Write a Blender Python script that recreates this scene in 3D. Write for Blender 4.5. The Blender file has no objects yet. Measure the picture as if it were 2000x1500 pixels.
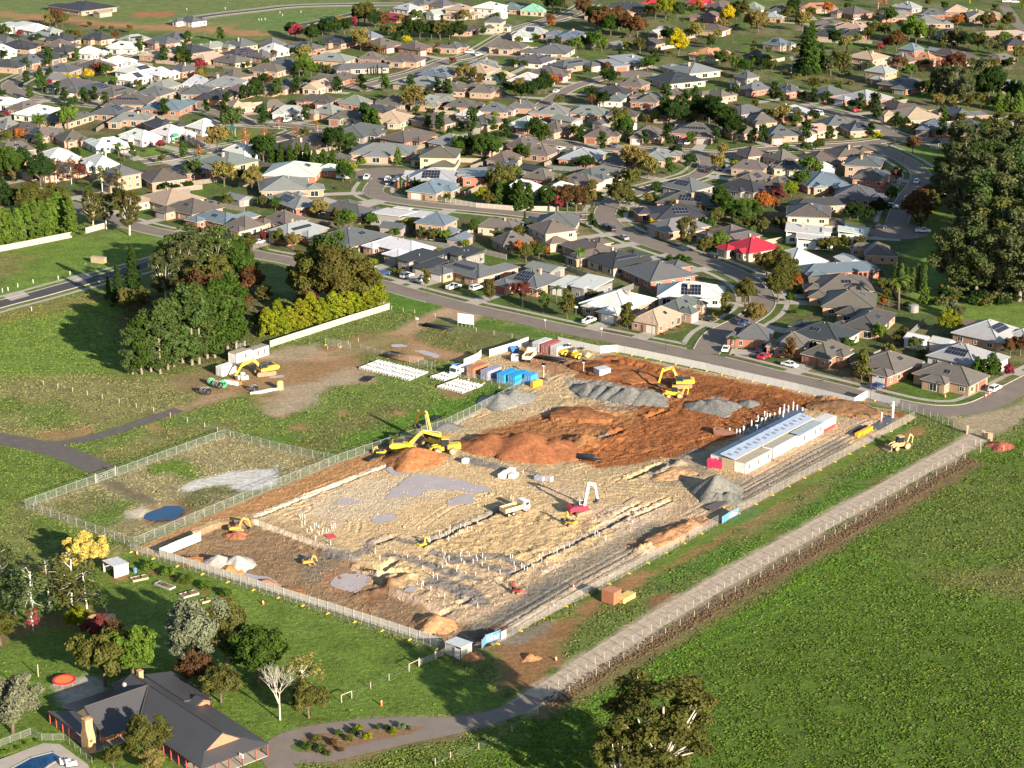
import bpy, math, random
import numpy as np
from mathutils import Vector, Matrix
rnd = random.Random(7)
SC = bpy.context.scene
COL = SC.collection
# ---------------------------------------------------------------- camera, world, sun, exposure
CAM_H, F_PX, HORIZON = 170.0, 3965.0, -570.0
PITCH = math.atan((750 - HORIZON) / F_PX)
cam_data = bpy.data.cameras.new('camera')
cam_data.sensor_width = 36.0
cam_data.lens = 36.0 * F_PX / 2000.0
cam_data.clip_start = 5.0
cam_data.clip_end = 60000.0
cam = bpy.data.objects.new('camera', cam_data)
COL.objects.link(cam)
cam.location = (0, 0, CAM_H)
cam.rotation_euler = (math.pi / 2 - PITCH, 0, 0)
SC.camera = cam
SUN_EL = math.radians(17.5)
SUN_AZ = math.radians(-54.0)          # direction towards the sun, from +x
SUN_DIR = Vector((math.cos(SUN_EL) * math.cos(SUN_AZ), math.cos(SUN_EL) * math.sin(SUN_AZ), math.sin(SUN_EL)))
world = bpy.data.worlds.new('World')
SC.world = world
world.use_nodes = True
wn = world.node_tree.nodes
wl = world.node_tree.links
wn.clear()
sky = wn.new('ShaderNodeTexSky')
sky.sky_type = 'NISHITA'
sky.sun_disc = False
sky.sun_elevation = SUN_EL
sky.sun_rotation = math.pi / 2 - SUN_AZ
sky.altitude = 200
sky.air_density = 1.0
sky.dust_density = 0.6
sky.ozone_density = 1.0
bg = wn.new('ShaderNodeBackground')
bg.inputs['Strength'].default_value = 0.075
wo = wn.new('ShaderNodeOutputWorld')
wl.new(sky.outputs[0], bg.inputs[0])
wl.new(bg.outputs[0], wo.inputs[0])
sun_data = bpy.data.lights.new('sun', 'SUN')
sun_data.energy = 5.0
sun_data.angle = math.radians(0.55)
sun_data.color = (1.0, 0.885, 0.72)
sun = bpy.data.objects.new('sun', sun_data)
COL.objects.link(sun)
sun.rotation_euler = SUN_DIR.to_track_quat('Z', 'Y').to_euler()
sun.location = (200, 0, 400)
SC.view_settings.view_transform = 'Standard'
SC.view_settings.look = 'None'
SC.view_settings.exposure = 1.38
SC.view_settings.gamma = 1.0
SC.render.engine = 'CYCLES'
SC.cycles.max_bounces = 5
SC.cycles.diffuse_bounces = 2
SC.cycles.glossy_bounces = 2
SC.cycles.transmission_bounces = 2
SC.cycles.transparent_max_bounces = 16
SC.cycles.caustics_reflective = False
SC.cycles.caustics_refractive = False
try:
 SC.cycles.use_denoising = True
except Exception:
 pass
SP, CP = math.sin(PITCH), math.cos(PITCH)
def G(px, py, z=0.0):
 u = (px - 1000.0) / F_PX
 v = (750.0 - py) / F_PX
 dy, dz = CP + v * SP, -SP + v * CP
 t = (z - CAM_H) / dz
 return Vector((u * t, dy * t, z))
def P(p):
 dz = p[2] - CAM_H
 zc = p[1] * CP - dz * SP
 yc = p[1] * SP + dz * CP
 return 1000 + F_PX * p[0] / zc, 750 - F_PX * yc / zc
def ppm(py):
 a = G(1000, py)
 return F_PX / math.hypot(a.y, CAM_H)
def height_between(px, py, ty):
 b = G(px, py)
 lo, hi = 0.0, 60.0
 for _ in range(40):
  m = (lo + hi) / 2
  if P((b.x, b.y, m))[1] > ty:
   lo = m
  else:
   hi = m
 return lo
# ---------------------------------------------------------------- things and parts
PENDING = []     # things whose label gets its place words at the end
def thing(name, label, cat, loc, rotz=0.0, group=None, scale=None, place=True):
 o = bpy.data.objects.new(name, None)
 COL.objects.link(o)
 o.empty_display_size = 0.5
 o.location = loc
 o.rotation_euler = (0, 0, rotz)
 if scale is not None:
  o.scale = (scale, scale, scale) if not hasattr(scale, '__len__') else scale
 tag(o, label, cat, group, place)
 return o
def tag(o, label, cat, group=None, place=False):
 o['label'] = label
 o['category'] = cat
 if group:
  o['group'] = group
 if place:
  PENDING.append(o)
 return o
def part(name, me, parent=None, loc=(0, 0, 0), rotz=0.0, color=None, scale=None, rot=None):
 o = bpy.data.objects.new(name, me)
 COL.objects.link(o)
 if parent is not None:
  o.parent = parent
 o.location = loc
 o.rotation_euler = rot if rot is not None else (0, 0, rotz)
 if scale is not None:
  o.scale = (scale, scale, scale) if not hasattr(scale, '__len__') else scale
 if color is not None:
  o.color = (color[0], color[1], color[2], 1.0)
 return o
def struct(o, kind='structure', label=None, cat=None):
 o['kind'] = kind
 if label:
  o['label'] = label
 if cat:
  o['category'] = cat
 return o
def jit(c, a=0.12, r=rnd):
 k = 1 + r.uniform(-a, a)
 return tuple(max(0.004, min(0.85, v * k * (1 + r.uniform(-a * .4, a * .4)))) for v in c)
# ---------------------------------------------------------------- mesh builder
class MB:
 def __init__(self):
  self.v, self.f, self.m = [], [], []
 def add(self, vs, fs, mi=0, M=None):
  b = len(self.v)
  for p in vs:
   p = Vector(p)
   self.v.append(tuple(M @ p) if M is not None else tuple(p))
  for f in fs:
   self.f.append([b + i for i in f])
   self.m.append(mi)
  return self
 def box(self, c, s, mi=0, rz=0.0, M=None, taper=None):
  x, y, z = s[0] / 2, s[1] / 2, s[2] / 2
  t = taper or (1, 1)
  vs = [(-x, -y, -z), (x, -y, -z), (x, y, -z), (-x, y, -z),
              (-x * t[0], -y * t[1], z), (x * t[0], -y * t[1], z), (x * t[0], y * t[1], z), (-x * t[0], y * t[1], z)]
  T = Matrix.Translation(c) @ Matrix.Rotation(rz, 4, 'Z')
  if M is not None:
   T = M @ T
  return self.add(vs, [(0, 3, 2, 1), (4, 5, 6, 7), (0, 1, 5, 4), (1, 2, 6, 5), (2, 3, 7, 6), (3, 0, 4, 7)], mi, T)
 def prism(self, pts, axis, a, b, mi=0, M=None):
  n = len(pts)
  def P3(p, w):
   return {'x': (w, p[0], p[1]), 'y': (p[0], w, p[1]), 'z': (p[0], p[1], w)}[axis]
  vs = [P3(p, a) for p in pts] + [P3(p, b) for p in pts]
  fs = [tuple(range(n))[::-1], tuple(range(n, 2 * n))]
  fs += [(i, (i + 1) % n, n + (i + 1) % n, n + i) for i in range(n)]
  return self.add(vs, fs, mi, M)
 def tube(self, p0, p1, r0, r1=None, n=6, mi=0, caps=True, M=None):
  p0, p1 = Vector(p0), Vector(p1)
  r1 = r0 if r1 is None else r1
  d = (p1 - p0)
  if d.length < 1e-6:
   return self
  d.normalize()
  up = Vector((0, 0, 1)) if abs(d.z) < .9 else Vector((1, 0, 0))
  a = d.cross(up).normalized()
  b = d.cross(a)
  vs = []
  for p, r in ((p0, r0), (p1, r1)):
   for i in range(n):
    t = 2 * math.pi * i / n
    vs.append(p + a * (r * math.cos(t)) + b * (r * math.sin(t)))
  fs = [(i, i + n, (i + 1) % n + n, (i + 1) % n) for i in range(n)]
  if caps:
   fs += [tuple(range(n)), tuple(range(2 * n - 1, n - 1, -1))]
  return self.add(vs, fs, mi, M)
 def ring(self, p0, p1, ro, ri, n=10, mi=0, M=None):
  p0, p1 = Vector(p0), Vector(p1)
  d = (p1 - p0).normalized()
  up = Vector((0, 0, 1)) if abs(d.z) < .9 else Vector((1, 0, 0))
  a = d.cross(up).normalized()
  b = d.cross(a)
  vs = []
  for p, r in ((p0, ro), (p1, ro), (p1, ri), (p0, ri)):
   for i in range(n):
    t = 2 * math.pi * i / n
    vs.append(p + a * (r * math.cos(t)) + b * (r * math.sin(t)))
  fs = []
  for k in range(4):
   A, B = k * n, ((k + 1) % 4) * n
   for i in range(n):
    j = (i + 1) % n
    fs.append((A + i, B + i, B + j, A + j))
  return self.add(vs, fs, mi, M)
 def mesh(self, name, mats, smooth=False):
  me = bpy.data.meshes.new(name)
  me.from_pydata(self.v, [], self.f)
  if not isinstance(mats, (list, tuple)):
   mats = [mats]
  for m in mats:
   me.materials.append(m)
  if len(mats) > 1:
   me.polygons.foreach_set('material_index', self.m)
  if smooth:
   me.polygons.foreach_set('use_smooth', [True] * len(self.f))
  me.update()
  return me
def np_mesh(name, verts, quads, mat, col=None, smooth=True):
 me = bpy.data.meshes.new(name)
 n, k = len(verts), quads.shape[1]
 me.vertices.add(n)
 me.vertices.foreach_set('co', np.asarray(verts, dtype=np.float32).ravel())
 me.loops.add(quads.size)
 me.loops.foreach_set('vertex_index', quads.astype(np.int32).ravel())
 me.polygons.add(len(quads))
 me.polygons.foreach_set('loop_start', np.arange(0, quads.size, k, dtype=np.int32))
 me.polygons.foreach_set('loop_total', np.full(len(quads), k, dtype=np.int32))
 me.polygons.foreach_set('use_smooth', np.full(len(quads), smooth))
 if col is not None:
  a = me.color_attributes.new('Col', 'FLOAT_COLOR', 'POINT')
  a.data.foreach_set('color', np.asarray(col, dtype=np.float32).ravel())
 me.materials.append(mat)
 me.update(calc_edges=True)
 me.validate()
 return me
# ---------------------------------------------------------------- numpy noise and outlines
def vnoise(x, y, s, seed=0):
 x = np.asarray(x) / s + seed * 17.13
 y = np.asarray(y) / s - seed * 9.71
 xi, yi = np.floor(x), np.floor(y)
 fx, fy = x - xi, y - yi
 fx, fy = fx * fx * (3 - 2 * fx), fy * fy * (3 - 2 * fy)
 def h(a, b):
  v = np.sin(a * 127.1 + b * 311.7 + seed * 3.3) * 43758.5453
  return v - np.floor(v)
 return (h(xi, yi) * (1 - fx) + h(xi + 1, yi) * fx) * (1 - fy) + (h(xi, yi + 1) * (1 - fx) + h(xi + 1, yi + 1) * fx) * fy
def fbm(x, y, s, seed=0, o=4):
 t, a, w = 0, 1.0, 0
 for i in range(o):
  t = t + a * vnoise(x, y, s / 2 ** i, seed + i)
  w += a
  a *= .55
 return t / w
def sstep(a, b, x):
 t = np.clip((x - a) / (b - a), 0, 1)
 return t * t * (3 - 2 * t)
def dist_line(X, Y, pts, closed=False):
 d = np.full(X.shape, 1e9)
 n = len(pts)
 for i in range(n if closed else n - 1):
  ax, ay = pts[i][0], pts[i][1]
  bx, by = pts[(i + 1) % n][0], pts[(i + 1) % n][1]
  ex, ey = bx - ax, by - ay
  L = ex * ex + ey * ey + 1e-9
  t = np.clip(((X - ax) * ex + (Y - ay) * ey) / L, 0, 1)
  d = np.minimum(d, np.hypot(X - ax - t * ex, Y - ay - t * ey))
 return d
def inside(X, Y, pts):
 c = np.zeros(X.shape, bool)
 n = len(pts)
 j = n - 1
 for i in range(n):
  xi, yi, xj, yj = pts[i][0], pts[i][1], pts[j][0], pts[j][1]
  k = ((yi > Y) != (yj > Y)) & (X < (xj - xi) * (Y - yi) / ((yj - yi) + 1e-12) + xi)
  c ^= k
  j = i
 return c
def sd_poly(X, Y, pts):
 d = dist_line(X, Y, pts, True)
 return np.where(inside(X, Y, pts), -d, d)
def W2(pxpts):
 return [(G(*p).x, G(*p).y) for p in pxpts]
def smooth_line(pts, step=2.0):
 p = [Vector((q[0], q[1])) for q in pts]
 out = []
 for i in range(len(p) - 1):
  p0, p1, p2, p3 = p[max(i - 1, 0)], p[i], p[i + 1], p[min(i + 2, len(p) - 1)]
  n = max(1, int((p2 - p1).length / step))
  for k in range(n):
   t = k / n
   out.append(0.5 * ((2 * p1) + (p2 - p0) * t + (2 * p0 - 5 * p1 + 4 * p2 - p3) * t * t + (3 * p1 - p0 - 3 * p2 + p3) * t ** 3))
 out.append(p[-1])
 return out
def offset_line(pts, o):
 r = []
 for i, p in enumerate(pts):
  a, b = pts[max(i - 1, 0)], pts[min(i + 1, len(pts) - 1)]
  d = (b - a)
  d = d.normalized() if d.length > 1e-6 else Vector((1, 0))
  r.append(p + Vector((-d.y, d.x)) * o)
 return r
# ---------------------------------------------------------------- materials
def _new(name):
 m = bpy.data.materials.new(name)
 m.use_nodes = True
 nt = m.node_tree
 return m, nt, nt.nodes['Principled BSDF']
def nd(nt, t, **kw):
 n = nt.nodes.new(t)
 for k, v in kw.items():
  if k in n.inputs:
   n.inputs[k].default_value = v
  else:
   setattr(n, k, v)
 return n
def vary(nt, src, amount, scale, seed=0.0, detail=3.0, coord='Object'):
 tc = nd(nt, 'ShaderNodeTexCoord')
 no = nd(nt, 'ShaderNodeTexNoise', Scale=scale, Detail=detail, Roughness=0.6)
 nt.links.new(tc.outputs[coord], no.inputs['Vector'])
 mr = nd(nt, 'ShaderNodeMapRange')
 mr.inputs[1].default_value = 0.25
 mr.inputs[2].default_value = 0.75
 mr.inputs[3].default_value = 1 - amount
 mr.inputs[4].default_value = 1 + amount
 nt.links.new(no.outputs[0], mr.inputs[0])
 mx = nd(nt, 'ShaderNodeVectorMath', operation='SCALE')
 nt.links.new(src, mx.inputs[0])
 nt.links.new(mr.outputs[0], mx.inputs['Scale'])
 return mx.outputs[0], no
def mat_plain(name, c, rough=0.7, metal=0.0, var=0.12, scale=0.6, bump=0.0, bscale=8.0, spec=0.35, coord='Object'):
 m, nt, b = _new(name)
 rgb = nd(nt, 'ShaderNodeRGB')
 rgb.outputs[0].default_value = (c[0], c[1], c[2], 1)
 o, no = vary(nt, rgb.outputs[0], var, scale, coord=coord)
 nt.links.new(o, b.inputs['Base Color'])
 b.inputs['Roughness'].default_value = rough
 b.inputs['Metallic'].default_value = metal
 b.inputs['Specular IOR Level'].default_value = spec
 if bump:
  add_bump(nt, b, bscale, bump, coord)
 return m
def add_bump(nt, b, scale, dist, coord='Object', detail=4.0):
 tc = nd(nt, 'ShaderNodeTexCoord')
 n2 = nd(nt, 'ShaderNodeTexNoise', Scale=scale, Detail=detail, Roughness=0.65)
 nt.links.new(tc.outputs[coord], n2.inputs['Vector'])
 bp = nd(nt, 'ShaderNodeBump', Strength=1.0, Distance=dist)
 nt.links.new(n2.outputs[0], bp.inputs['Height'])
 nt.links.new(bp.outputs[0], b.inputs['Normal'])
def mat_obj(name, rough=0.7, metal=0.0, var=0.1, scale=0.5, spec=0.35, bump=0.0, bscale=6.0, stripes=0.0):
 m, nt, b = _new(name)
 oi = nd(nt, 'ShaderNodeObjectInfo')
 o, no = vary(nt, oi.outputs['Color'], var, scale)
 nt.links.new(o, b.inputs['Base Color'])
 b.inputs['Roughness'].default_value = rough
 b.inputs['Metallic'].default_value = metal
 b.inputs['Specular IOR Level'].default_value = spec
 if bump:
  add_bump(nt, b, bscale, bump)
 return m
def mat_leaf(name='leaf', trans=0.30):
 m = bpy.data.materials.new(name)
 m.use_nodes = True
 nt = m.node_tree
 nt.nodes.clear()
 oi = nd(nt, 'ShaderNodeObjectInfo')
 tc = nd(nt, 'ShaderNodeTexCoord')
 no = nd(nt, 'ShaderNodeTexNoise', Scale=0.55, Detail=4.0, Roughness=0.7)
 nt.links.new(tc.outputs['Object'], no.inputs['Vector'])
 mr = nd(nt, 'ShaderNodeMapRange')
 for i, v in enumerate((0.3, 0.7, 0.55, 1.5)):
  mr.inputs[i + 1].default_value = v
 nt.links.new(no.outputs[0], mr.inputs[0])
 hs = nd(nt, 'ShaderNodeHueSaturation')
 nt.links.new(oi.outputs['Color'], hs.inputs['Color'])
 nt.links.new(mr.outputs[0], hs.inputs['Value'])
 mr2 = nd(nt, 'ShaderNodeMapRange')
 for i, v in enumerate((0.2, 0.8, 0.47, 0.525)):
  mr2.inputs[i + 1].default_value = v
 n2 = nd(nt, 'ShaderNodeTexNoise', Scale=1.7, Detail=2.0)
 nt.links.new(tc.outputs['Object'], n2.inputs['Vector'])
 nt.links.new(n2.outputs[0], mr2.inputs[0])
 nt.links.new(mr2.outputs[0], hs.inputs['Hue'])
 d = nd(nt, 'ShaderNodeBsdfDiffuse')
 t = nd(nt, 'ShaderNodeBsdfTranslucent')
 nt.links.new(hs.outputs[0], d.inputs[0])
 nt.links.new(hs.outputs[0], t.inputs[0])
 mx = nd(nt, 'ShaderNodeMixShader')
 mx.inputs[0].default_value = trans
 nt.links.new(d.outputs[0], mx.inputs[1])
 nt.links.new(t.outputs[0], mx.inputs[2])
 out = nd(nt, 'ShaderNodeOutputMaterial')
 nt.links.new(mx.outputs[0], out.inputs[0])
 return m
def mat_see_through(name, c, cover):
 m = bpy.data.materials.new(name)
 m.use_nodes = True
 nt = m.node_tree
 nt.nodes.clear()
 tr = nd(nt, 'ShaderNodeBsdfTransparent')
 d = nd(nt, 'ShaderNodeBsdfDiffuse')
 d.inputs[0].default_value = (*c, 1)
 mx = nd(nt, 'ShaderNodeMixShader')
 mx.inputs[0].default_value = cover
 nt.links.new(tr.outputs[0], mx.inputs[1])
 nt.links.new(d.outputs[0], mx.inputs[2])
 out = nd(nt, 'ShaderNodeOutputMaterial')
 nt.links.new(mx.outputs[0], out.inputs[0])
 return m
def mat_vcol(name, grass=True):
 m, nt, b = _new(name)
 at = nd(nt, 'ShaderNodeAttribute', attribute_name='Col')
 ge = nd(nt, 'ShaderNodeNewGeometry')
 L = nt.links.new
 def noise(scale, det=3.0, rough=0.6):
  n = nd(nt, 'ShaderNodeTexNoise', Scale=scale, Detail=det, Roughness=rough)
  L(ge.outputs['Position'], n.inputs['Vector'])
  return n
 def rng(src, a, b_, c, d):
  r = nd(nt, 'ShaderNodeMapRange')
  for i, v in enumerate((a, b_, c, d)):
   r.inputs[i + 1].default_value = v
  L(src, r.inputs[0])
  return r.outputs[0]
 n1, n2, n3 = noise(0.16), noise(0.9, 4.0, 0.7), noise(3.2, 2.0)
 mul = nd(nt, 'ShaderNodeMath', operation='MULTIPLY')
 L(rng(n1.outputs[0], .3, .7, .78, 1.22), mul.inputs[0])
 L(rng(n2.outputs[0], .3, .7, .62, 1.38), mul.inputs[1])
 mul2 = nd(nt, 'ShaderNodeMath', operation='MULTIPLY')
 L(mul.outputs[0], mul2.inputs[0])
 L(rng(n3.outputs[0], .3, .7, .7, 1.3), mul2.inputs[1])
 mulS = nd(nt, 'ShaderNodeMath', operation='MULTIPLY')
 L(rng(n1.outputs[0], .3, .7, .88, 1.12), mulS.inputs[0])
 L(rng(n2.outputs[0], .3, .7, .72, 1.28), mulS.inputs[1])
 fac = nd(nt, 'ShaderNodeMix')
 L(at.outputs['Alpha'], fac.inputs[0])
 L(mulS.outputs[0], fac.inputs[2])
 L(mul2.outputs[0], fac.inputs[3])
 sc = nd(nt, 'ShaderNodeVectorMath', operation='SCALE')
 L(at.outputs['Color'], sc.inputs[0])
 L(fac.outputs[0], sc.inputs['Scale'])
 n5 = noise(7.0, 3.0, 0.7)
 fine = nd(nt, 'ShaderNodeVectorMath', operation='SCALE')
 L(sc.outputs[0], fine.inputs[0])
 L(rng(n5.outputs[0], .3, .7, .78, 1.22), fine.inputs['Scale'])
 sc = fine
 st = nd(nt, 'ShaderNodeMix', data_type='RGBA')
 n4 = noise(1.6, 5.0, 0.75)
 sp = nd(nt, 'ShaderNodeMath', operation='MULTIPLY')
 L(rng(n4.outputs[0], .56, .72, 0, .55), sp.inputs[0])
 L(at.outputs['Alpha'], sp.inputs[1])
 L(sp.outputs[0], st.inputs[0])
 L(sc.outputs[0], st.inputs[6])
 st.inputs[7].default_value = (0.17, 0.15, 0.06, 1)
 L(st.outputs[2], b.inputs['Base Color'])
 b.inputs['Roughness'].default_value = 0.95
 b.inputs['Specular IOR Level'].default_value = 0.1
 bp = nd(nt, 'ShaderNodeBump', Strength=1.0)
 hm = nd(nt, 'ShaderNodeMath', operation='ADD')
 L(n2.outputs[0], hm.inputs[0])
 h3 = nd(nt, 'ShaderNodeMath', operation='MULTIPLY')
 L(n3.outputs[0], h3.inputs[0])
 h3.inputs[1].default_value = 0.5
 L(h3.outputs[0], hm.inputs[1])
 h5 = nd(nt, 'ShaderNodeMath', operation='MULTIPLY_ADD')
 L(n5.outputs[0], h5.inputs[0])
 h5.inputs[1].default_value = 0.3
 L(hm.outputs[0], h5.inputs[2])
 L(h5.outputs[0], bp.inputs['Height'])
 L(rng(at.outputs['Alpha'], 0, 1, 0.16, 0.34), bp.inputs['Distance'])
 L(bp.outputs[0], b.inputs['Normal'])
 return m
M = {}
M['ground'] = mat_vcol('ground_soil_and_grass')
M['asphalt'] = mat_plain('asphalt', (0.185, 0.150, 0.124), .9, var=.14, scale=.25, bump=.01, bscale=30)
M['asphalt_new'] = mat_plain('asphalt_new', (0.062, 0.056, 0.062), .85, var=.12, scale=.3)
M['concrete'] = mat_plain('concrete', (0.36, 0.32, 0.27), .9, var=.14, scale=.4)
M['kerb'] = mat_plain('kerb_concrete', (0.38, 0.34, 0.29), .9, var=.1, scale=.5)
M['gravel_drive'] = mat_plain('gravel_drive', (0.40, 0.32, 0.235), .95, var=.3, scale=.8, bump=.05, bscale=5)
M['gravel_dark'] = mat_plain('gravel_dark', (0.105, 0.09, 0.082), .95, var=.2, scale=.5, bump=.05, bscale=5)
M['drive'] = mat_plain('drive_seal', (0.19, 0.155, 0.13), .9, var=.12, scale=.3, bump=.01, bscale=20)
M['roof'] = mat_obj('roof_tiles', .62, var=.1, scale=.5, spec=.4, bump=.02, bscale=5)
M['wall'] = mat_obj('wall_brick', .85, var=.1, scale=1.2, bump=.01, bscale=6)
M['trim'] = mat_obj('trim_paint', .6, var=.05)
M['paint'] = mat_obj('machine_paint', .5, var=.2, scale=1.2, spec=.5)
M['carpaint'] = mat_obj('car_paint', .25, var=.02, spec=.6)
M['wood'] = mat_obj('fence_boards', .9, var=.25, scale=1.0)
M['soil'] = mat_obj('heap_soil', .97, var=.34, scale=1.3, spec=.1, bump=.22, bscale=2.6)
M['leaf'] = mat_leaf()
M['bark'] = mat_obj('bark', .9, var=.3, scale=1.5)
M['pane'] = mat_plain('window_glass', (0.02, 0.025, 0.03), .08, var=.0, spec=.6)
M['frame'] = mat_plain('window_frame', (0.62, 0.60, 0.56), .6, var=.04)
M['solar'] = mat_plain('solar_glass', (0.012, 0.015, 0.026), .16, var=.1, spec=.5)
M['solar_edge'] = mat_plain('solar_frame', (0.28, 0.29, 0.31), .5, var=.0)
M['black'] = mat_plain('black_rubber', (0.014, 0.014, 0.015), .75, var=.1)
M['blackpipe'] = mat_plain('black_plastic_pipe', (0.012, 0.012, 0.014), .4, var=.1)
M['white'] = mat_plain('white_paint', (0.78, 0.77, 0.74), .55, var=.05)
M['pvc'] = mat_plain('white_pipe_plastic', (0.58, 0.56, 0.53), .5, var=.06)
M['steel'] = mat_plain('galvanised_steel', (0.34, 0.34, 0.33), .55, metal=.1, var=.1)
M['darksteel'] = mat_plain('dark_steel', (0.05, 0.047, 0.045), .6, var=.15)
M['yellow'] = mat_plain('yellow_plastic', (0.72, 0.50, 0.03), .5, var=.08)
M['timber'] = mat_plain('timber', (0.42, 0.32, 0.20), .85, var=.2, scale=2)
M['post'] = mat_plain('weathered_post', (0.40, 0.34, 0.26), .9, var=.2, scale=2)
M['mesh'] = mat_see_through('chain_link', (0.34, 0.38, 0.36), .06)
M['mesh2'] = mat_see_through('temporary_fence_wire', (0.42, 0.41, 0.39), .07)
M['shade'] = mat_see_through('grey_shade_cloth', (0.56, 0.55, 0.53), .93)
M['water'] = mat_plain('pond_water', (0.010, 0.05, 0.11), .06, var=.05, spec=.5)
M['pool'] = mat_plain('pool_water', (0.01, 0.06, 0.16), .05, var=.2, scale=.5, spec=.5)
M['puddle'] = mat_plain('muddy_puddle', (0.40, 0.33, 0.30), .14, var=.12, scale=.2, spec=.5)
M['tread'] = mat_plain('muddy_track', (0.26, 0.19, 0.12), .9, var=.35, scale=2.5)
M['redmark'] = mat_plain('red_plastic', (0.55, 0.03, 0.05), .5, var=.05)
M['orange'] = mat_plain('orange_plastic', (0.80, 0.20, 0.05), .5, var=.05)
M['brick'] = mat_plain('brick_red', (0.42, 0.17, 0.10), .9, var=.2, scale=2.0)
M['blue'] = mat_plain('blue_paint', (0.02, 0.12, 0.32), .5, var=.1)
M['banner'] = mat_plain('blue_banner', (0.10, 0.24, 0.38), .6, var=.1)
M['red'] = mat_plain('red_paint', (0.60, 0.03, 0.06), .5, var=.08)
M['dirt'] = mat_plain('garden_soil', (0.20, 0.115, 0.065), .97, var=.3, scale=1.5, bump=.05, bscale=4)
M['plastic_green'] = mat_plain('green_plastic', (0.03, 0.42, 0.14), .5, var=.15)
# ---------------------------------------------------------------- outlines, in photo pixels on the ground
SITE_PX = [(258, 1073), (450, 990), (660, 904), (870, 834), (1005, 765), (1032, 742), (905, 738), (940, 702), (1040, 667), (1130, 682),
           (1200, 691), (1440, 738), (1690, 793), (1745, 801), (1790, 815), (1400, 1022), (1200, 1128), (962, 1262), (892, 1276), (600, 1180), (310, 1090)]
SITE = W2(SITE_PX)
PADDOCK = W2([(1060, 1372), (1500, 1118), (1905, 888), (2000, 850), (2300, 900), (2300, 1700), (560, 1700), (760, 1500), (940, 1440)])
ROADS = {  # name: (photo points of the centre line, width, material)
 'main_road': ([(40, 372), (130, 400), (200, 423), (270, 444), (340, 460), (430, 480), (500, 497), (575, 512), (720, 549), (800, 572), (900, 598), (1000, 620), (1100, 642), (1200, 662), (1300, 682), (1400, 704), (1500, 729), (1600, 752), (1700, 777), (1780, 795), (1850, 802), (1920, 793), (2000, 752), (2100, 700)], 7.6, 'asphalt'),
 'winding_street': ([(1378, 690), (1400, 655), (1450, 628), (1480, 608), (1490, 586), (1478, 562), (1448, 540), (1400, 519), (1345, 500), (1275, 477), (1225, 457), (1190, 436), (1182, 415), (1200, 392), (1245, 375), (1300, 360), (1362, 342), (1385, 320), (1375, 300)], 7.4, 'asphalt'),
 'court_street': ([(1184, 424), (1125, 424), (1050, 421), (985, 414), (925, 408), (850, 401), (785, 393), (745, 385), (728, 374), (738, 356), (748, 343)], 7.2, 'asphalt'),
 'cross_street': ([(1010, 268), (1060, 276), (1125, 285), (1190, 290), (1260, 293), (1330, 297), (1420, 301), (1500, 291), (1600, 286), (1680, 281), (1735, 274)], 7.4, 'asphalt'),
 'crescent': ([(1560, 208), (1590, 214), (1625, 220), (1675, 235), (1712, 252), (1750, 267), (1812, 275), (1860, 277)], 7.2, 'asphalt'),
 'creek_street': ([(1700, 283), (1735, 297), (1775, 318), (1798, 340), (1792, 362), (1775, 385), (1762, 408), (1752, 436), (1752, 456)], 7.4, 'asphalt'),
 'hill_court': ([(1050, 213), (1062, 204), (1087, 187), (1125, 168), (1180, 152), (1228, 146)], 7.0, 'asphalt'),
 'upper_street': ([(690, 176), (725, 165), (770, 152), (817, 140), (875, 118), (925, 107), (1010, 60), (1087, 37), (1122, 24), (1150, 8)], 7.0, 'asphalt'),
 'park_street': ([(640, 253), (600, 250), (562, 245), (500, 242), (462, 237), (425, 219), (375, 215), (275, 212), (200, 205), (112, 194), (62, 190), (32, 180), (18, 167), (40, 153), (80, 139), (160, 125), (250, 104), (300, 96)], 7.2, 'asphalt'),
 'loop_street': ([(600, 252), (570, 264), (540, 273), (490, 279), (420, 292), (360, 303), (320, 311), (275, 316)], 7.0, 'asphalt'),
 'ridge_street': ([(1560, 60), (1590, 50), (1620, 40), (1640, 46), (1600, 52), (1580, 58)], 7.0, 'asphalt'),
 'far_street': ([(1960, 10), (1975, 30), (1990, 50), (2040, 80)], 7.0, 'asphalt'),
 'new_estate_road': ([(350, 43), (400, 32), (500, 20), (575, 12), (680, 9), (790, 8)], 7.0, 'asphalt_new'),
 'new_side_road': ([(590, 48), (640, 38), (690, 27), (730, 16)], 7.0, 'asphalt_new'),
 'new_court_road': ([(-60, 612), (0, 594), (70, 576), (142, 556), (225, 535), (290, 517), (345, 500)], 6.6, 'asphalt_new'),
}
RL = {k: smooth_line(W2(v[0]), 2.0) for k, v in ROADS.items()}
BOWLS = [('court_bowl', (752, 341), 12.5), ('hill_court_bowl', (1232, 145), 11.0), ('creek_court_bowl', (1752, 452), 11.0)]
# ---------------------------------------------------------------- the ground sheet
def axis(lo, hi, fine_lo, fine_hi, step, grow):
 a = list(np.arange(fine_lo, fine_hi + step, step))
 s, x = step, a[-1]
 while x < hi:
  s *= grow
  x += s
  a.append(x)
 s, x, b = step, a[0], []
 while x > lo:
  s *= grow
  x -= s
  b.append(x)
 return np.array(b[::-1] + a)
GX = axis(-30000, 30000, -175, 185, 1.0, 1.035)
GY = axis(-2000, 30000, 300, 640, 1.0, 1.018)
XX, YY = np.meshgrid(GX, GY)
C = np.zeros(XX.shape + (4,))
nz_big = fbm(XX, YY, 26, 1)
nz_mid = fbm(XX, YY, 7, 5)
nz_sm = fbm(XX, YY, 2.6, 9)
def paint(col, mask, grass=None):
 for i in range(3):
  C[..., i] = C[..., i] * (1 - mask) + col[i] * mask
 if grass is not None:
  C[..., 3] = C[..., 3] * (1 - mask) + grass * mask
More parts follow.
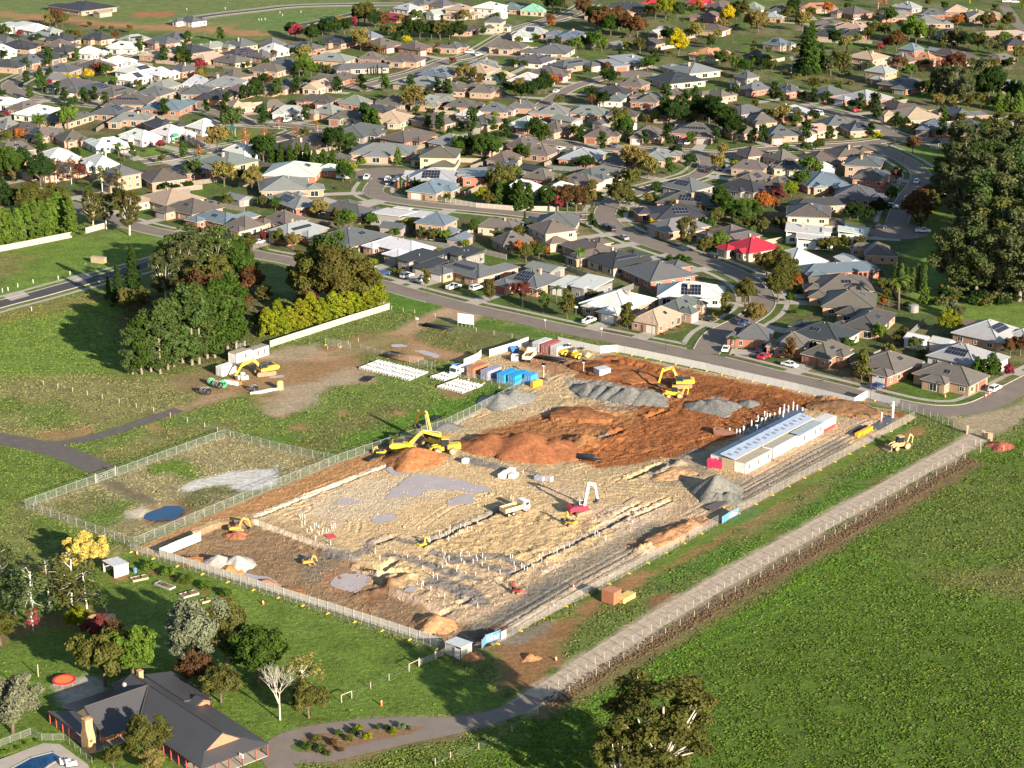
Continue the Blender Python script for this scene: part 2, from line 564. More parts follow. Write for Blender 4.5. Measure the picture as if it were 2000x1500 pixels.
def poly(px, col, feather=1.5, rough=2.0, k=1.0, grass=None, world=None):
 pts = world or W2(px)
 xs, ys = [p[0] for p in pts], [p[1] for p in pts]
 m = feather + rough + 1
 i0, i1 = np.searchsorted(GX, [min(xs) - m, max(xs) + m])
 j0, j1 = np.searchsorted(GY, [min(ys) - m, max(ys) + m])
 if i1 <= i0 or j1 <= j0:
  return
 X, Y = XX[j0:j1, i0:i1], YY[j0:j1, i0:i1]
 d = sd_poly(X, Y, pts) + (nz_mid[j0:j1, i0:i1] - .5) * 2 * rough + (nz_sm[j0:j1, i0:i1] - .5) * rough
 mask = np.zeros(XX.shape)
 mask[j0:j1, i0:i1] = (1 - sstep(-feather, feather, d)) * k
 paint(col, mask, grass)
def track(px, w, col, feather=.8, rough=.8, k=1.0, grass=None):
 pts = [(p.x, p.y) for p in smooth_line(W2(px), 4.0)]
 xs, ys = [p[0] for p in pts], [p[1] for p in pts]
 m = w + feather + rough + 1
 i0, i1 = np.searchsorted(GX, [min(xs) - m, max(xs) + m])
 j0, j1 = np.searchsorted(GY, [min(ys) - m, max(ys) + m])
 X, Y = XX[j0:j1, i0:i1], YY[j0:j1, i0:i1]
 d = dist_line(X, Y, pts) - w / 2 + (nz_mid[j0:j1, i0:i1] - .5) * 2 * rough + (nz_sm[j0:j1, i0:i1] - .5) * rough
 mask = np.zeros(XX.shape)
 mask[j0:j1, i0:i1] = (1 - sstep(-feather, feather, d)) * k
 paint(col, mask, grass)
LUSH = (0.082, 0.138, 0.020)
LAWN = (0.128, 0.188, 0.036)
MIXED = (0.125, 0.158, 0.044)
DRY = (0.170, 0.150, 0.062)
STRAW = (0.245, 0.205, 0.110)
BROWN = (0.270, 0.165, 0.085)
DARKSOIL = (0.120, 0.070, 0.042)
TAN = (0.360, 0.262, 0.155)
ORANGE = (0.360, 0.165, 0.070)
C[..., 3] = 1
paint(MIXED, np.ones(XX.shape))
SUBURB = [(q.x, q.y) for q in RL['main_road']] + W2([(2150, 640), (2300, -60), (-300, -60), (-300, 330)])
sm = (1 - sstep(-2, 2, sd_poly(XX, YY, SUBURB)))
paint((0.080, 0.110, 0.032), sm)
paint((0.125, 0.090, 0.055), sm * sstep(.50, .66, fbm(XX, YY, 9, 31)) * .8)
paint((0.175, 0.155, 0.075), sm * sstep(.52, .66, fbm(XX, YY, 14, 44)) * .8)
paint((0.085, 0.150, 0.022), sm * sstep(.55, .68, fbm(XX, YY, 12, 57)) * .8)
poly([(-200, 120), (-200, -60), (760, -60), (735, 12), (600, 48), (560, 68), (500, 75), (330, 72), (210, 52), (90, 38), (0, 45)], (0.130, 0.165, 0.055), 4, 6, 1)
poly([(500, 30), (760, 14), (600, 46), (520, 60)], (0.115, 0.175, 0.05), 3, 3)
track([(-60, 22), (0, 27), (60, 33), (130, 39), (200, 48), (290, 53), (400, 59), (500, 66)], 16, (0.34, 0.175, 0.085), 3, 5, .95, 0.2)
track([(300, 49), (380, 46), (450, 50)], 10, (0.30, 0.2, 0.1), 3, 4, .6, .3)
poly([(265, 24), (345, 22), (330, 32), (262, 33)], (0.32, 0.13, 0.06), 2, 3, .9, .1)
poly([(345, 36), (420, 28), (400, 40), (350, 49)], (0.13, 0.12, 0.12), 2, 2, .8, .1)
poly([(1690, 300), (1740, 290), (1790, 280), (1860, 285), (1850, 330), (1800, 330), (1750, 310)], LAWN, 2, 1)
poly([(1800, 470), (1820, 380), (1850, 350), (1920, 370), (1900, 420), (1870, 450), (1830, 560), (1780, 600), (1770, 500)], LAWN, 2, 2)
poly([(1770, 590), (1830, 570), (2050, 600), (2050, 660), (1900, 625), (1800, 610)], LAWN, 2, 2)
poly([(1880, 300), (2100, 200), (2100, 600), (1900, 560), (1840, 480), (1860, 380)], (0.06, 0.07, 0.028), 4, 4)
poly([(262, 300), (300, 288), (400, 285), (440, 262), (500, 255), (500, 300), (340, 310)], LAWN, 2, 2)
poly([(330, 272), (400, 268), (410, 288), (345, 287)], (0.32, 0.17, 0.1), 1, 2, .9, .1)
poly([(725, 565), (800, 590), (900, 615), (1200, 680), (1700, 793), (1850, 812), (1780, 800), (1690, 785), (1440, 730), (1200, 682), (1040, 660), (950, 690), (880, 660)], (0.082, 0.150, 0.022), 1, 2)
poly([(925, 640), (1040, 655), (1000, 680), (930, 695), (870, 685), (800, 665), (790, 640), (840, 625)], (0.135, 0.140, 0.050), 2, 4)
poly([(722, 560), (800, 577), (880, 600), (850, 612), (790, 612), (740, 600)], (0.08, 0.160, 0.022), 2, 2)
poly([(0, 500), (130, 465), (290, 455), (330, 485), (300, 505), (0, 585)], (0.122, 0.190, 0.034), 2, 3)
poly([(-100, 490), (60, 500), (40, 540), (-100, 570)], (0.20, 0.155, 0.06), 4, 6, .6)
poly([(-100, 630), (200, 585), (260, 600), (250, 735), (100, 745), (-100, 730)], LAWN, 3, 3)
poly([(-100, 620), (180, 575), (230, 585), (100, 615), (-100, 655)], (0.20, 0.155, 0.055), 3, 5, .55)
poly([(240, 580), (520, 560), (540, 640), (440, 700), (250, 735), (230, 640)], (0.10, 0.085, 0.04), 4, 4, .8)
poly([(-100, 740), (120, 735), (250, 735), (400, 752), (440, 765), (330, 800), (180, 848), (60, 858), (-100, 842)], (0.185, 0.178, 0.070), 4, 6)
track([(0, 790), (100, 815)], 14, (0.09, 0.155, 0.025), 4, 6, .7)
poly([(60, 845), (160, 838), (200, 845), (110, 866)], (0.30, 0.17, 0.085), 2, 3, .6, .5)
poly([(100, 870), (200, 858), (380, 800), (470, 770), (640, 720), (830, 735), (985, 765), (640, 890), (440, 838), (170, 900)], (0.125, 0.172, 0.042), 3, 5)
track([(200, 895), (330, 850), (440, 830)], 9, (0.19, 0.165, 0.07), 3, 4, .7)
track([(560, 865), (700, 850), (860, 800), (960, 760)], 8, (0.075, 0.160, 0.02), 3, 4, .9)
track([(600, 870), (640, 850), (760, 800)], 10, (0.15, 0.13, 0.055), 4, 5, .7)
for p in [(665, 806), (590, 835), (170, 840), (785, 808), (300, 835), (545, 810)]:
 poly([(p[0] - 18, p[1]), (p[0], p[1] - 7), (p[0] + 18, p[1]), (p[0], p[1] + 6)], (0.33, 0.18, 0.09), 1.5, 2, .85, .3)
poly([(-100, 870), (0, 868), (110, 880), (190, 925), (60, 990), (250, 1065), (230, 1090), (100, 1060), (90, 1180), (-100, 1200)], (0.115, 0.165, 0.034), 3, 3)
track([(60, 990), (30, 1030), (50, 1100), (60, 1180)], 8, (0.165, 0.165, 0.06), 3, 3, .7)
poly([(100, 1090), (250, 1065), (880, 1290), (1000, 1380), (640, 1420), (540, 1440), (560, 1500), (-100, 1520), (-100, 1200)], (0.108, 0.165, 0.028), 2, 2)
poly([(200, 1200), (430, 1120), (640, 1210), (560, 1300), (330, 1270)], (0.125, 0.185, 0.034), 4, 4, .7)
track([(95, 1110), (180, 1095), (240, 1070)], 5, (0.26, 0.2, 0.1), 2, 2, .6)
poly([(-80, 1200), (40, 1215), (110, 1190), (130, 1120), (190, 1170), (210, 1215), (80, 1230), (20, 1260), (-80, 1300)], (0.20, 0.120, 0.07), 2, 3, .7, .3)
for p in [(300, 1118), (333, 1128), (362, 1140), (400, 1155), (440, 1168), (242, 1128), (228, 1130)]:
 poly([(p[0] - 13, p[1]), (p[0], p[1] - 6), (p[0] + 13, p[1]), (p[0], p[1] + 6)], (0.24, 0.125, 0.06), .5, .6, .95, .1)
poly([(110, 1335), (185, 1320), (215, 1340), (205, 1365), (130, 1378)], (0.42, 0.38, 0.33), 1, 1.5, .8, .1)
poly([(52, 990), (440, 846), (652, 900), (258, 1062)], (0.265, 0.230, 0.120), 2, 2)
poly([(100, 985), (180, 955), (260, 985), (200, 1030), (120, 1005)], (0.135, 0.145, 0.052), 2, 4, .8)
track([(205, 1010), (240, 985)], 8, (0.09, 0.15, 0.025), 3, 4, .8)
track([(310, 915), (345, 905), (370, 925)], 6, (0.10, 0.17, 0.02), 2, 3, .9)
track([(215, 943), (255, 965), (295, 980)], 3.5, (0.12, 0.095, 0.07), 1, 2, .7, .2)
poly([(340, 990), (370, 960), (480, 920), (555, 905), (545, 935), (500, 962), (430, 968), (380, 1000)], (0.10, 0.11, 0.045), 2, 2, .8)
poly([(355, 960), (400, 935), (470, 918), (545, 908), (550, 925), (510, 955), (470, 962), (440, 950), (400, 955)], (0.55, 0.53, 0.50), 1, 3, .85, .2)
poly([(245, 1000), (280, 985), (300, 1000), (285, 1015), (250, 1012)], (0.55, 0.48, 0.38), 1, 1.5, .8, .1)
poly([(290, 990), (350, 978), (375, 1000), (340, 1025), (280, 1022)], (0.24, 0.13, 0.07), 1.5, 1.5, .8, .1)
poly([(430, 740), (470, 715), (520, 690), (560, 680), (640, 672), (700, 655), (760, 645), (795, 650), (830, 672), (920, 692), (960, 690), (935, 708), (860, 705), (760, 690), (700, 690), (715, 720), (725, 745), (640, 760), (560, 800), (500, 790), (520, 760), (440, 775), (400, 790)], BROWN, 3, 4, .95, .12)
poly([(540, 770), (600, 745), (690, 720), (720, 740), (660, 760), (600, 790), (545, 810), (520, 795)], (0.34, 0.275, 0.19), 4, 5, .85, .1)
poly([(525, 700), (560, 682), (620, 672), (640, 690), (560, 710)], (0.33, 0.29, 0.20), 3, 4, .7, .2)
track([(620, 700), (700, 680), (770, 655), (830, 625), (880, 604)], 7, (0.36, 0.235, 0.14), 2, 2, .95, .05)
track([(770, 655), (800, 675), (860, 690), (930, 702)], 6, (0.34, 0.205, 0.115), 2, 2, .95, .05)
poly([(850, 612), (880, 595), (960, 608), (920, 632), (870, 630)], (0.36, 0.25, 0.16), 2, 2, .9, .05)
track([(440, 772), (380, 790), (320, 808)], 5.5, (0.33, 0.22, 0.13), 1.5, 2, .85, .1)
poly([(330, 735), (400, 720), (440, 740), (400, 770), (350, 760)], (0.24, 0.16, 0.09), 3, 4, .7, .4)
poly([(690, 665), (740, 650), (790, 655), (800, 680), (700, 690), (640, 700)], (0.125, 0.15, 0.045), 2, 3, .5)
poly([(850, 755), (900, 745), (930, 765), (890, 778)], (0.30, 0.17, 0.09), 2, 3, .6, .3)
poly([(950, 1290), (1010, 1250), (1400, 1035), (1800, 815), (1900, 845), (1880, 862), (1400, 1130), (1020, 1370)], (0.110, 0.145, 0.038), 2, 3)
poly([(950, 1275), (1010, 1255), (1120, 1200), (1200, 1160), (1180, 1190), (1130, 1220), (1080, 1270), (1090, 1300), (1040, 1350), (1000, 1345), (960, 1310)], (0.235, 0.125, 0.058), 2, 4, .95, .15)
track([(1140, 1190), (1250, 1130), (1400, 1045), (1520, 975), (1640, 905), (1720, 868), (1790, 840)], 4.0, (0.29, 0.15, 0.07), 1.5, 2.2, .9, .1)
poly([(1440, 1045), (1500, 1000), (1620, 950), (1600, 975), (1500, 1030), (1450, 1060)], (0.25, 0.15, 0.075), 2, 4, .7, .3)
poly([(1680, 940), (1725, 925), (1735, 935), (1690, 950)], (0.20, 0.10, 0.05), 1, 2, .9, .2)
poly([(1265, 1175), (1300, 1160), (1330, 1165), (1280, 1195)], (0.20, 0.10, 0.05), 1, 2, .9, .2)
poly([(1480, 1050), (1520, 1030), (1550, 1040), (1500, 1062)], (0.26, 0.12, 0.05), 1, 2, .7, .2)
poly([(1425, 1010), (1480, 985), (1485, 1000), (1440, 1022)], (0.14, 0.13, 0.12), 1.5, 2, .9, .05)
poly([(960, 1255), (1020, 1235), (1070, 1215), (1065, 1235), (1010, 1260)], (0.20, 0.165, 0.13), 1.5, 1.5, .9, .05)
poly([(1730, 850), (1770, 832), (1800, 830), (1760, 855)], (0.20, 0.12, 0.06), 2, 2, .8, .3)
track([(1270, 1110), (1400, 1040), (1600, 930), (1780, 830)], 3.0, (0.07, 0.165, 0.02), 1, 1.5, .8)
track([(1300, 1130), (1450, 1080), (1600, 990), (1760, 900)], 7, (0.075, 0.150, 0.022), 3, 4, .8)
poly(None, LUSH, 2, 1.5, world=PADDOCK)
poly([(1780, 1125), (2100, 1080), (2100, 1170), (1990, 1165), (1850, 1150)], (0.150, 0.140, 0.050), 5, 6, .8)
poly([(1750, 960), (2100, 880), (2100, 1080), (1800, 1100), (1650, 1080)], (0.105, 0.135, 0.032), 8, 12, .7)
poly([(1400, 1250), (1800, 1200), (2100, 1250), (2100, 1600), (1500, 1600)], (0.072, 0.118, 0.016), 12, 14, .7)
track([(1060, 1385), (1250, 1275), (1500, 1128), (1700, 1015), (1890, 905)], 7.0, (0.170, 0.110, 0.062), 1.2, 1.2, .8, .5)
track([(1100, 1385), (1290, 1268), (1500, 1150)], 3.5, (0.14, 0.135, 0.045), 1, 1.2, .6)
track([(1160, 1378), (1300, 1290), (1480, 1190), (1700, 1060)], .8, (0.095, 0.19, 0.018), .5, .2, .9)
track([(1185, 1392), (1330, 1300), (1510, 1200), (1730, 1075)], .8, (0.095, 0.19, 0.018), .5, .2, .9)
poly([(640, 1500), (760, 1440), (900, 1410), (1010, 1385), (980, 1430), (900, 1500)], (0.110, 0.145, 0.030), 3, 3, .8)
track([(660, 1480), (760, 1455), (880, 1440)], 5, (0.20, 0.13, 0.07), 2, 3, .7, .3)
poly([(1780, 800), (1850, 815), (1890, 850), (1910, 860), (1990, 830), (2050, 760), (1960, 800), (1880, 812)], (0.33, 0.255, 0.175), 2, 2, .9, .05)
track([(1912, 852), (1760, 938), (1600, 1027), (1400, 1141), (1200, 1262), (1100, 1328), (1020, 1380)], 6.4, (0.36, 0.285, 0.20), .8, 1.1, .9, .05)
track([(960, 1402), (870, 1413), (720, 1416), (600, 1430)], 5.6, (0.20, 0.16, 0.11), .8, .8, .7, .2)
lower = sstep(-.6, -2.6, sd_poly(XX, YY, SITE))
pond_d = sd_poly(XX, YY, W2([(284, 1003), (322, 988), (352, 988), (364, 999), (340, 1013), (312, 1018), (282, 1014)]))
pool_pts = W2([(-60, 1520), (-10, 1480), (70, 1462), (98, 1458), (125, 1476), (100, 1500), (40, 1540)])
pool_d = sd_poly(XX, YY, pool_pts)
Z = -1.9 * lower - .5 * sstep(.6, -.8, pond_d) - .6 * sstep(.3, -1.0, pool_d)
ni, nj = len(GX), len(GY)
idx = np.arange(ni * nj).reshape(nj, ni)
quads = np.stack([idx[:-1, :-1], idx[:-1, 1:], idx[1:, 1:], idx[1:, :-1]], -1).reshape(-1, 4)
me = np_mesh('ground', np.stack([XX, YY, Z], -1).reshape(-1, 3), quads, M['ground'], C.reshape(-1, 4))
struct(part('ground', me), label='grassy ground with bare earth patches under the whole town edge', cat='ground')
# ---------------------------------------------------------------- roads, kerbs, footpaths
def strip(name, pts, w, z, mat, keep=None, h=0.0, cat=None, label=None):
 L, R = offset_line(pts, w / 2), offset_line(pts, -w / 2)
 mb = MB()
 for i in range(len(pts) - 1):
  if keep is not None and not (keep[i] and keep[i + 1]):
   continue
  a, b, c, d = R[i], R[i + 1], L[i + 1], L[i]
  if h:
   b0 = len(mb.v)
   mb.v += [(q.x, q.y, 0.0) for q in (a, b, c, d)] + [(q.x, q.y, z + h) for q in (a, b, c, d)]
   for f in ((4, 5, 6, 7), (0, 1, 5, 4), (2, 3, 7, 6), (1, 2, 6, 5), (3, 0, 4, 7)):
    mb.f.append([b0 + k for k in f])
    mb.m.append(0)
  else:
   mb.add([(q.x, q.y, z) for q in (a, b, c, d)], [(0, 1, 2, 3)])
 if not mb.f:
  return None
 o = part(name, mb.mesh(name, mat))
 return struct(o, label=label, cat=cat)
def near_road(p, skip=None, extra=0.0):
 for k, pts in RL.items():
  if k == skip:
   continue
  hw = ROADS[k][1] / 2 + extra
  for q in pts[::2]:
   if abs(q.x - p.x) < hw + 2 and abs(q.y - p.y) < hw + 2 and (q - p).length < hw + .9:
    return True
 for n, c, r in BOWLS:
  if n.split('_bowl')[0].split('_')[0] == (skip or '').split('_')[0]:
   pass
  g = G(*c)
  if (Vector((g.x, g.y)) - p).length < r + extra:
   return True
 return False
zi = 0
for name, (px, w, mt) in ROADS.items():
 pts = RL[name]
 zi += 1
 strip(name, pts, w, 0.012 + 0.004 * zi, M[mt], cat='road', label=name.replace('_', ' ') + ' of grey asphalt')
 if name in ('ridge_street', 'far_street'):
  continue
 for s in (-1, 1):
  off = offset_line(pts, s * (w / 2 + .15))
  if name == 'main_road' and s == -1:
   keep = [P((p.x, p.y, 0))[0] < 570 or (700 < P((p.x, p.y, 0))[0] < 840) for p in off]
  else:
   keep = [not near_road(p, name) for p in off]
  strip('kerb', off, .34, 0.0, M['kerb'], keep, h=.13, cat='kerb', label='pale concrete kerb beside the ' + name.replace('_', ' '))
  if name.startswith('new_side') or name == 'hill_court':
   continue
  if name == 'main_road' and s == -1:
   continue
  off = offset_line(pts, s * (w / 2 + 3.6))
  keep = [not near_road(p, name, 1.0) for p in off]
  strip('footpath', off, 1.6, 0.010, M['concrete'], keep, cat='footpath', label='concrete footpath along the ' + name.replace('_', ' '))
def disc(name, c, r, z, mat, n=40, label='', cat='road', ri=0):
 g = G(*c)
 mb = MB()
 vs = [(g.x + r * math.cos(2 * math.pi * i / n), g.y + r * math.sin(2 * math.pi * i / n), z) for i in range(n)]
 mb.add(vs, [tuple(range(n))])
 return struct(part(name, mb.mesh(name, mat)), label=label, cat=cat)
for n, c, r in BOWLS:
 disc(n, c, r, 0.08, M['asphalt'], label='round asphalt turning area at the end of the ' + n.replace('_bowl', '').replace('_', ' '))
for px in ([(5, 580), (45, 568), (58, 578), (22, 588)], [(130, 543), (165, 533), (182, 541), (145, 553)]):
 mb = MB()
 mb.add([(G(*q).x, G(*q).y, 0.085) for q in px], [(0, 1, 2, 3)])
 struct(part('crossover', mb.mesh('crossover', M['concrete'])), label='pale concrete crossover on the new road, %s one' % ('left' if px[0][0] < 50 else 'right'), cat='driveway')
strip('gravel_drive', smooth_line(W2([(1912, 852), (1890, 866), (1760, 938), (1600, 1027), (1400, 1141), (1200, 1262), (1100, 1328), (1020, 1380)]), 3), 5.2, .030, M['gravel_drive'], cat='drive', label='long straight pale gravel drive beside the green paddock')
strip('sealed_drive', smooth_line(W2([(1045, 1363), (1000, 1388), (940, 1405), (870, 1413), (800, 1412), (720, 1416), (640, 1424), (580, 1436), (545, 1452), (535, 1480), (560, 1510)]), 2), 4.4, .036, M['drive'], cat='drive', label='sealed drive leading to the dark roofed farmhouse')
strip('sealed_drive', smooth_line(W2([(960, 1402), (880, 1424), (800, 1440), (720, 1458), (640, 1476), (570, 1480), (540, 1462)]), 2), 4.2, .041, M['drive'], cat='drive', label='lower arm of the sealed drive around the garden bed')
strip('gravel_track', smooth_line(W2([(-60, 848), (0, 857), (60, 868), (110, 880), (160, 899), (200, 918)]), 3), 7.0, .030, M['gravel_dark'], cat='track', label='dark gravel track ending at the pond fence gate')
strip('gravel_track', smooth_line(W2([(60, 868), (120, 866), (190, 852), (250, 834), (300, 816), (350, 800)]), 3), 4.0, .036, M['gravel_dark'], cat='track', label='dark gravel track curving up to the dirt yard')
# ---------------------------------------------------------------- houses
ROOFC = {'c': (0.040, 0.041, 0.046), 'g': (0.092, 0.094, 0.098), 'b': (0.105, 0.088, 0.077), 'l': (0.27, 0.285, 0.29), 'w': (0.50, 0.49, 0.475),
         'u': (0.115, 0.145, 0.175), 't': (0.33, 0.25, 0.18), 'r': (0.36, 0.022, 0.040), 'o': (0.40, 0.185, 0.11), 'e': (0.16, 0.36, 0.24),
         'p': (0.165, 0.175, 0.162), 'd': (0.062, 0.053, 0.051)}
ROOFN = {'c': 'charcoal', 'g': 'grey', 'b': 'brown-grey', 'l': 'light grey', 'w': 'white', 'u': 'blue-grey', 't': 'tan', 'r': 'red', 'o': 'terracotta', 'e': 'green', 'p': 'pale grey-green', 'd': 'dark brown'}
WALLC = {'k': (0.30, 0.125, 0.080), 'n': (0.36, 0.225, 0.150), 'm': (0.47, 0.37, 0.26), 'w': (0.56, 0.53, 0.48), 's': (0.24, 0.215, 0.19)}
WALLN = {'k': 'red brick', 'n': 'tan brick', 'm': 'cream', 'w': 'white', 's': 'grey'}
def hip(mb, caps, x0, x1, y0, y1, ez, pitch, oh=.55, th=.16):
 x0, x1, y0, y1 = x0 - oh, x1 + oh, y0 - oh, y1 + oh
 w, d = x1 - x0, y1 - y0
 h = min(w, d) / 2 * math.tan(pitch)
 if w >= d:
  r0, r1 = ((x0 + d / 2 - .01, (y0 + y1) / 2), (x1 - d / 2 + .01, (y0 + y1) / 2))
 else:
  r0, r1 = (((x0 + x1) / 2, y0 + w / 2 - .01), ((x0 + x1) / 2, y1 - w / 2 + .01))
 z1 = ez + th
 vs = [(x0, y0, ez), (x1, y0, ez), (x1, y1, ez), (x0, y1, ez), (x0, y0, z1), (x1, y0, z1), (x1, y1, z1), (x0, y1, z1),
          (r0[0], r0[1], z1 + h), (r1[0], r1[1], z1 + h)]
 fs = [(0, 3, 2, 1), (0, 1, 5, 4), (1, 2, 6, 5), (2, 3, 7, 6), (3, 0, 4, 7)]
 if w >= d:
  fs += [(4, 5, 9, 8), (5, 6, 9), (6, 7, 8, 9), (7, 4, 8)]
  hips = [(4, 8), (7, 8), (5, 9), (6, 9), (8, 9)]
 else:
  fs += [(4, 5, 8), (5, 6, 9, 8), (6, 7, 9), (7, 4, 8, 9)]
  hips = [(4, 8), (5, 8), (6, 9), (7, 9), (8, 9)]
 mb.add(vs, fs)
 for a, b in hips:
  A, B = Vector(vs[a]), Vector(vs[b])
  if (A - B).length > .3:
   caps.tube(A + Vector((0, 0, .03)), B + Vector((0, 0, .03)), .13, .13, 5)
 return z1, h
def gable(mb, caps, wall, x0, x1, y0, y1, ez, pitch, oh=.5, th=.16, along='y'):
 if along == 'y':
  hw = (x1 - x0) / 2
  h = (hw + oh) * math.tan(pitch)
  xm = (x0 + x1) / 2
  o = [(x0 - oh, ez), (x1 + oh, ez), (x1 + oh, ez + th), (xm, ez + th + h), (x0 - oh, ez + th)]
  mb.prism(o, 'y', y0 - oh, y1 + oh)
  wall.prism([(x0 + .02, ez - .1), (x1 - .02, ez - .1), (xm, ez + th + h - .25)], 'y', y0 - .001, y1 + .001)
  caps.tube((xm, y0 - oh, ez + th + h + .03), (xm, y1 + oh, ez + th + h + .03), .13, .13, 5)
 else:
  hw = (y1 - y0) / 2
  h = (hw + oh) * math.tan(pitch)
  ym = (y0 + y1) / 2
  o = [(y0 - oh, ez), (y1 + oh, ez), (y1 + oh, ez + th), (ym, ez + th + h), (y0 - oh, ez + th)]
  mb.prism(o, 'x', x0 - oh, x1 + oh)
  wall.prism([(y0 + .02, ez - .1), (y1 - .02, ez - .1), (ym, ez + th + h - .25)], 'x', x0 - .001, x1 + .001)
  caps.tube((x0 - oh, ym, ez + th + h + .03), (x1 + oh, ym, ez + th + h + .03), .13, .13, 5)
 return ez + th, h
def win_mesh(w, h):
 mb = MB()
 for c, s in (((0, 0, h / 2 - .05), (w, .10, .10)), ((0, 0, -h / 2 + .05), (w, .12, .10)), ((-w / 2 + .05, 0, 0), (.10, .10, h - .2)), ((w / 2 - .05, 0, 0), (.10, .10, h - .2)), ((0, 0, 0), (.07, .09, h - .2))):
  mb.box(c, s, 0)
 mb.box((0, .01, 0), (w - .12, .05, h - .12), 1)
 return mb.mesh('window', [M['frame'], M['pane']])
WIN = {(1.8, 1.4): win_mesh(1.8, 1.4), (1.0, 1.5): win_mesh(1.0, 1.5), (2.6, 2.1): win_mesh(2.6, 2.1)}
gd = MB()
gd.box((0, 0, 1.12), (4.9, .08, 2.24))
for k in range(4):
 gd.box((0, -.05, .35 + k * .55), (4.8, .04, .42))
GARAGE = gd.mesh('garage_door', M['trim'])
dm = MB().box((0, 0, 1.05), (1.0, .1, 2.1))
dm.box((.35, -.07, 1.0), (.06, .06, .2))
DOOR = dm.mesh('front_door', M['trim'])
vm = MB().tube((0, 0, -.3), (0, 0, .35), .14, .14, 7).tube((0, 0, .35), (0, 0, .5), .22, .12, 7)
VENT = vm.mesh('roof_vent', M['steel'])
def solar_mesh(nx, ny):
 mb = MB()
 for i in range(nx):
  for j in range(ny):
   x, y = (i - (nx - 1) / 2) * 1.03, (j - (ny - 1) / 2) * 1.72
   mb.box((x, y, .06), (1.0, 1.68, .05), 1)
   mb.box((x, y, .075), (.94, 1.62, .04), 0)
 return mb.mesh('solar_array', [M['solar'], M['solar_edge']])
SOLAR = {k: solar_mesh(*k) for k in ((2, 1), (3, 1), (5, 2), (7, 2), (9, 1), (6, 3))}
PROTO_DEF = {
 0: ([(-8, 8, -6, 9, 2.7, 23, 'h'), (1.6, 7.9, -10.5, -5, 2.66, 23, 'h')], (4.7, -10.5)),
 1: ([(-7.6, 7.6, -7, 9.5, 2.7, 22, 'h'), (-7.5, -1.2, -11, -6, 2.66, 22, 'h'), (2, 6, -8.6, -6, 2.62, 24, 'gy')], (-4.4, -11)),
 2: ([(-10, 10, -3.5, 7, 2.7, 23, 'h'), (-9.9, -3, -9.5, -3, 2.66, 23, 'h'), (5.5, 9.9, -6.5, -3, 2.62, 23, 'h')], (-6.5, -9.5)),
 3: ([(-6.5, 6.5, -10, 10, 2.7, 22, 'h'), (5, 10, -3, 5, 2.66, 22, 'h')], (-2.8, -10)),
 4: ([(-7, 7, -6, 7, 5.5, 22, 'h'), (-6.9, 0, -10.5, -5.5, 2.8, 22, 'h'), (0, 10.5, -1, 6.9, 2.76, 22, 'h')], (-3.5, -10.5)),
 5: ([(-8.5, 8.5, -2, 8, 2.8, 25, 'gx'), (-8, -1.5, -8.5, -1, 2.74, 25, 'gy')], (-4.8, -8.5)),
 6: ([(-9, 3, -5, 8, 3.3, 4, 's'), (2.9, 10, -8.5, 4, 2.8, 4, 's'), (-6, 0, -7.5, -4.9, 3.6, 3, 's')], (6.5, -8.5)),
 7: ([(-9, 9, -5, 6, 2.7, 22, 'h'), (3, 8.9, -5.4, 13, 2.66, 22, 'h'), (-8.9, -2.5, -9.5, -4.5, 2.63, 22, 'h')], (-5.7, -9.5)),
 8: ([(-3.6, 3.6, -5, 5, 2.6, 15, 'gy')], (0, -5)),
 9: ([(-13, 13, -4.5, 4.5, 2.7, 20, 'h'), (7, 12.9, -8, -4, 2.66, 20, 'h')], (10, -8)),
}
PROTO = {}
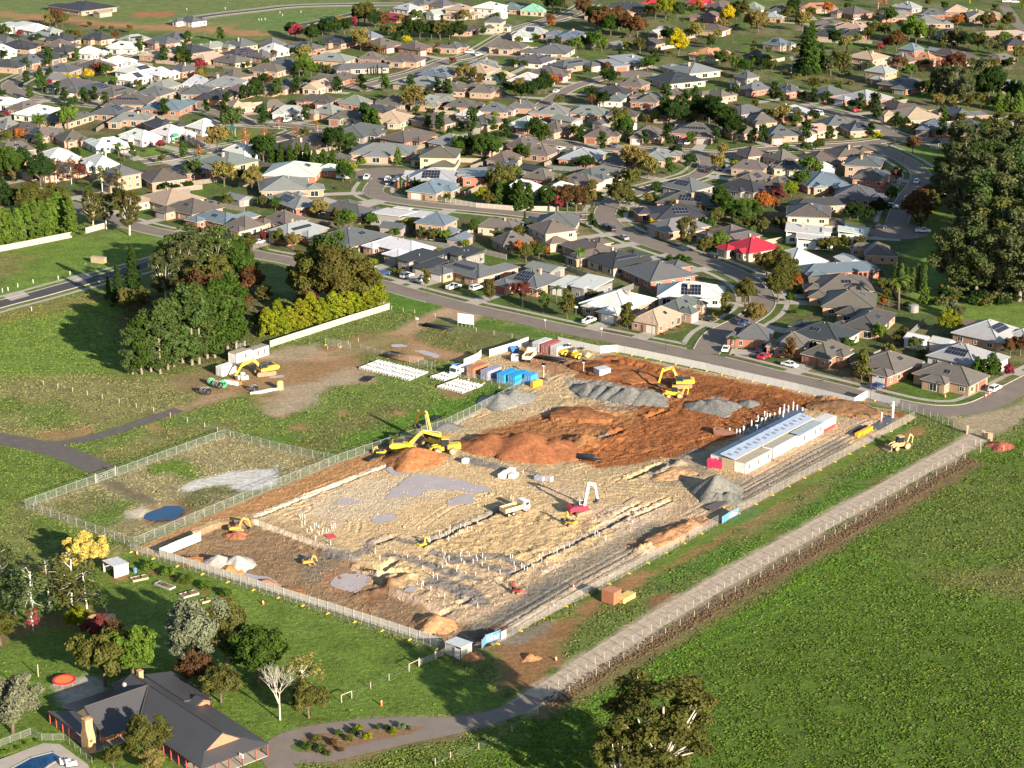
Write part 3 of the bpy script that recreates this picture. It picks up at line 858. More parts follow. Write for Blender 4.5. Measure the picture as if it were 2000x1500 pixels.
def proto(k):
 if k in PROTO:
  return PROTO[k]
 blocks, gpos = PROTO_DEF[k]
 roof, caps, wall, gut = MB(), MB(), MB(), MB()
 wins, top = [], []
 for bi, (x0, x1, y0, y1, ez, pd, kind) in enumerate(blocks):
  pt = math.radians(pd)
  wall.box(((x0 + x1) / 2, (y0 + y1) / 2, ez / 2 - .1), (x1 - x0, y1 - y0, ez + .2 - .01))
  if kind == 'h':
   z1, h = hip(roof, caps, x0, x1, y0, y1, ez, pt)
  elif kind in ('gy', 'gx'):
   z1, h = gable(roof, caps, wall, x0, x1, y0, y1, ez, pt, along=kind[1])
  else:
   h = (y1 - y0 + 1) * math.tan(pt)
   z1 = ez
   roof.prism([(y0 - .5, ez), (y1 + .5, ez + h), (y1 + .5, ez + h + .2), (y0 - .5, ez + .2)], 'x', x0 - .4, x1 + .4)
   wall.box(((x0 + x1) / 2, y1 - .15, ez + h / 2), (x1 - x0 - .04, .26, h - .05))
  oh = .55
  for c, s in (((x0 + x1) / 2, y0 - oh - .05, 0), (x1 - x0 + 2 * oh + .2, .1, .12)), (((x0 + x1) / 2, y1 + oh + .05, 0), (x1 - x0 + 2 * oh + .2, .1, .12)), ((x0 - oh - .05, (y0 + y1) / 2, 0), (.1, y1 - y0 + 2 * oh, .12)), ((x1 + oh + .05, (y0 + y1) / 2, 0), (.1, y1 - y0 + 2 * oh, .12)):
   if kind == 'h':
    gut.box((c[0], c[1], ez + .10), s)
  top.append((x0, x1, y0, y1, z1, h, kind, pt))
  def free(x, y):
   for bj, b in enumerate(blocks):
    if bj != bi and b[0] - .2 < x < b[1] + .2 and b[2] - .2 < y < b[3] + .2:
     return False
   return True
  levels = [1.45] if ez < 4 else [1.45, 4.2]
  for zc in levels:
   for side in range(4):
    L = (x1 - x0) if side < 2 else (y1 - y0)
    n = max(1, int(L / 4.2))
    for i in range(n):
     t = -L / 2 + L * (i + .5) / n
     if side == 0:
      p, rz = ((x0 + x1) / 2 + t, y0 - .03), 0
     elif side == 1:
      p, rz = ((x0 + x1) / 2 + t, y1 + .03), math.pi
     elif side == 2:
      p, rz = (x0 - .03, (y0 + y1) / 2 + t), -math.pi / 2
     else:
      p, rz = (x1 + .03, (y0 + y1) / 2 + t), math.pi / 2
     q = (p[0] + (0, 0, -.5, .5)[side], p[1] + (-.5, .5, 0, 0)[side])
     if not free(*q):
      continue
     if abs(p[0] - gpos[0]) < 3.3 and abs(p[1] - gpos[1]) < .3 and zc < 2:
      continue
     key = [(1.8, 1.4), (1.0, 1.5), (1.8, 1.4), (2.6, 2.1)][(i + side * 2 + bi) % 4]
     if zc > 2 and key == (2.6, 2.1):
      key = (1.8, 1.4)
     wins.append((key, (p[0], p[1], zc if key != (2.6, 2.1) else 1.25), rz))
 P_ = dict(roof=roof.mesh('roof', M['roof']), caps=caps.mesh('ridge_capping', M['roof']) if caps.f else None, wall=wall.mesh('wall', M['wall']),
              gut=gut.mesh('gutter', M['trim']) if gut.f else None, wins=wins, top=top, garage=gpos,
              box=(min(b[0] for b in blocks) - .6, max(b[1] for b in blocks) + .6, min(b[2] for b in blocks) - .6, max(b[3] for b in blocks) + .6))
 PROTO[k] = P_
 return P_
T = {}
T[(0, 0)] = '''640 38 440 cn|120 195 300 wwm|260 215 250 ww|460 262 320 lws|60 320 220 gn|240 345 340 cn|620 285 290 cn|770 290 270 cn|930 295 330 lns|1150 328 300 gk|1310 300 260 gk|440 358 260 bn|590 388 280 cn|30 388 150 ww|620 418 250 ww|830 392 260 ww|400 432 270 cn|250 462 270 gn|90 497 240 cn|420 530 280 gn|690 503 320 bnh|910 468 240 ww|1270 412 280 tn|1480 378 310 cn|1600 436 260 tn|1680 352 250 pn|1820 455 280 bm|1950 405 280 cns|1930 332 260 gn|1060 535 330 wws|1300 556 190 wm|1420 532 260 gk|1030 592 240 wws|1340 650 260 ps|1520 636 170 lw|1700 640 310 pw|1790 588 300 bn|1890 690 260 bn|560 655 350 gw|740 702 380 gks|460 612 220 gn|920 716 320 bks|1120 742 320 gnh|1270 778 340 bns|1540 698 230 gs|1670 742 240 cnh|1540 808 350 uk|60 782 260 ww|200 826 240 bn|340 860 350 wwh|620 885 380 gnh|830 880 280 gns|1060 912 300 pn|1250 945 340 cns|1910 850 280 tn|1550 965 290 ww|1340 1015 310 ww|1060 1055 310 ww|820 1095 340 ww|550 1062 300 bn|350 1034 300 bns|110 980 240 pnh|200 1000 280 dn|130 1150 250 bn|180 1200 300 pns|480 1215 380 wnh|710 1245 310 ww|420 1315 400 bn|900 1352 320 gn2|1270 1355 370 bnh|1500 1295 380 gk|1740 1235 440 pn|1910 1160 240 wwh|1480 150 160 gw|800 80 120 tsk'''
T[(500, 0)] = '''1190 62 230 lw2|1080 112 240 rkk|1420 95 170 lwG|1600 72 250 tm2|1850 55 300 ww2|1310 18 230 gn|1460 25 190 gn|1620 215 280 dn|1930 205 190 gm2|1960 270 160 lw|60 332 220 gn|330 362 310 gks|130 380 260 ww|620 312 270 cn|890 268 140 un|1000 336 290 bk|1360 362 290 bk|1540 372 230 gnh|1830 372 310 bn|40 425 190 gn|630 442 330 pnh|250 492 310 gs|90 532 260 bn|830 512 360 gsL|970 448 230 bk|1140 470 320 bn|1790 492 290 pn|1700 538 280 tn|1450 558 340 uns|640 592 330 bk|1290 632 350 pn|590 655 260 tmG|320 655 270 gn|60 682 190 bn|1610 675 240 bn|1790 694 220 bns|1940 585 210 tw|510 775 280 dk|760 782 280 pk|1030 785 280 bn|1400 785 300 pn|950 845 220 cn|1680 812 300 bnh|1930 825 280 gn|60 835 250 bn|250 852 250 lwh|550 868 310 pnh|690 895 280 bs|1060 915 300 tm|1420 918 370 bn|1770 935 310 bn|1710 885 170 wm|790 1015 410 gs|470 1065 310 bn|1220 1055 400 bk|1550 1088 320 pn|290 1128 380 dn|1000 1168 410 pn|1380 1205 330 bm2|1880 1125 260 bnh|1955 1230 150 bn|620 1235 280 bk|350 1325 470 wk|280 1418 450 pn|1520 1385 470 lks|1490 1470 430 unh|1640 1310 330 lk2m|1850 1300 200 gsm'''
T[(1000, 0)] = '''30 55 150 un|160 65 200 emh|760 98 310 onh|900 48 300 cnh|1110 14 140 rk|1480 12 120 rk|1620 35 230 bk|1930 55 170 pn|1540 112 240 bk|1560 212 270 bn|1210 245 240 lnG|80 245 250 lns|370 265 330 uns|575 312 130 tsk|800 328 130 psk|1070 325 190 dn|200 375 400 gm|150 455 310 gws|520 492 350 gns|310 558 310 bn|130 608 310 ww|850 472 400 lsm|1530 402 290 om|1400 523 350 pm|1260 598 390 cm|940 642 220 bkh|1900 430 210 dk|1840 612 190 gs2|1880 668 220 gk|1280 722 270 bn|1590 725 250 bn|1030 755 280 bk|760 705 300 cn|810 755 190 gw|280 852 310 pkh|40 825 170 gn|580 865 270 pnh|430 912 210 psk|860 885 200 dn|700 938 120 gsk|1120 872 150 dk|1620 875 250 pn|1810 855 280 gs|90 965 260 lkh|330 992 210 bn|700 1035 260 bnh|1090 1035 250 bn|1400 1015 370 bks|1840 1015 240 bnh|40 1115 140 bk|240 1165 260 bnh|560 1195 320 lkh|1080 1205 390 pn|180 1295 220 csk|690 1345 370 gm|500 1395 330 bnh|290 1372 200 bk|150 1445 280 wws|370 1470 370 wwh|1960 1195 240 bn|1910 1285 230 bn|1860 1375 310 bms|1330 1445 390 gss|1780 1450 350 cs|880 1250 280 gn|1960 930 180 bn'''
T[(1500, 0)] = '''60 65 170 gnh|40 112 170 ln|380 42 230 on|670 88 270 bk|1080 42 190 ls|980 105 270 pk|1290 98 150 gk|1270 152 260 pn|1500 72 200 tk|1690 112 230 tk|1840 260 370 tkL|1450 258 190 dnh|640 195 260 tw|620 260 140 ck|480 258 220 cn|1140 390 210 uk2|790 436 340 tn2|1060 455 170 bn|1240 450 220 ok|1410 412 170 dk|1510 445 260 dn|1760 444 250 bk|1950 330 120 ck|1310 378 110 psk|850 556 250 ln2|1050 645 380 gk|1850 655 210 lkG|150 685 270 gkh|450 715 310 gk|740 750 370 lk|1010 815 290 dns|1110 885 370 tns|1510 868 310 gk|90 332 140 uns|170 865 340 lks|350 1005 330 tm|110 1025 270 gn|550 955 300 gn|710 985 170 gns|1300 985 270 un|1520 975 230 cnh|1870 905 190 ww2m|1920 1015 180 lw|620 1185 340 bk|370 1215 310 bn|60 1205 170 bm|90 1285 210 bms|770 1275 380 gn2s|800 1360 400 bk2s|660 1410 420 uL|620 1480 430 gnh|70 1405 210 bks|470 1335 200 ww'''
T[(0, 375)] = '''1300 40 480 tm|1470 112 420 bn|1750 185 460 ukh|1960 235 320 bm|1860 20 200 psk'''
T[(500, 375)] = '''440 58 540 pks|760 110 520 gn|1060 150 480 wsm|1080 245 190 gsk|1520 235 380 un2|1880 240 270 bm|1560 315 190 usk|120 222 380 bnh|330 285 460 lks|700 345 580 gnh|1110 430 560 wn|1300 500 480 csm|1560 470 200 csm|1700 580 560 gns'''
T[(1000, 375)] = '''170 680 480 gns|260 565 260 psk|340 300 440 bm2s|80 355 230 bn|360 205 300 gn|590 420 600 bns|1370 55 560 bns|1290 135 540 cns|1310 235 460 pns|1690 320 400 bns|1850 415 400 rm|880 510 500 cms|1180 600 600 gk|490 700 420 wsm|800 845 520 wn|1380 745 480 wws|1340 870 380 gn|1130 945 380 tn|1900 1110 360 gk'''
T[(1500, 375)] = '''500 50 500 cnL|400 160 420 bm2s|350 310 360 wwm|620 285 220 wwm|190 505 420 wn|620 525 190 wwk|570 610 620 ukL|560 720 500 bk|580 835 560 bnh|560 950 580 dnh|400 1050 620 cmh|60 1120 250 bk|410 1200 420 bkh|830 440 300 bn|910 1325 500 bkh|1410 1415 500 bn|1500 1230 560 lws|1770 1080 520 lns|1245 1135 140 wwk|1350 1160 90 wwk|1820 480 10 gs'''
T[(1500, 375)] = T[(1500, 375)].rsplit('|', 1)[0]
def nearest_road(x, y):
 best = (1e9, None, None, None)
 for k, pts in RL.items():
  if k.startswith('new_'):
   continue
  for i in range(0, len(pts) - 1, 2):
   d = math.hypot(pts[i].x - x, pts[i].y - y)
   if d < best[0]:
    t = pts[min(i + 2, len(pts) - 1)] - pts[max(i - 2, 0)]
    best = (d, pts[i], t, ROADS[k][1] / 2)
 return best
HOUSES = []
hr = random.Random(21)
for org, txt in T.items():
 for e in txt.split('|'):
  zx, zy, zw, fl = e.split()
  px, py = org[0] + float(zx) / 4, org[1] + float(zy) / 4
  rc, wc, flags = fl[0], fl[1], fl[2:]
  if 'k' in flags and len(fl) > 2:
   k = 8
  elif '2' in flags and 'm' not in flags:
   k = 4
  elif 'm' in flags:
   k = 6
  elif 'G' in flags:
   k = 5
  elif 'L' in flags:
   k = 9
  else:
   k = hr.choice([0, 0, 1, 1, 2, 3, 3, 7])
  g = G(px, py, 3.6 if '2' not in flags else 5.5)
  d, q, t, hw = nearest_road(g.x, g.y)
  if d < 60:
   ang = math.atan2(t.y, t.x)
   n = Vector((-t.y, t.x)).normalized()
   toroad = Vector((q.x - g.x, q.y - g.y))
   rz = ang if toroad.dot(n) < 0 else ang + math.pi
  else:
   rz = math.radians(hr.choice([47, 137, -43, -133]))
  if k == 8:
   rz += math.pi / 2 * hr.choice([0, 1])
  if fl.endswith('L'):
   rz = math.radians(12)
  mir = hr.choice([1, -1])
  b = proto(k)['box']
  W_, D_ = b[1] - b[0], b[3] - b[2]
  c, s = abs(math.cos(rz)), abs(math.sin(rz))
  wm = 1.29 * float(zw) / 4 / ppm(py)
  sc = max(.66, min(1.75, wm / (W_ * c + D_ * s)))
  HOUSES.append(dict(x=g.x, y=g.y, rz=rz, sc=sc, sc0=sc, k=k, mir=mir, rc=rc, wc=wc, flags=flags, px=px, py=py, road=(d, q, hw)))
def corners(h, grow=0.0):
 b = proto(h['k'])['box']
 cx, cy = (b[0] + b[1]) / 2 * h['mir'], (b[2] + b[3]) / 2
 hx, hy = (b[1] - b[0]) / 2 * h['sc'] + grow, (b[3] - b[2]) / 2 * h['sc'] + grow
 c, s = math.cos(h['rz']), math.sin(h['rz'])
 ox, oy = h['x'], h['y']      # the plan's centre stands on (x, y)
 return [(ox + c * a - s * q, oy + s * a + c * q) for a, q in ((-hx, -hy), (hx, -hy), (hx, hy), (-hx, hy))]
def sat(A, B):
 for poly_ in (A, B):
  for i in range(2):
   ex, ey = poly_[i + 1][0] - poly_[i][0], poly_[i + 1][1] - poly_[i][1]
   nx, ny = -ey, ex
   a = [p[0] * nx + p[1] * ny for p in A]
   b = [p[0] * nx + p[1] * ny for p in B]
   if max(a) < min(b) or max(b) < min(a):
    return False
 return True
for it in range(22):
 moved = 0
 for h in HOUSES:
  if h['k'] == 8:
   continue
  cs = corners(h, .8)
  for k, pts in RL.items():
   for q in pts[::2]:
    if abs(q.x - h['x']) > 26 or abs(q.y - h['y']) > 26:
     continue
    if inside(np.array([q.x]), np.array([q.y]), [(h['x'] + (c[0] - h['x']) * 1.0, h['y'] + (c[1] - h['y'])) for c in corners(h, ROADS[k][1] / 2 + 1.2)])[0]:
     d = Vector((h['x'] - q.x, h['y'] - q.y))
     if d.length > .1:
      d.normalize()
      h['x'] += d.x * .7
      h['y'] += d.y * .7
      moved += 1
     break
 for i, a in enumerate(HOUSES):
  for b in HOUSES[i + 1:]:
   if abs(a['x'] - b['x']) > 34 or abs(a['y'] - b['y']) > 34:
    continue
   if sat(corners(a, -.1), corners(b, -.1)):
    d = Vector((a['x'] - b['x'], a['y'] - b['y']))
    d = d.normalized() if d.length > .1 else Vector((1, 0))
    for h, s in ((a, 1), (b, -1)):
     h['x'] += d.x * s * .5
     h['y'] += d.y * s * .5
     if h['sc'] > .84 * h['sc0']:
      h['sc'] *= .985
    moved += 1
 if not moved:
  break
def on_house(x, y, grow=1.0):
 for h in HOUSES:
  if abs(h['x'] - x) < 22 and abs(h['y'] - y) < 22:
   if inside(np.array([x]), np.array([y]), corners(h, grow))[0]:
    return True
 return False
def build_house(h):
 p = proto(h['k'])
 b = p['box']
 shed = h['k'] == 8
 roofn, walln = ROOFN[h['rc']], WALLN[h['wc']] if h['wc'] in WALLC else 'brick'
 storey = 'two storey ' if h['k'] == 4 else ''
 if shed:
  desc = '%s garden shed with gabled %s roof' % (walln, roofn)
 elif h['k'] == 6:
  desc = 'modern %s house, flat %s roof' % (walln, roofn)
 else:
  desc = '%s%s house, %s roof' % (storey, walln, roofn) + (' with solar' if 's' in h['flags'] else '')
 t = thing('shed' if shed else 'house', desc, 'shed' if shed else 'house', (h['x'], h['y'], 0), h['rz'], 'garden sheds of the suburb' if shed else 'houses of the suburb', (h['sc'] * h['mir'], h['sc'], 1.0))
 rr = random.Random(int(h['px'] * 7 + h['py'] * 131))
 ox, oy = -(b[0] + b[1]) / 2, -(b[2] + b[3]) / 2
 rc = jit(ROOFC[h['rc']], .14, rr)
 part('wall', p['wall'], t, (ox, oy, 0), color=jit(WALLC.get(h['wc'], WALLC['n']), .15, rr))
 part('roof', p['roof'], t, (ox, oy, 0), color=rc)
 if p['caps']:
  part('ridge_capping', p['caps'], t, (ox, oy, 0), color=tuple(v * .82 for v in rc))
 if p['gut']:
  part('gutter', p['gut'], t, (ox, oy, 0), color=rr.choice([(.5, .47, .42), tuple(v * .8 for v in rc), (.3, .28, .26)]))
 for key, loc, rz in p['wins']:
  if shed and key != (1.0, 1.5):
   continue
  part('window', WIN[key], t, (loc[0] + ox, loc[1] + oy, loc[2]), rz)
 gx, gy = p['garage']
 gc = rr.choice([(.55, .5, .43), (.3, .28, .26), (.12, .115, .11), (.25, .1, .07), (.62, .6, .57)])
 part('garage_door', GARAGE, t, (gx + ox, gy + oy - .06, 0), color=gc, scale=(.9, 1, 1) if not shed else (.55, 1, .95))
 if not shed:
  tb = p['top'][0]
  part('front_door', DOOR, t, (gx + ox + (3.9 if gx < 0 else -3.9), (tb[2] if h['k'] != 3 else -10) + oy - .08, 0), color=(.12, .07, .05))
 x0, x1, y0, y1, z1, hh, kind, pt = p['top'][0]
 if not shed:
  for _ in range(rr.choice([1, 2, 2])):
   u = rr.uniform(.25, .75)
   part('roof_vent', VENT, t, (ox + (x0 + x1) / 2 + rr.uniform(-1, 1), oy + (y0 + y1) / 2 + (u - .5) * (y1 - y0) * .4, z1 + hh * .86 if kind == 'h' else z1 + hh * .7))
  if 's' in h['flags'] or 'h' in h['flags'] or (rr.random() < .5 and h['k'] != 6):
   key = rr.choice([(5, 2), (7, 2), (6, 3), (9, 1)]) if 's' in h['flags'] else rr.choice([(2, 1), (3, 1)])
   w, d = x1 - x0, y1 - y0
   if kind == 's':
    faces = [((0, -1), (0, 0, pt))]
   elif kind == 'gx' or (kind == 'h' and w >= d):
    faces = [((0, -1), None), ((0, 1), None)]
   else:
    faces = [((-1, 0), None), ((1, 0), None)]
   best = None
   for f, _ in faces:
    c, s = math.cos(h['rz']), math.sin(h['rz'])
    fx, fy = f[0] * h['mir'], f[1]
    wx, wy = c * fx - s * fy, s * fx + c * fy
    sc = wx * SUN_DIR.x + wy * SUN_DIR.y
    if best is None or sc > best[0]:
     best = (sc, f)
   f = best[1]
   half = (d if f[0] == 0 else w) / 2 + .55
   if kind == 's':
    zz = z1 + .2 + ((y1 - y0 + 1) * math.tan(pt)) * .5
    part('solar_array', SOLAR[key], t, (ox + (x0 + x1) / 2, oy + (y0 + y1) / 2, zz + .02), rot=(pt, 0, 0))
   else:
    fr = .48
    cx = ox + (x0 + x1) / 2 + f[0] * half * fr
    cy = oy + (y0 + y1) / 2 + f[1] * half * fr
    zz = z1 + half * (1 - fr) * math.tan(pt) + .03
    lim = min(1.0, (half / math.cos(pt) * .8) / (key[1] * 1.72), (max(w, d) - min(w, d) * .45) / (key[0] * 1.03))
    slide = 0
    if key[0] <= 3:
     slide = rr.uniform(-1.5, 1.5)
    if f[0] == 0:
     part('solar_array', SOLAR[key], t, (cx + slide, cy, zz), rot=(-f[1] * pt, 0, 0), scale=max(.45, lim))
    else:
     part('solar_array', SOLAR[key], t, (cx, cy + slide, zz), rot=(0, f[0] * pt, 0) if False else (Matrix.Rotation(f[0] * pt, 3, 'Y') @ Matrix.Rotation(math.pi / 2, 3, 'Z')).to_euler(), scale=max(.45, lim))
  if rr.random() < .18:
   ch = MB().box((0, 0, 0), (.9, .7, 1.8)).box((0, 0, .95), (1.05, .85, .12)).mesh('chimney', M['wall'])
   part('chimney', ch, t, (ox + x0 + (x1 - x0) * .3, oy + (y0 + y1) / 2 + .8, z1 + hh * .85), color=(.4, .3, .22))
 h['obj'] = t
 return t
for h in HOUSES:
 build_house(h)
DW = []
for h in HOUSES:
 if h['k'] == 8:
  continue
 p = proto(h['k'])
 b = p['box']
 gx = (p['garage'][0] - (b[0] + b[1]) / 2) * h['mir'] * h['sc']
 gy = (p['garage'][1] - (b[2] + b[3]) / 2) * h['sc']
 c, s = math.cos(h['rz']), math.sin(h['rz'])
 a = Vector((h['x'] + c * gx - s * gy, h['y'] + s * gx + c * gy))
 dirv = Vector((s, -c))
 d, q, t, hw = nearest_road(a.x, a.y)
 L = d - hw
 if L < 1 or L > 22:
  continue
 n = Vector((-dirv.y, dirv.x)) * 2.3
 e = a + dirv * L
 if any(on_house(*(a + dirv * (L * f)), .2) for f in (.45, .75, .98)):
  continue
 mb = MB().add([(v.x, v.y, .02 + (len(DW) % 5) * .004) for v in (a + n, a - n, e - n * 1.1, e + n * 1.1)], [(0, 1, 2, 3)])
 o = part('driveway', mb.mesh('driveway', M['concrete']))
 struct(o)
 DW.append((a, dirv, L))
FENCES = []
fr_ = random.Random(5)
FCOL = [(.24, .19, .145), (.31, .26, .20), (.20, .165, .13), (.36, .31, .25), (.14, .14, .135)]
def fence_seg(a, b, z=1.8):
 d = b - a
 L = d.length
 mb = MB()
 n = max(1, int(L / 2.4))
 u = d.normalized()
 rz = math.atan2(u.y, u.x)
 for i in range(n):
  m = u * (L * (i + .5) / n)
  mb.box((m.x, m.y, z / 2 + fr_.uniform(-.03, .03)), (L / n - .02, .05, z), rz=rz)
 for i in range(n + 1):
  m = u * (L * i / n)
  mb.box((m.x, m.y, z / 2 + .05), (.12, .12, z + .1), rz=rz)
 return mb
for h in HOUSES:
 if h['k'] == 8 or h['py'] < 60:
  continue
 cs = corners(h, 2.2)
 c, s = math.cos(h['rz']), math.sin(h['rz'])
 back = Vector((-s, c))
 A, B = Vector(cs[2]), Vector(cs[3])
 A2, B2 = A + back * 5, B + back * 5
 A0, B0 = A - back * 9, B - back * 9
 segs = [(A0, A2), (A2, B2), (B2, B0)]
 mb = MB()
 linked = True
 for p0, p1 in segs:
  ok = True
  for f in np.linspace(0, 1, 6):
   q = p0 + (p1 - p0) * float(f)
   if on_house(q.x, q.y, .35) or near_road(q, None, 1.5) or any((q - v).length < 3 for f2 in FENCES for v in f2 if abs(v.x - q.x) < 3):
    ok = False
    break
  if ok and (not mb.f or linked):
   g = fence_seg(p0, p1)
   off = p0 - Vector((h['x'], h['y']))
   mb.add([(v[0] + off.x, v[1] + off.y, v[2]) for v in g.v], g.f)
   FENCES.append([p0 + (p1 - p0) * t for t in (0, .25, .5, .75, 1)])
  elif mb.f:
   linked = False
 if mb.f:
  o = part('paling_fence', mb.mesh('paling_fence', M['wood']), None, (h['x'], h['y'], 0), color=fr_.choice(FCOL))
  tag(o, 'timber fence behind %s roofed house' % ROOFN[h['rc']], 'fence', 'back yard fences of the suburb', True)
# ---------------------------------------------------------------- trees, shrubs, hedges
LEAFC = {'a': (0.030, 0.056, 0.015), 'b': (0.052, 0.092, 0.018), 'c': (0.100, 0.160, 0.026), 'd': (0.098, 0.098, 0.026), 'e': (0.200, 0.165, 0.050),
         'f': (0.46, 0.36, 0.020), 'g': (0.300, 0.115, 0.030), 'h': (0.280, 0.045, 0.060), 'i': (0.120, 0.065, 0.030), 'j': (0.190, 0.215, 0.018),
         'k': (0.155, 0.180, 0.110), 'l': (0.092, 0.108, 0.042), 'm': (0.56, 0.46, 0.110), 'n': (0.070, 0.105, 0.030), 'o': (0.16, 0.05, 0.04)}
LEAFN = {'a': 'dark green', 'b': 'green', 'c': 'bright green', 'd': 'olive', 'e': 'straw coloured', 'f': 'yellow', 'g': 'orange', 'h': 'crimson', 'i': 'russet brown',
         'j': 'yellow-green', 'k': 'silvery', 'l': 'grey-green', 'm': 'pale yellow', 'n': 'mid green', 'o': 'purple-red'}
def leaf_quads(cen, nrm, size, rg, stretch=1.4):
 n = len(cen)
 r = rg.normal(size=(n, 3))
 a = np.cross(nrm, r)
 a /= np.linalg.norm(a, axis=1, keepdims=True) + 1e-9
 b = np.cross(nrm, a)
 s = size * (0.6 + .8 * rg.random((n, 1)))
 a, b = a * s * stretch * .5, b * s * .5
 bend = nrm * s * .18
 v = np.stack([cen - a, cen - b * .9 + bend, cen + a, cen + b * .9 + bend], 1).reshape(-1, 3)
 q = np.arange(4 * n).reshape(n, 4)
 return v, q
def make_tree(kind, seed):
 rg = np.random.default_rng(seed)
 tr = MB()
 cl, rad = [], []
 leaf, per, droop, flat = .4, 60, 0.0, 1.0
 if kind in ('round', 'round_s', 'wide', 'shaggy'):
  H = 10.0
  K = {'round': 66, 'round_s': 30, 'wide': 110, 'shaggy': 84}[kind]
  R = np.array([4.3, 4.3, 4.0]) if kind != 'wide' else np.array([6.4, 6.4, 3.9])
  c0 = np.array([0, 0, 5.4 if kind != 'wide' else 5.6])
  for _ in range(K):
   d = rg.normal(size=3)
   d /= np.linalg.norm(d)
   if d[2] < -.55:
    d[2] *= -.6
   t = rg.uniform(.45, 1.0) ** .6
   lump = 1 + .22 * math.sin(3 * math.atan2(d[1], d[0]) + seed) + .12 * rg.normal()
   cl.append(c0 + d * R * t * lump * .82)
   rad.append(rg.uniform(.7, 1.25) * (1.45 if kind == 'round_s' else 1))
  leaf, per = {'round': (.36, 185), 'round_s': (.62, 58), 'wide': (.38, 240), 'shaggy': (.30, 230)}[kind]
  trunk_top, tr_r = 2.3, .3
 elif kind in ('street', 'street_s'):
  H = 7.5
  K = 34 if kind == 'street' else 16
  for i in range(K):
   z = 1.7 + 5.4 * ((i + rg.random()) / K)
   u = (z - 1.5) / 6.0
   rr_ = 2.25 * math.sin(math.pi * min(.98, u * .86 + .12)) ** .8
   th = rg.uniform(0, 6.28)
   q = rr_ * rg.uniform(.25, .85)
   cl.append(np.array([q * math.cos(th), q * math.sin(th), z]))
   rad.append(rg.uniform(.55, .9) * (1.4 if kind == 'street_s' else 1))
  leaf, per = ((.38, 52) if kind == 'street' else (.62, 34))
  trunk_top, tr_r = 2.0, .13
 elif kind in ('gum', 'gum_big'):
  H = 18.0
  K = 36 if kind == 'gum' else 84
  for i in range(K):
   th = 2.4 * i + rg.uniform(-.5, .5)
   u = (i + .5) / K
   z = (3.6 if kind == 'gum' else 5.0) + (13.4 if kind == 'gum' else 12.0) * (1 - u) ** .8 + rg.uniform(-1.2, .8)
   env = 5.2 * math.sin(math.pi * min(.97, (z - 3.5) / 16.0)) ** .7
   q = env * rg.uniform(.35, 1.0)
   cl.append(np.array([q * math.cos(th), q * math.sin(th), z]))
   rad.append(rg.uniform(1.1, 1.9) if kind == 'gum' else rg.uniform(.7, 1.25))
  leaf, per, droop = ((.46, 190, .25) if kind == 'gum' else (.30, 190, .3))
  trunk_top, tr_r = 5.0, .42
 elif kind == 'poplar':     # tall upright gum of a windbreak row
  H = 18.0
  K = 40
  for i in range(K):
   z = 2.2 + 15.0 * (i + rg.random()) / K
   env = 3.0 * math.sin(math.pi * min(.98, (z + .5) / 19.0)) ** .6
   th = rg.uniform(0, 6.28)
   q = env * rg.uniform(.2, .95)
   cl.append(np.array([q * math.cos(th), q * math.sin(th), z]))
   rad.append(rg.uniform(.8, 1.5))
  leaf, per, droop = .48, 130, .15
  trunk_top, tr_r = 6.0, .3
 elif kind == 'conifer':
  H = 20.0
  for i in range(90):
   u = (i + rg.random()) / 90
   z = 1.5 + 18.2 * u
   env = (5.2 * (1 - u) ** .85 + .3) * (0.72 + .28 * math.sin(u * 46))
   th = 2.4 * i
   q = env * rg.uniform(.45, 1.0)
   cl.append(np.array([q * math.cos(th), q * math.sin(th), z - q * .12]))
   rad.append(.55 + 1.0 * (1 - u))
  leaf, per, flat = .55, 64, .55
  trunk_top, tr_r = 10.0, .45
 elif kind == 'cypress':
  H = 10.0
  K = 60
  for i in range(K):
   u = (i + rg.random()) / K
   z = .5 + 9.2 * u
   env = 2.4 * (1 - u ** 1.8) ** .75 + .15
   th = 2.4 * i + rg.uniform(-.3, .3)
   q = env * rg.uniform(.5, .9)
   cl.append(np.array([q * math.cos(th), q * math.sin(th), z]))
   rad.append(rg.uniform(.55, .85) * (1.1 - .5 * u))
  leaf, per = .40, 84
  trunk_top, tr_r = 4.0, .2
 elif kind == 'column':
  H = 9.0
  for i in range(40):
   u = (i + rg.random()) / 40
   env = .95 * math.sin(math.pi * min(.97, u * .9 + .08)) ** .5
   th = 2.4 * i
   q = env * rg.uniform(.2, .7)
   cl.append(np.array([q * math.cos(th), q * math.sin(th), .4 + 8.4 * u]))
   rad.append(.5)
  leaf, per = .36, 26
  trunk_top, tr_r = 3.0, .12
 elif kind in ('shrub', 'mound'):
  H = 2.4
  K = 16
  for i in range(K):
   d = rg.normal(size=3)
   d /= np.linalg.norm(d)
   d[2] = abs(d[2])
   cl.append(np.array([0, 0, .5]) + d * np.array([1.25, 1.25, 1.2]) * rg.uniform(.4, .9))
   rad.append(rg.uniform(.45, .7))
  leaf, per = (.42, 22) if kind == 'shrub' else (.2, 80)
  trunk_top, tr_r = .5, .07
 elif kind == 'wispy':
  H = 9.0
  for i in range(40):
   th = rg.uniform(0, 6.28)
   z = rg.uniform(2.5, 8.6)
   q = rg.uniform(.2, 2.6) * math.sin(math.pi * min(.97, z / 9.5)) ** .5
   cl.append(np.array([q * math.cos(th), q * math.sin(th), z]))
   rad.append(rg.uniform(.5, .9))
  leaf, per, droop = .26, 30, .4
  trunk_top, tr_r = 4.0, .14
 bend = [rg.uniform(-.25, .25), rg.uniform(-.25, .25)]
 tt = Vector((bend[0], bend[1], trunk_top))
 tr.tube((0, 0, -.3), tt, tr_r, tr_r * .72, 7, caps=False)
 lead = tt
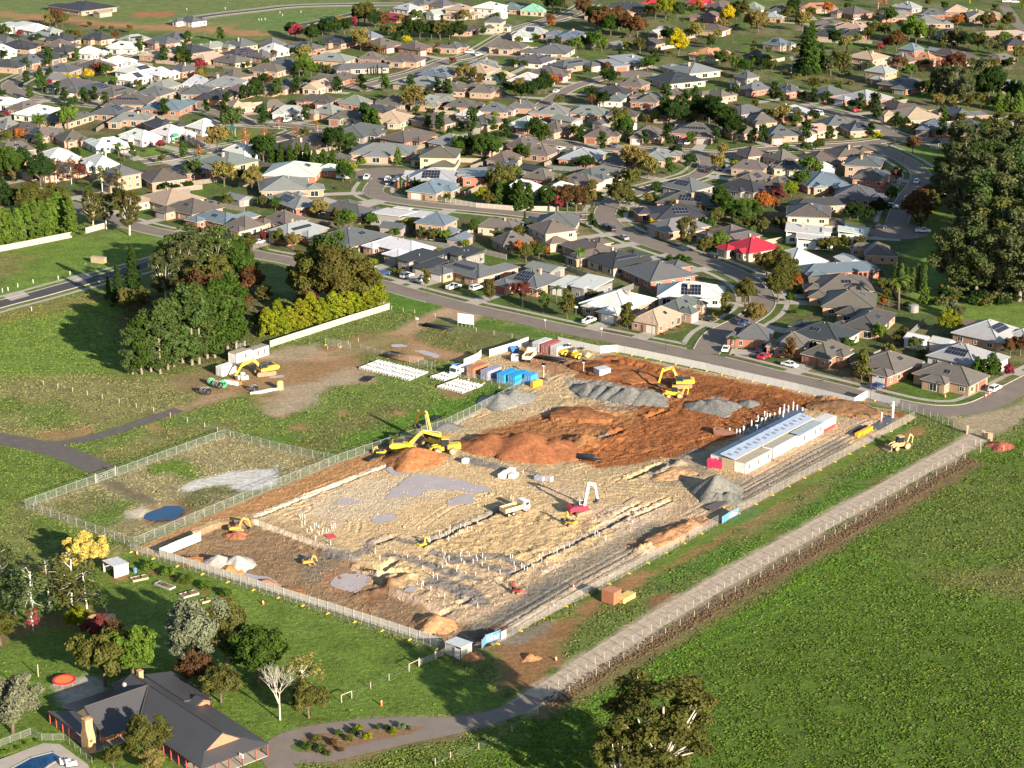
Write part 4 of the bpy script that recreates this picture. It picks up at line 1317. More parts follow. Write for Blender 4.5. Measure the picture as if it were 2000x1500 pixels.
 if kind in ('poplar', 'conifer', 'column', 'cypress', 'wispy', 'street', 'street_s'):
  lead = Vector((bend[0] * 2, bend[1] * 2, H * .93))
  tr.tube(tt, lead, tr_r * .72, .04, 6, caps=False)
 step = max(1, len(cl) // (14 if kind not in ('gum', 'gum_big', 'wide', 'round') else 26))
 for c in cl[::step]:
  c = Vector(c)
  if kind in ('conifer', 'poplar', 'column', 'cypress', 'wispy', 'street', 'street_s'):
   zz = max(trunk_top * .6, c.z - (c.xy.length * .6 + .3))
   a = tt.lerp(lead, max(0, min(1, (zz - trunk_top) / max(.1, lead.z - trunk_top))))
  else:
   a = tt
  m = a.lerp(c, .5) + Vector((rg.uniform(-.4, .4), rg.uniform(-.4, .4), rg.uniform(.1, .6))) * (.3 if H < 5 else 1)
  r0 = tr_r * (.5 if kind in ('gum', 'gum_big', 'wide', 'round') else .3)
  tr.tube(a, m, r0, r0 * .65, 5, caps=False)
  tr.tube(m, c, r0 * .65, r0 * .2, 4, caps=False)
 cv, cn = [], []
 for c, r in zip(cl, rad):
  n = int(per * (0.7 + .6 * rg.random()))
  d = rg.normal(size=(n, 3))
  d /= np.linalg.norm(d, axis=1, keepdims=True)
  t = rg.random((n, 1)) ** .45
  off = d * t * r
  off[:, 2] *= .8 * flat
  off[:, 2] -= droop * r * rg.random(n)
  cv.append(c + off)
  nn = d + rg.normal(size=(n, 3)) * .55
  nn[:, 2] += .25
  cn.append(nn / np.linalg.norm(nn, axis=1, keepdims=True))
 v, q = leaf_quads(np.concatenate(cv), np.concatenate(cn), leaf, rg)
 return tr.mesh('trunk', M['bark'], True), np_mesh('crown', v, q, M['leaf'], smooth=False), H
def make_bare(seed, H=11.0):
 rg = random.Random(seed)
 tr = MB()
 tips = MB()
 def grow(p, d, L, r, lev):
  q = p + d * L
  (tr if lev < 2 else tips).tube(p, q, r, r * .7, 6 if lev < 2 else 4, caps=False)
  if lev == 5:
   return
  for _ in range(3 if lev < 4 else 2):
   n = Vector((rg.uniform(-1, 1), rg.uniform(-1, 1), rg.uniform(.0, .6))) * .85
   grow(q, (d + n).normalized(), L * rg.uniform(.66, .88), r * .6, lev + 1)
 grow(Vector((0, 0, -.2)), Vector((0, 0, 1)), H * .25, H * .016, 0)
 return tr.mesh('trunk', M['bark'], True), tips.mesh('crown', M['bark'], True), H
def make_palm(seed):
 rg = random.Random(seed)
 tr = MB().tube((0, 0, -.2), (.2, .1, 5.2), .22, .16, 7)
 cr = MB()
 for i in range(16):
  th = i * 2.4
  up = rg.uniform(-.1, .9)
  p = Vector((.2, .1, 5.2))
  d = Vector((math.cos(th), math.sin(th), up)).normalized()
  s = Vector((-math.sin(th), math.cos(th), 0))
  w = .34
  for k in range(4):
   q = p + d * .75
   w2 = (.42, .36, .22, .04)[k]
   cr.add([p + s * w, p - s * w, q - s * w2, q + s * w2], [(0, 1, 2, 3)])
   p, w = q, w2
   d = (d + Vector((0, 0, -.32))).normalized()
 return tr.mesh('trunk', M['bark'], True), cr.mesh('crown', M['leaf']), 6.5
TP = {}
def tree_proto(kind, var):
 k = (kind, var)
 if k not in TP:
  TP[k] = make_bare(var + 3) if kind == 'bare' else make_palm(var) if kind == 'palm' else make_tree(kind, 100 * (1 + sum(map(ord, kind)) % 37) + var)
 return TP[k]
KINDW = {'round': 'round headed tree', 'round_s': 'round headed tree', 'wide': 'spreading tree', 'shaggy': 'shaggy tree', 'street': 'upright street tree', 'street_s': 'upright street tree',
         'gum': 'tall gum tree', 'gum_big': 'big gum tree with pale limbs', 'poplar': 'tall windbreak tree', 'conifer': 'conifer', 'cypress': 'cone shaped cypress', 'column': 'slender columnar tree',
         'shrub': 'leafy shrub', 'mound': 'rounded garden shrub', 'wispy': 'thin open birch', 'bare': 'bare pale branched tree', 'palm': 'palm tree'}
trg = random.Random(99)
TREES = []
def tree(x, y, h, kind, col, world=False, widen=1.0, label=None, bark=None, name=None):
 g = Vector((x, y, 0)) if world else G(x, y)
 nvar = {'gum': 4, 'poplar': 4, 'round': 4, 'round_s': 4, 'street': 3, 'street_s': 3, 'shrub': 3}.get(kind, 2)
 tm, cm, H = tree_proto(kind, trg.randrange(nvar))
 s = h / H
 small = kind in ('shrub', 'mound')
 bushy = kind == 'round_s' and h < 5.2
 nm = name or ('shrub' if small else 'bush' if bushy else 'street_tree' if kind in ('street', 'street_s') else {'palm': 'palm_tree', 'conifer': 'conifer_tree', 'cypress': 'cypress_tree', 'gum': 'gum_tree', 'gum_big': 'gum_tree', 'poplar': 'windbreak_tree', 'wispy': 'birch_tree', 'column': 'columnar_tree', 'round_s': 'garden_tree', 'bare': 'bare_tree'}.get(kind, 'tree'))
 lab = label or '%s %s' % (LEAFN[col], 'rounded bush' if bushy else KINDW[kind])
 t = thing(nm, lab, 'shrub' if small else 'bush' if bushy else 'tree', (g.x, g.y, 0), trg.uniform(0, 6.28), 'garden shrubs' if small or bushy else 'trees of the suburb and fields', (s * widen, s * widen, s), place=label is None)
 bc = bark or {'gum': (.42, .36, .29), 'gum_big': (.50, .44, .36), 'poplar': (.22, .18, .135), 'wispy': (.62, .58, .52), 'bare': (.50, .44, .38)}.get(kind, (.12, .09, .065))
 part('trunk', tm, t, color=jit(bc, .1, trg))
 part('crown', cm, t, color=jit(LEAFC[col], .16, trg) if kind != 'bare' else bc)
 TREES.append((g.x, g.y, h))
 return t
KC = {'C': 'street_s', 'R': 'round_s', 'O': 'round', 'P': 'column', 'X': 'conifer', 'G': 'gum', 'Y': 'cypress', 'L': 'palm', 'B': 'bare', 'W': 'wispy', 'S': 'shrub'}
TT = {}
TT[(0, 0)] = '''1110 402 7Cb|1320 367 7Ca|1480 342 6Cb|1725 327 6Cb|735 457 6Cb|600 482 6Cb|395 515 8Ca|245 522 7Ca|215 535 5Ca|1305 472 7Ca|1400 482 7Ca|1495 492 7Ca|1440 470 7Ca|455 742 6Ca|510 802 6Ca|330 722 7Cb|250 772 5Cb|210 662 6Ca|675 818 7Ca|750 782 6Ca|825 842 6Ca|985 865 7Ca|1055 832 6Ca|1305 895 7Ca|1775 852 7Ca|1770 935 8Ca|1640 852 5Ca|1900 802 7Ca|1985 775 7Ca|340 1112 5Cb|1570 565 6Rh|410 662 3Rh|155 292 4Rh|50 925 3Rh|1250 1165 4Rh|830 600 6Rb|790 560 5Ro|700 635 5Rf|540 638 4Rf|600 640 3Rf|160 1095 5Rg|100 1095 4Re|550 998 9Rc|310 1015 6Rc|1000 945 6Re|1700 1195 10Re|1940 1112 6Wg|1815 1045 10Rn|1430 1245 6Cb|1035 1245 6Cn|930 1255 6Lc|970 1262 5Lc|390 220 8Re|440 215 9Ri|490 215 8Rd|450 210 5Ro|600 325 6Rd|540 320 5Rb|330 1215 5Ra|230 1265 7Ra|110 1275 6Ra|60 1265 6Rb|60 1120 5Rd|100 1420 11Ob|330 1440 10Oa|20 1400 10Oe|520 1350 4Pe|440 1430 8Wi|560 1440 8Wi|620 1400 6Ro|800 1500 9Wd|930 1500 8Wd|1530 1395 7Rn|1750 1460 9Re|1900 1440 6Ra|1970 1490 8Re|1300 1435 3Sa|1200 1425 3Sa|1400 1440 3Sa|1480 1450 3Sa|1600 1200 2Sc|1560 1230 4Wg|460 312 4Rn|750 330 4Rd|960 370 4Rd|1000 355 4Re|700 215 3Rb|1020 260 4Re|800 250 3Rb|870 250 3Rd|350 575 5Ya|430 580 5Ya|500 575 5Ya|560 570 4Ya|70 440 4Ra|30 270 5Rb|70 275 4Rd|300 250 4Rd|1830 530 3Rd|1590 600 5Rd|900 670 4Rc|1080 700 4Rd|1280 725 3Rc|860 470 3Rc'''
TT[(500, 0)] = '''60 990 8Ca|30 760 7Ca|175 760 7Cb|335 710 7Ca|640 730 7Ca|830 725 7Ca|1010 720 7Cb|1210 710 6Ca|1420 720 6Ca|1500 745 7Ca|1665 735 6Ca|390 960 7Ca|860 960 8Ca|900 985 8Cb|940 990 7Cb|1340 1005 6Cb|1440 1040 7Ca|1690 1040 8Ca|1950 1080 7Ca|1860 1000 5Cb|820 390 9Re|790 360 7Rb|430 340 9Oa|310 310 7Rh|270 285 7Ra|520 280 8Oa|600 285 8Oa|690 270 8Oa|760 215 5Rh|660 215 6Re|850 200 12Od|800 190 10Oa|930 220 9Oa|1000 220 7Ri|1250 190 9Rn|1130 180 5Re|1200 300 9Oa|1280 305 9Oa|1370 305 9Oa|1440 310 10Od|1510 310 9Oa|1590 310 8Oa|1630 150 7Re|1000 280 6Rd|1080 290 6Re|1180 360 5Rf|1200 375 4Rj|380 520 9Re|370 590 9Oc|430 600 7Oc|340 600 7Rb|500 570 4Rb|560 580 4Rd|60 660 5Ra|110 660 4Ri|470 560 4Rd|700 485 4Rb|1240 840 11Re|1210 820 8Rc|1290 830 7Re|1620 630 7Re|1560 600 5Re|1680 610 5Rd|1750 640 4Rd|1600 1180 7Rc|1680 1200 8Oa|1760 1240 9Ob|1840 1240 8Ob|1580 1230 6Rb|600 1190 9Ra|660 1180 7Rb|730 1170 6Rb|60 1270 9Ra|130 1270 7Yb|200 1280 7Yb|270 1290 7Yb|330 1290 7Yb|400 1300 7Yb|470 1310 7Yb|540 1315 7Yb|610 1320 7Yb|30 1250 8Rb|700 1310 5Rc|760 1330 4Rj|1110 1290 6Yc|840 1250 3Sc|680 1420 6Ra|740 1430 5Rb|180 1010 5Wg|310 1100 5Wg|75 1110 5Wg|490 1010 4Wg|340 1180 3Rg|1530 1150 5Yc|1200 950 3Ra|1250 895 4Rb|1550 870 3Rb|1500 960 3Rb|1590 985 3Rc|1820 850 4Rj|1300 545 3Re|1540 515 4Ri|1420 380 3Ri|1310 410 3Ra|960 560 4Pa|990 570 4Pa|930 560 4Pa|500 390 4Rb|300 430 4Ra|150 440 4Ri|880 390 4Ri|930 400 4Rd|980 395 3Rg|1920 640 5Ra|1960 720 5Ra|1870 900 3Rj|1880 1480 7Rd|1930 1480 8Rd|1800 1430 4Rd|1130 1480 4Pb|1185 1480 4Pb|1240 1480 4Pb|1270 1440 3Rb|1700 600 4Rd|1470 60 4Rb|1940 130 4Ra|1880 150 4Rb'''
TT[(1000, 0)] = '''1300 440 11Of|1270 350 8Oa|1210 330 7Oa|1680 200 9Of|1650 250 7Re|1920 260 12Oe|1870 240 10Oe|1200 145 11Oj|1290 150 9Ob|1120 150 9Od|1060 140 7Rc|560 140 9Oi|540 100 7Ri|700 260 13Oi|770 280 9Ob|660 240 12Oa|830 240 11Oi|920 290 11Oi|980 300 10Oi|870 230 10Oa|300 200 6Ri|330 110 10Oa|280 70 10Ob|380 90 7Rd|310 215 4Rg|500 410 7Rc|180 310 4Rc|250 320 4Rc|360 360 5Rb|640 400 9Rb|560 380 6Ra|700 400 7Rc|900 410 5Rd|1000 420 7Rd|860 370 4Rc|1440 330 9Re|1380 310 6Re|1560 360 5Rd|1750 130 9Ra|1800 140 8Od|1400 120 6Rb|1460 90 6Rg|1060 560 8Rb|1110 545 7Rb|590 590 4Rb|740 540 4Ri|770 670 7Ra|720 650 6Rb|70 780 9Oe|120 790 8Oa|210 740 8Oa|260 730 8Oa|320 680 6Rg|30 750 7Rd|380 645 3Rh|620 800 6Ra|670 820 6Ra|710 830 6Ra|1200 830 8Ca|1360 840 6Ca|1430 800 7Ca|1740 780 6Ca|1710 670 5Lc|1530 800 3Ri|1680 530 6Rd|1750 560 6Rc|1830 570 6Rb|1950 560 6Ra|1620 500 6Rb|1480 490 4Rc|1230 960 10Oa|1280 980 9Oa|1330 960 6Ra|1480 920 9Oa|1540 960 10Oa|1600 1000 10Oa|1660 1050 10Oa|1700 1060 9Oa|1450 950 9Oa|840 1010 8Rd|900 1100 9Rb|870 1080 8Rb|1120 950 4Rj|1050 960 4Rd|700 1160 6Ca|540 1110 6Ca|480 1080 5Rd|1040 1140 6Ca|1215 1150 7Ca|1590 1140 6Ca|1885 1130 6Ca|1960 1140 7Ca|210 1090 8Cb|240 1100 7Rb|170 1060 7Ra|930 1330 9Re|990 1370 10Re|1060 1390 9Re|1110 1390 6Rl|1230 1370 6Cb|950 1460 6Rd|890 1440 5Rd|1380 1340 6Ra|1430 1200 6Re|1460 1280 9Gl|1520 1200 6Re|1640 1240 5Re|1600 1340 6Re|1540 1280 6Re|100 1260 5Rb|60 1230 5Rb|30 1400 5Rc|20 1310 4Pc|600 1290 5Ra|560 1280 5Rb|400 1290 3Sa|350 1275 3Sa|460 1290 3Sa|1750 1290 3Sj|1820 1310 3Sj|1880 1320 3Sj|1120 1500 4Rb|620 1500 5Rd|380 1500 5Rd|1900 850 4Rd|1990 960 6Ra|100 510 4Rb|30 520 4Rb|1050 880 4Ro|1880 500 5Rc|1990 500 5Rc'''
TT[(1500, 0)] = '''330 590 21Xb|280 560 18Xa|420 580 12Xb|560 590 10Rd|610 590 13Xl|490 590 9Rl|180 570 10B|240 620 3Rj|30 560 6Rd|200 130 9Ra|150 160 7Rd|260 240 10Re|330 150 6Rd|470 130 7Rg|620 80 4Rb|730 20 5Ro|860 70 7Wg|920 70 7Wg|960 180 8Ob|1150 350 13Oc|1100 320 10Oc|1260 330 9Ol|930 390 6Rh|870 410 4Rh|1000 400 9Oi|820 300 9Od|790 320 7Rd|520 370 8Ra|600 400 7Re|910 290 6Rd|1480 220 7Rg|1190 190 4Ya|1730 220 8Oi|1680 220 7Od|1870 230 8Od|1790 110 4Re|1990 70 9Pj|1575 30 4Pf|1380 90 6Rb|1260 60 6Rd|1420 560 9Rh|1480 570 8Ri|1390 570 6Ri|1010 540 6Ri|1060 540 5Rd|850 630 6Rf|1010 615 4Pj|1120 610 6Rc|1200 590 4Ri|1200 500 4Ra|770 540 5Rn|890 510 4Ra|1400 370 9Rl|1480 380 9Rl|1560 400 9Ra|1640 400 9Rd|1720 420 8Rl|1800 360 6Rl|1850 350 6Rc|1950 480 8Rd|1650 620 9Rl|1700 600 7Re|1600 560 6Re|1750 560 6Rd|1880 560 6Ra|1330 760 11Gl|1400 780 12Gl|1480 800 13Gl|1550 820 12Gl|1640 780 11Oa|1720 790 13Oa|1760 730 11Oa|1900 800 10Oa|1970 820 10Oa|1800 870 8Yc|1870 870 8Yc|1950 880 9Yc|1660 850 6Rd|1560 850 6Rd|1450 840 5Re|1330 840 5Re|1700 850 5Re|830 950 10Ca|850 1000 10Ca|720 870 7Ca|495 870 7Ca|360 820 6Ca|50 800 7Ca|110 810 5Cb|1000 990 6Ca|1330 920 6Cb|790 1060 6Ca|480 1110 6Ca|300 1110 8Ca|350 960 5Ra|1340 1070 8Ca|260 800 5Ra|440 800 5Ra|680 850 4Rb|1130 1200 7Ri|1460 1080 5Ri|1760 980 7Ho|850 1060 3Sf|780 1080 2Sj|880 1080 2Sj|650 1080 2Sj|1180 730 5Rd|1240 720 5Rb|1270 740 4Yb|550 730 4Rb|360 710 5Rd|1330 700 9Rd|130 1230 5Rn|320 1380 9Rc|290 1460 8Rb|370 1460 7Rb|240 1470 7Rb|40 960 6Re|110 960 7Re|220 960 5Rd|400 1170 4Rd|1000 1420 4Ri|970 1480 6Ra|190 620 3Sd|330 640 3Sd|450 650 3Sd|560 660 3Sd|640 660 3Sd|700 340 5Rc|130 580 3Sd'''.replace('7Ho', '6Po')
TT[(500, 375)] = '''510 190 6Re|640 260 5Rd|700 270 6Rb|740 280 5Rc|900 250 4Rb|180 400 5Rd|310 400 5Re|70 400 4Ro|1320 740 5Cd|1825 860 6Cd|1180 300 4Rj|1240 260 4Rj|1050 370 3Rc|1100 330 3Rb|1700 330 5Rb|1400 330 4Rd|1300 340 4Rd|1480 400 4Rc|1640 420 3Rj|1900 400 5Rl|160 130 4Rb|60 130 4Rl|860 560 3Sd|920 560 2Sj|1760 90 5Rj|1820 110 5Rd|1900 110 8Yb|1960 110 8Yb|1860 95 7Yb|400 110 3Rb|1090 600 2Sd|1125 605 2Sd'''
TT[(1000, 375)] = '''60 140 9Yb|130 140 9Yb|20 130 8Yb|290 150 9Ob|350 150 7Rh|430 150 9Oi|500 150 9Oi|550 140 7Rd|640 110 5Re|840 130 10Rd|965 330 7Rd|1360 430 9Gd|1500 490 6Rd|1610 430 6Rc|1480 290 4Rb|1080 240 3Rf|1250 160 0|100 270 5Pb|620 280 4Ca|650 290 3Ca|530 600 6Lc|60 500 5Rg|110 550 5Rd|160 490 4Rg|210 520 5Rb|260 510 4Rg|30 740 5Lc|70 860 6Ro|240 945 5Cn|430 990 7Cd|345 870 5Lc|900 1080 7Cd|1670 985 6Cd|1820 880 7Rd|1890 1040 7Re|1240 540 4Sb|1310 540 4Sb|1360 530 4Sb|1530 1000 2Sj|1580 980 2Sj|1800 470 5Rd|1640 180 8Rb|1720 230 7Rb|1820 220 7Rc|1780 260 6Rb|1850 310 5Rd|1900 230 6Rb|1960 170 7Rg|1590 260 5Rd|1560 110 0|1950 330 5Rd|1730 1200 3Lc|900 110 5Rb|1150 250 3Sd|1450 480 3Sd|1990 660 7Re|1180 1090 1Sg|1250 1070 1Sn|1320 1060 1Sg|630 790 3Rd|1100 100 4Ra|470 420 3Rd|680 480 3Sd'''.replace('|1250 160 0', '').replace('|1560 110 0', '')
TT[(1500, 375)] = '''1165 250 9Ri|1240 150 9Ri|1140 190 8Ra|60 820 10Rd|130 750 9Rd|220 760 4Rg|190 750 5Sb|240 790 2Sb|170 870 3Rb|200 950 2Sb|990 780 7Pn|1035 790 7Pn|1080 790 7Pn|1125 790 7Pn|1165 785 7Pn|1215 800 7Pn|1220 870 5Yc|1020 920 9Lc|940 900 3Lc|1010 810 4Rd|900 790 4Rd|930 830 3Rd|840 1110 4Rc|570 1160 4Rb|720 1460 7Cd|170 1320 5Ci|1410 1110 6Rj|1480 1000 4Rl|1560 1360 5Cb|1620 1380 5Cb|1680 1400 5Cb|1730 1420 5Cb|1790 1430 4Cb|1880 1450 3Rh|1890 1280 5Ri|1970 1280 5Ri|1060 1170 4Rd|1130 1220 4Rl|1000 1200 3Rd|950 1240 3Sd|1200 1290 3Sd|300 350 4Rd|390 420 4Rd|460 430 5Rd|600 450 4Rd|700 470 4Rd|520 430 4Rd|700 230 6Ra|640 220 5Ra|790 230 4Ra|850 180 5Ra|60 290 4Rd|130 320 4Rd|230 350 4Re|680 360 3Rd|250 120 5Sc|120 60 6Rc|180 40 6Rj|40 140 5Rg|80 90 6Ro|960 80 5Rb|1100 1430 2Sb|60 600 8Rd|850 1000 2Sb|900 890 3Rg|1090 900 3Sb|1440 960 4Rk|1840 770 4Rj|260 1160 2Sb'''
def build_tree_list():
 for org, txt in TT.items():
  for e in txt.split('|'):
   a = e.split()
   x, y = org[0] + float(a[0]) / 4, org[1] + float(a[1]) / 4
   i = 0
   while a[2][i].isdigit():
    i += 1
   h, kc = float(a[2][:i]), a[2][i]
   col = a[2][i + 1] if len(a[2]) > i + 1 else 'e'
   kind = KC[kc]
   if y > 370 and kind in ('street_s', 'round_s'):
    kind = kind[:-2]
   if kind == 'shrub':
    h = min(h, 3.0) * .8
   h *= trg.uniform(1.1, 1.36)
   g = G(x, y)
   gx, gy = g.x, g.y
   for _ in range(8):
    if on_house(gx, gy, .3) or near_road(Vector((gx, gy)), None, .2):
     gy -= 1.5
    else:
     break
   else:
    continue
   tree(gx, gy, h, kind, col, world=True)
build_tree_list()
for x, y, h in [(1862, 572, 21), (1905, 577, 22), (1950, 582, 23), (1990, 588, 24), (2030, 592, 24), (1915, 525, 24), (1960, 532, 25), (2005, 538, 25), (1885, 460, 22), (1925, 475, 25), (1970, 482, 25), (2012, 484, 25), (1903, 425, 23), (1945, 432, 25), (1990, 432, 25), (1925, 388, 22), (1970, 392, 23), (1880, 352, 17), (1922, 344, 19), (1962, 347, 21), (1996, 352, 21), (1905, 312, 15), (1945, 302, 17), (1985, 302, 17), (1870, 300, 14), (2040, 450, 24), (2040, 520, 24)]:
 tree(x, y, h, 'gum', trg.choice('lldn'), widen=1.3, bark=(.24, .2, .16))
for x, y, h, c in [(1815, 425, 10, 'd'), (1832, 405, 12, 'l'), (1845, 380, 12, 'l'), (1838, 360, 11, 'l'), (1858, 335, 12, 'l'), (1795, 447, 8, 'd'), (1868, 405, 13, 'l')]:
 tree(x, y, h, 'gum', c, widen=1.3)
for i in range(26):
 tree(1838 + i * 7 + trg.uniform(-5, 5), trg.uniform(560, 598), trg.uniform(2.4, 4.2), 'shrub', trg.choice('aadl'), widen=1.4)
for x, y, h in [(259, 731, 13), (277, 731, 15), (295, 726, 16), (313, 730, 17), (328, 722, 18), (357, 709, 20), (375, 713, 21), (389, 711, 21), (420, 699, 20), (445, 684, 20), (462, 676, 18), (405, 700, 19), (340, 716, 18)]:
 tree(x, y, h * 1.12, 'poplar', trg.choice('nnb'), widen=1.2)
for x, y, h, k, c, w in [(325, 598, 17, 'gum_big', 'l', 1.1), (345, 552, 16, 'gum', 'n', 1.5), (385, 548, 18, 'gum', 'l', 1.6), (425, 552, 17, 'gum', 'n', 1.5), (360, 575, 17, 'gum', 'l', 1.2),
                         (402, 640, 18, 'round', 'i', 1.0), (435, 640, 17, 'round', 'i', 1.0), (418, 610, 18, 'round', 'd', 1.0), (232, 598, 13, 'conifer', 'a', .9), (262, 590, 18, 'conifer', 'a', .9), (213, 585, 8, 'conifer', 'b', .8),
                         (250, 612, 9, 'round', 'e', .8), (275, 618, 10, 'round', 'd', .8), (455, 530, 12, 'round', 'b', 1), (478, 505, 9, 'round', 'd', 1), (492, 575, 9, 'round', 'i', 1), (472, 560, 13, 'round', 'b', 1),
                         (622, 606, 21, 'round', 'd', 1.05), (662, 612, 22, 'round', 'd', 1.0), (694, 603, 18, 'round', 'd', 1.0), (600, 600, 15, 'round', 'd', 1.0), (640, 590, 22, 'round', 'n', 1.0), (600, 622, 9, 'round', 'i', 1.0), (515, 590, 6, 'round', 'd', 1), (505, 645, 6, 'round', 'b', 1)]:
 tree(x, y, h, k, c, widen=w)
for i in range(11):
 f = i / 10
 tree(522 + f * 215, 655 - f * 56, 8.5 + 1.5 * math.sin(i * 2.1), 'cypress', 'j', widen=1.35, label='yellow-green hedge cypress behind the long pale fence, number %s from its near end' % ['one', 'two', 'three', 'four', 'five', 'six', 'seven', 'eight', 'nine', 'ten', 'eleven'][i])
for i in range(9):
 f = i / 8
 tree(-12 + f * 128, 487 - f * 36, 13 + math.sin(i * 1.7), 'cypress', 'c', widen=1.0, label='bright green cypress in the tall row behind the tan wall, number %s from the left' % ['one', 'two', 'three', 'four', 'five', 'six', 'seven', 'eight', 'nine'][i])
for x, y, h, k, c, w in [(140, 460, 14, 'conifer', 'c', 1.1), (182, 448, 14, 'gum_big', 'd', .9), (208, 447, 13, 'gum_big', 'd', .8), (253, 459, 16, 'gum_big', 'd', 1.0), (60, 430, 14, 'round', 'd', 1), (10, 425, 14, 'round', 'a', 1), (110, 420, 12, 'round', 'd', 1)]:
 tree(x, y, h, k, c, widen=w)
for x, y, h, k, c, w, lab in [
 (168, 1106, 6.0, 'wide', 'm', 1.15, 'pale yellow spreading tree above the small open shed'),
 (388, 1310, 12, 'shaggy', 'k', 1.0, 'large silvery leaved tree behind the farmhouse'),
 (442, 1298, 10.5, 'shaggy', 'd', .9, 'dull olive tree beside the large silvery tree'),
 (25, 1432, 9.5, 'shaggy', 'k', 1.05, 'silvery leaved tree at the left edge near the pool'),
 (206, 1340, 10, 'round', 'd', 1.0, 'olive tree with orange tips behind the farmhouse roof'),
 (262, 1338, 10.5, 'round', 'c', .85, 'bright green tree touching the farmhouse chimney end'),
 (235, 1318, 9, 'round', 'i', .8, 'russet tree behind the farmhouse'),
 (505, 1335, 10, 'round', 'b', 1.0, 'dense dark green tree beside the lawn'),
 (432, 1372, 6.2, 'round', 'd', 1.1, 'low olive tree on the lawn right of the farmhouse ridge'),
 (547, 1406, 10.5, 'bare', 'e', .9, 'bare pale branched tree on the drive edge'),
 (592, 1372, 8, 'wispy', 'e', 1.3, 'wispy straw coloured tree behind the bare tree'),
 (603, 1402, 6.4, 'round', 'd', 1.0, 'low olive yellow tree beside the bare tree'),
 (8, 1172, 10, 'wispy', 'l', 1.4, 'open birch at the far left edge'),
 (62, 1218, 10, 'wispy', 'l', 1.4, 'open birch above the red sapling'),
 (140, 1196, 11, 'wispy', 'd', 1.3, 'open birch with a forked white stem'),
 (30, 1200, 8, 'wispy', 'n', 1.4, 'small birch between the two left birches'),
 (98, 1190, 9, 'wispy', 'l', 1.3, 'small birch left of the forked birch'),
 (172, 1202, 8, 'wispy', 'n', 1.4, 'green birch right of the forked birch'),
 (65, 1233, 4.2, 'wispy', 'h', 1.0, 'small red leaved sapling in the lower left garden'),
 (150, 1232, 4.6, 'round', 'j', 1.1, 'bright yellow-green bush beside the sand heap'),
 (190, 1255, 5, 'round', 'o', 1.0, 'dark purple bush in the shade behind the farmhouse'),
 (2, 1260, 6, 'round', 'd', 1.0, 'olive bush at the left edge of the mown lawn'),
 (385, 1338, 6, 'round', 'i', 1.0, 'dull brown bush below the silvery tree'),
 (285, 1490, 7.5, 'shaggy', 'd', .95, 'weeping olive tree in front of the farmhouse verandah'),
 (222, 1500, 3.6, 'round', 'd', 1.0, 'small olive bush right of the tall chimney'),
 (300, 1512, 4, 'round', 'e', 1.0, 'straw coloured bush below the weeping tree'),
 (1288, 1560, 22.5, 'gum_big', 'd', 1.4, 'big gum with pale limbs at the bottom edge'),
 (1210, 1580, 15, 'gum_big', 'd', 1.1, 'smaller gum beside the big gum at the bottom edge'),
]:
 tree(x, y, h * (1.0 if 'bottom edge' in lab else 1.22), k, c, widen=w * 1.06, label=lab)
for i, (x, y) in enumerate([(292, 1112), (331, 1124), (363, 1138), (401, 1151), (441, 1165)]):
 tree(x, y, 2.7, 'mound', 'c', widen=1.15, name='citrus_tree', label='small bright green citrus tree, %s in the row below the site fence' % ['first', 'second', 'third', 'fourth', 'fifth'][i])
for i, (x, y, h, c) in enumerate([(600, 1462, 1.8, 'b'), (625, 1468, 2.0, 'n'), (618, 1448, 1.7, 'd'), (650, 1455, 1.8, 'i'), (680, 1447, 1.6, 'd'), (690, 1432, 1.6, 'a'), (702, 1424, 1.3, 'j'), (718, 1443, 1.7, 'j'), (705, 1440, 1.4, 'k'), (735, 1424, 1.2, 'b'), (770, 1432, 1.6, 'j'), (785, 1422, 1.6, 'k'), (800, 1426, 1.2, 'k'), (660, 1435, 1.5, 'b'), (755, 1424, 1.3, 'a'), (640, 1475, 1.3, 'b'), (665, 1468, 1.2, 'i')]):
 tree(x, y, h, 'mound', c, label='%s low shrub in the long garden bed, %s along it' % (LEAFN[c], ['first', 'second', 'third', 'fourth', 'fifth', 'sixth', 'seventh', 'eighth', 'ninth', 'tenth', 'eleventh', 'twelfth', 'thirteenth', 'fourteenth', 'fifteenth', 'sixteenth', 'seventeenth'][i]))
for i, (x, y) in enumerate([(5, 1472), (16, 1471), (36, 1463), (54, 1455), (72, 1449)]):
 tree(x, y, .9, 'mound', 'c', label='little clipped ball bush beside the pool wall, %s from the left' % ['first', 'second', 'third', 'fourth', 'fifth'][i])
fill = random.Random(4)
cnt = 0
while cnt < 250:
 px = fill.uniform(0, 2000)
 py = 20 + (fill.random() ** 1.1) * 480
 if px < 700 and py < 62:
  continue
 dens = .9 if (px > 1150 and py < 330) else .5
 if fill.random() > dens:
  continue
 g = G(px, py)
 if not inside(np.array([g.x]), np.array([g.y]), SUBURB)[0] or on_house(g.x, g.y, .6) or near_road(Vector((g.x, g.y)), None, 1.0):
  continue
 if px > 1780 and 280 < py < 640:
  continue
 if 1500 < px and py > 540:
  continue
 if fill.random() < .55:
  tree(g.x, g.y, fill.uniform(3, 6.5), 'round_s', fill.choice('aaaabbdddnei'), world=True)
 else:
  tree(g.x, g.y, fill.uniform(1.4, 2.4), 'shrub', fill.choice('aabbddncij'), world=True)
 cnt += 1
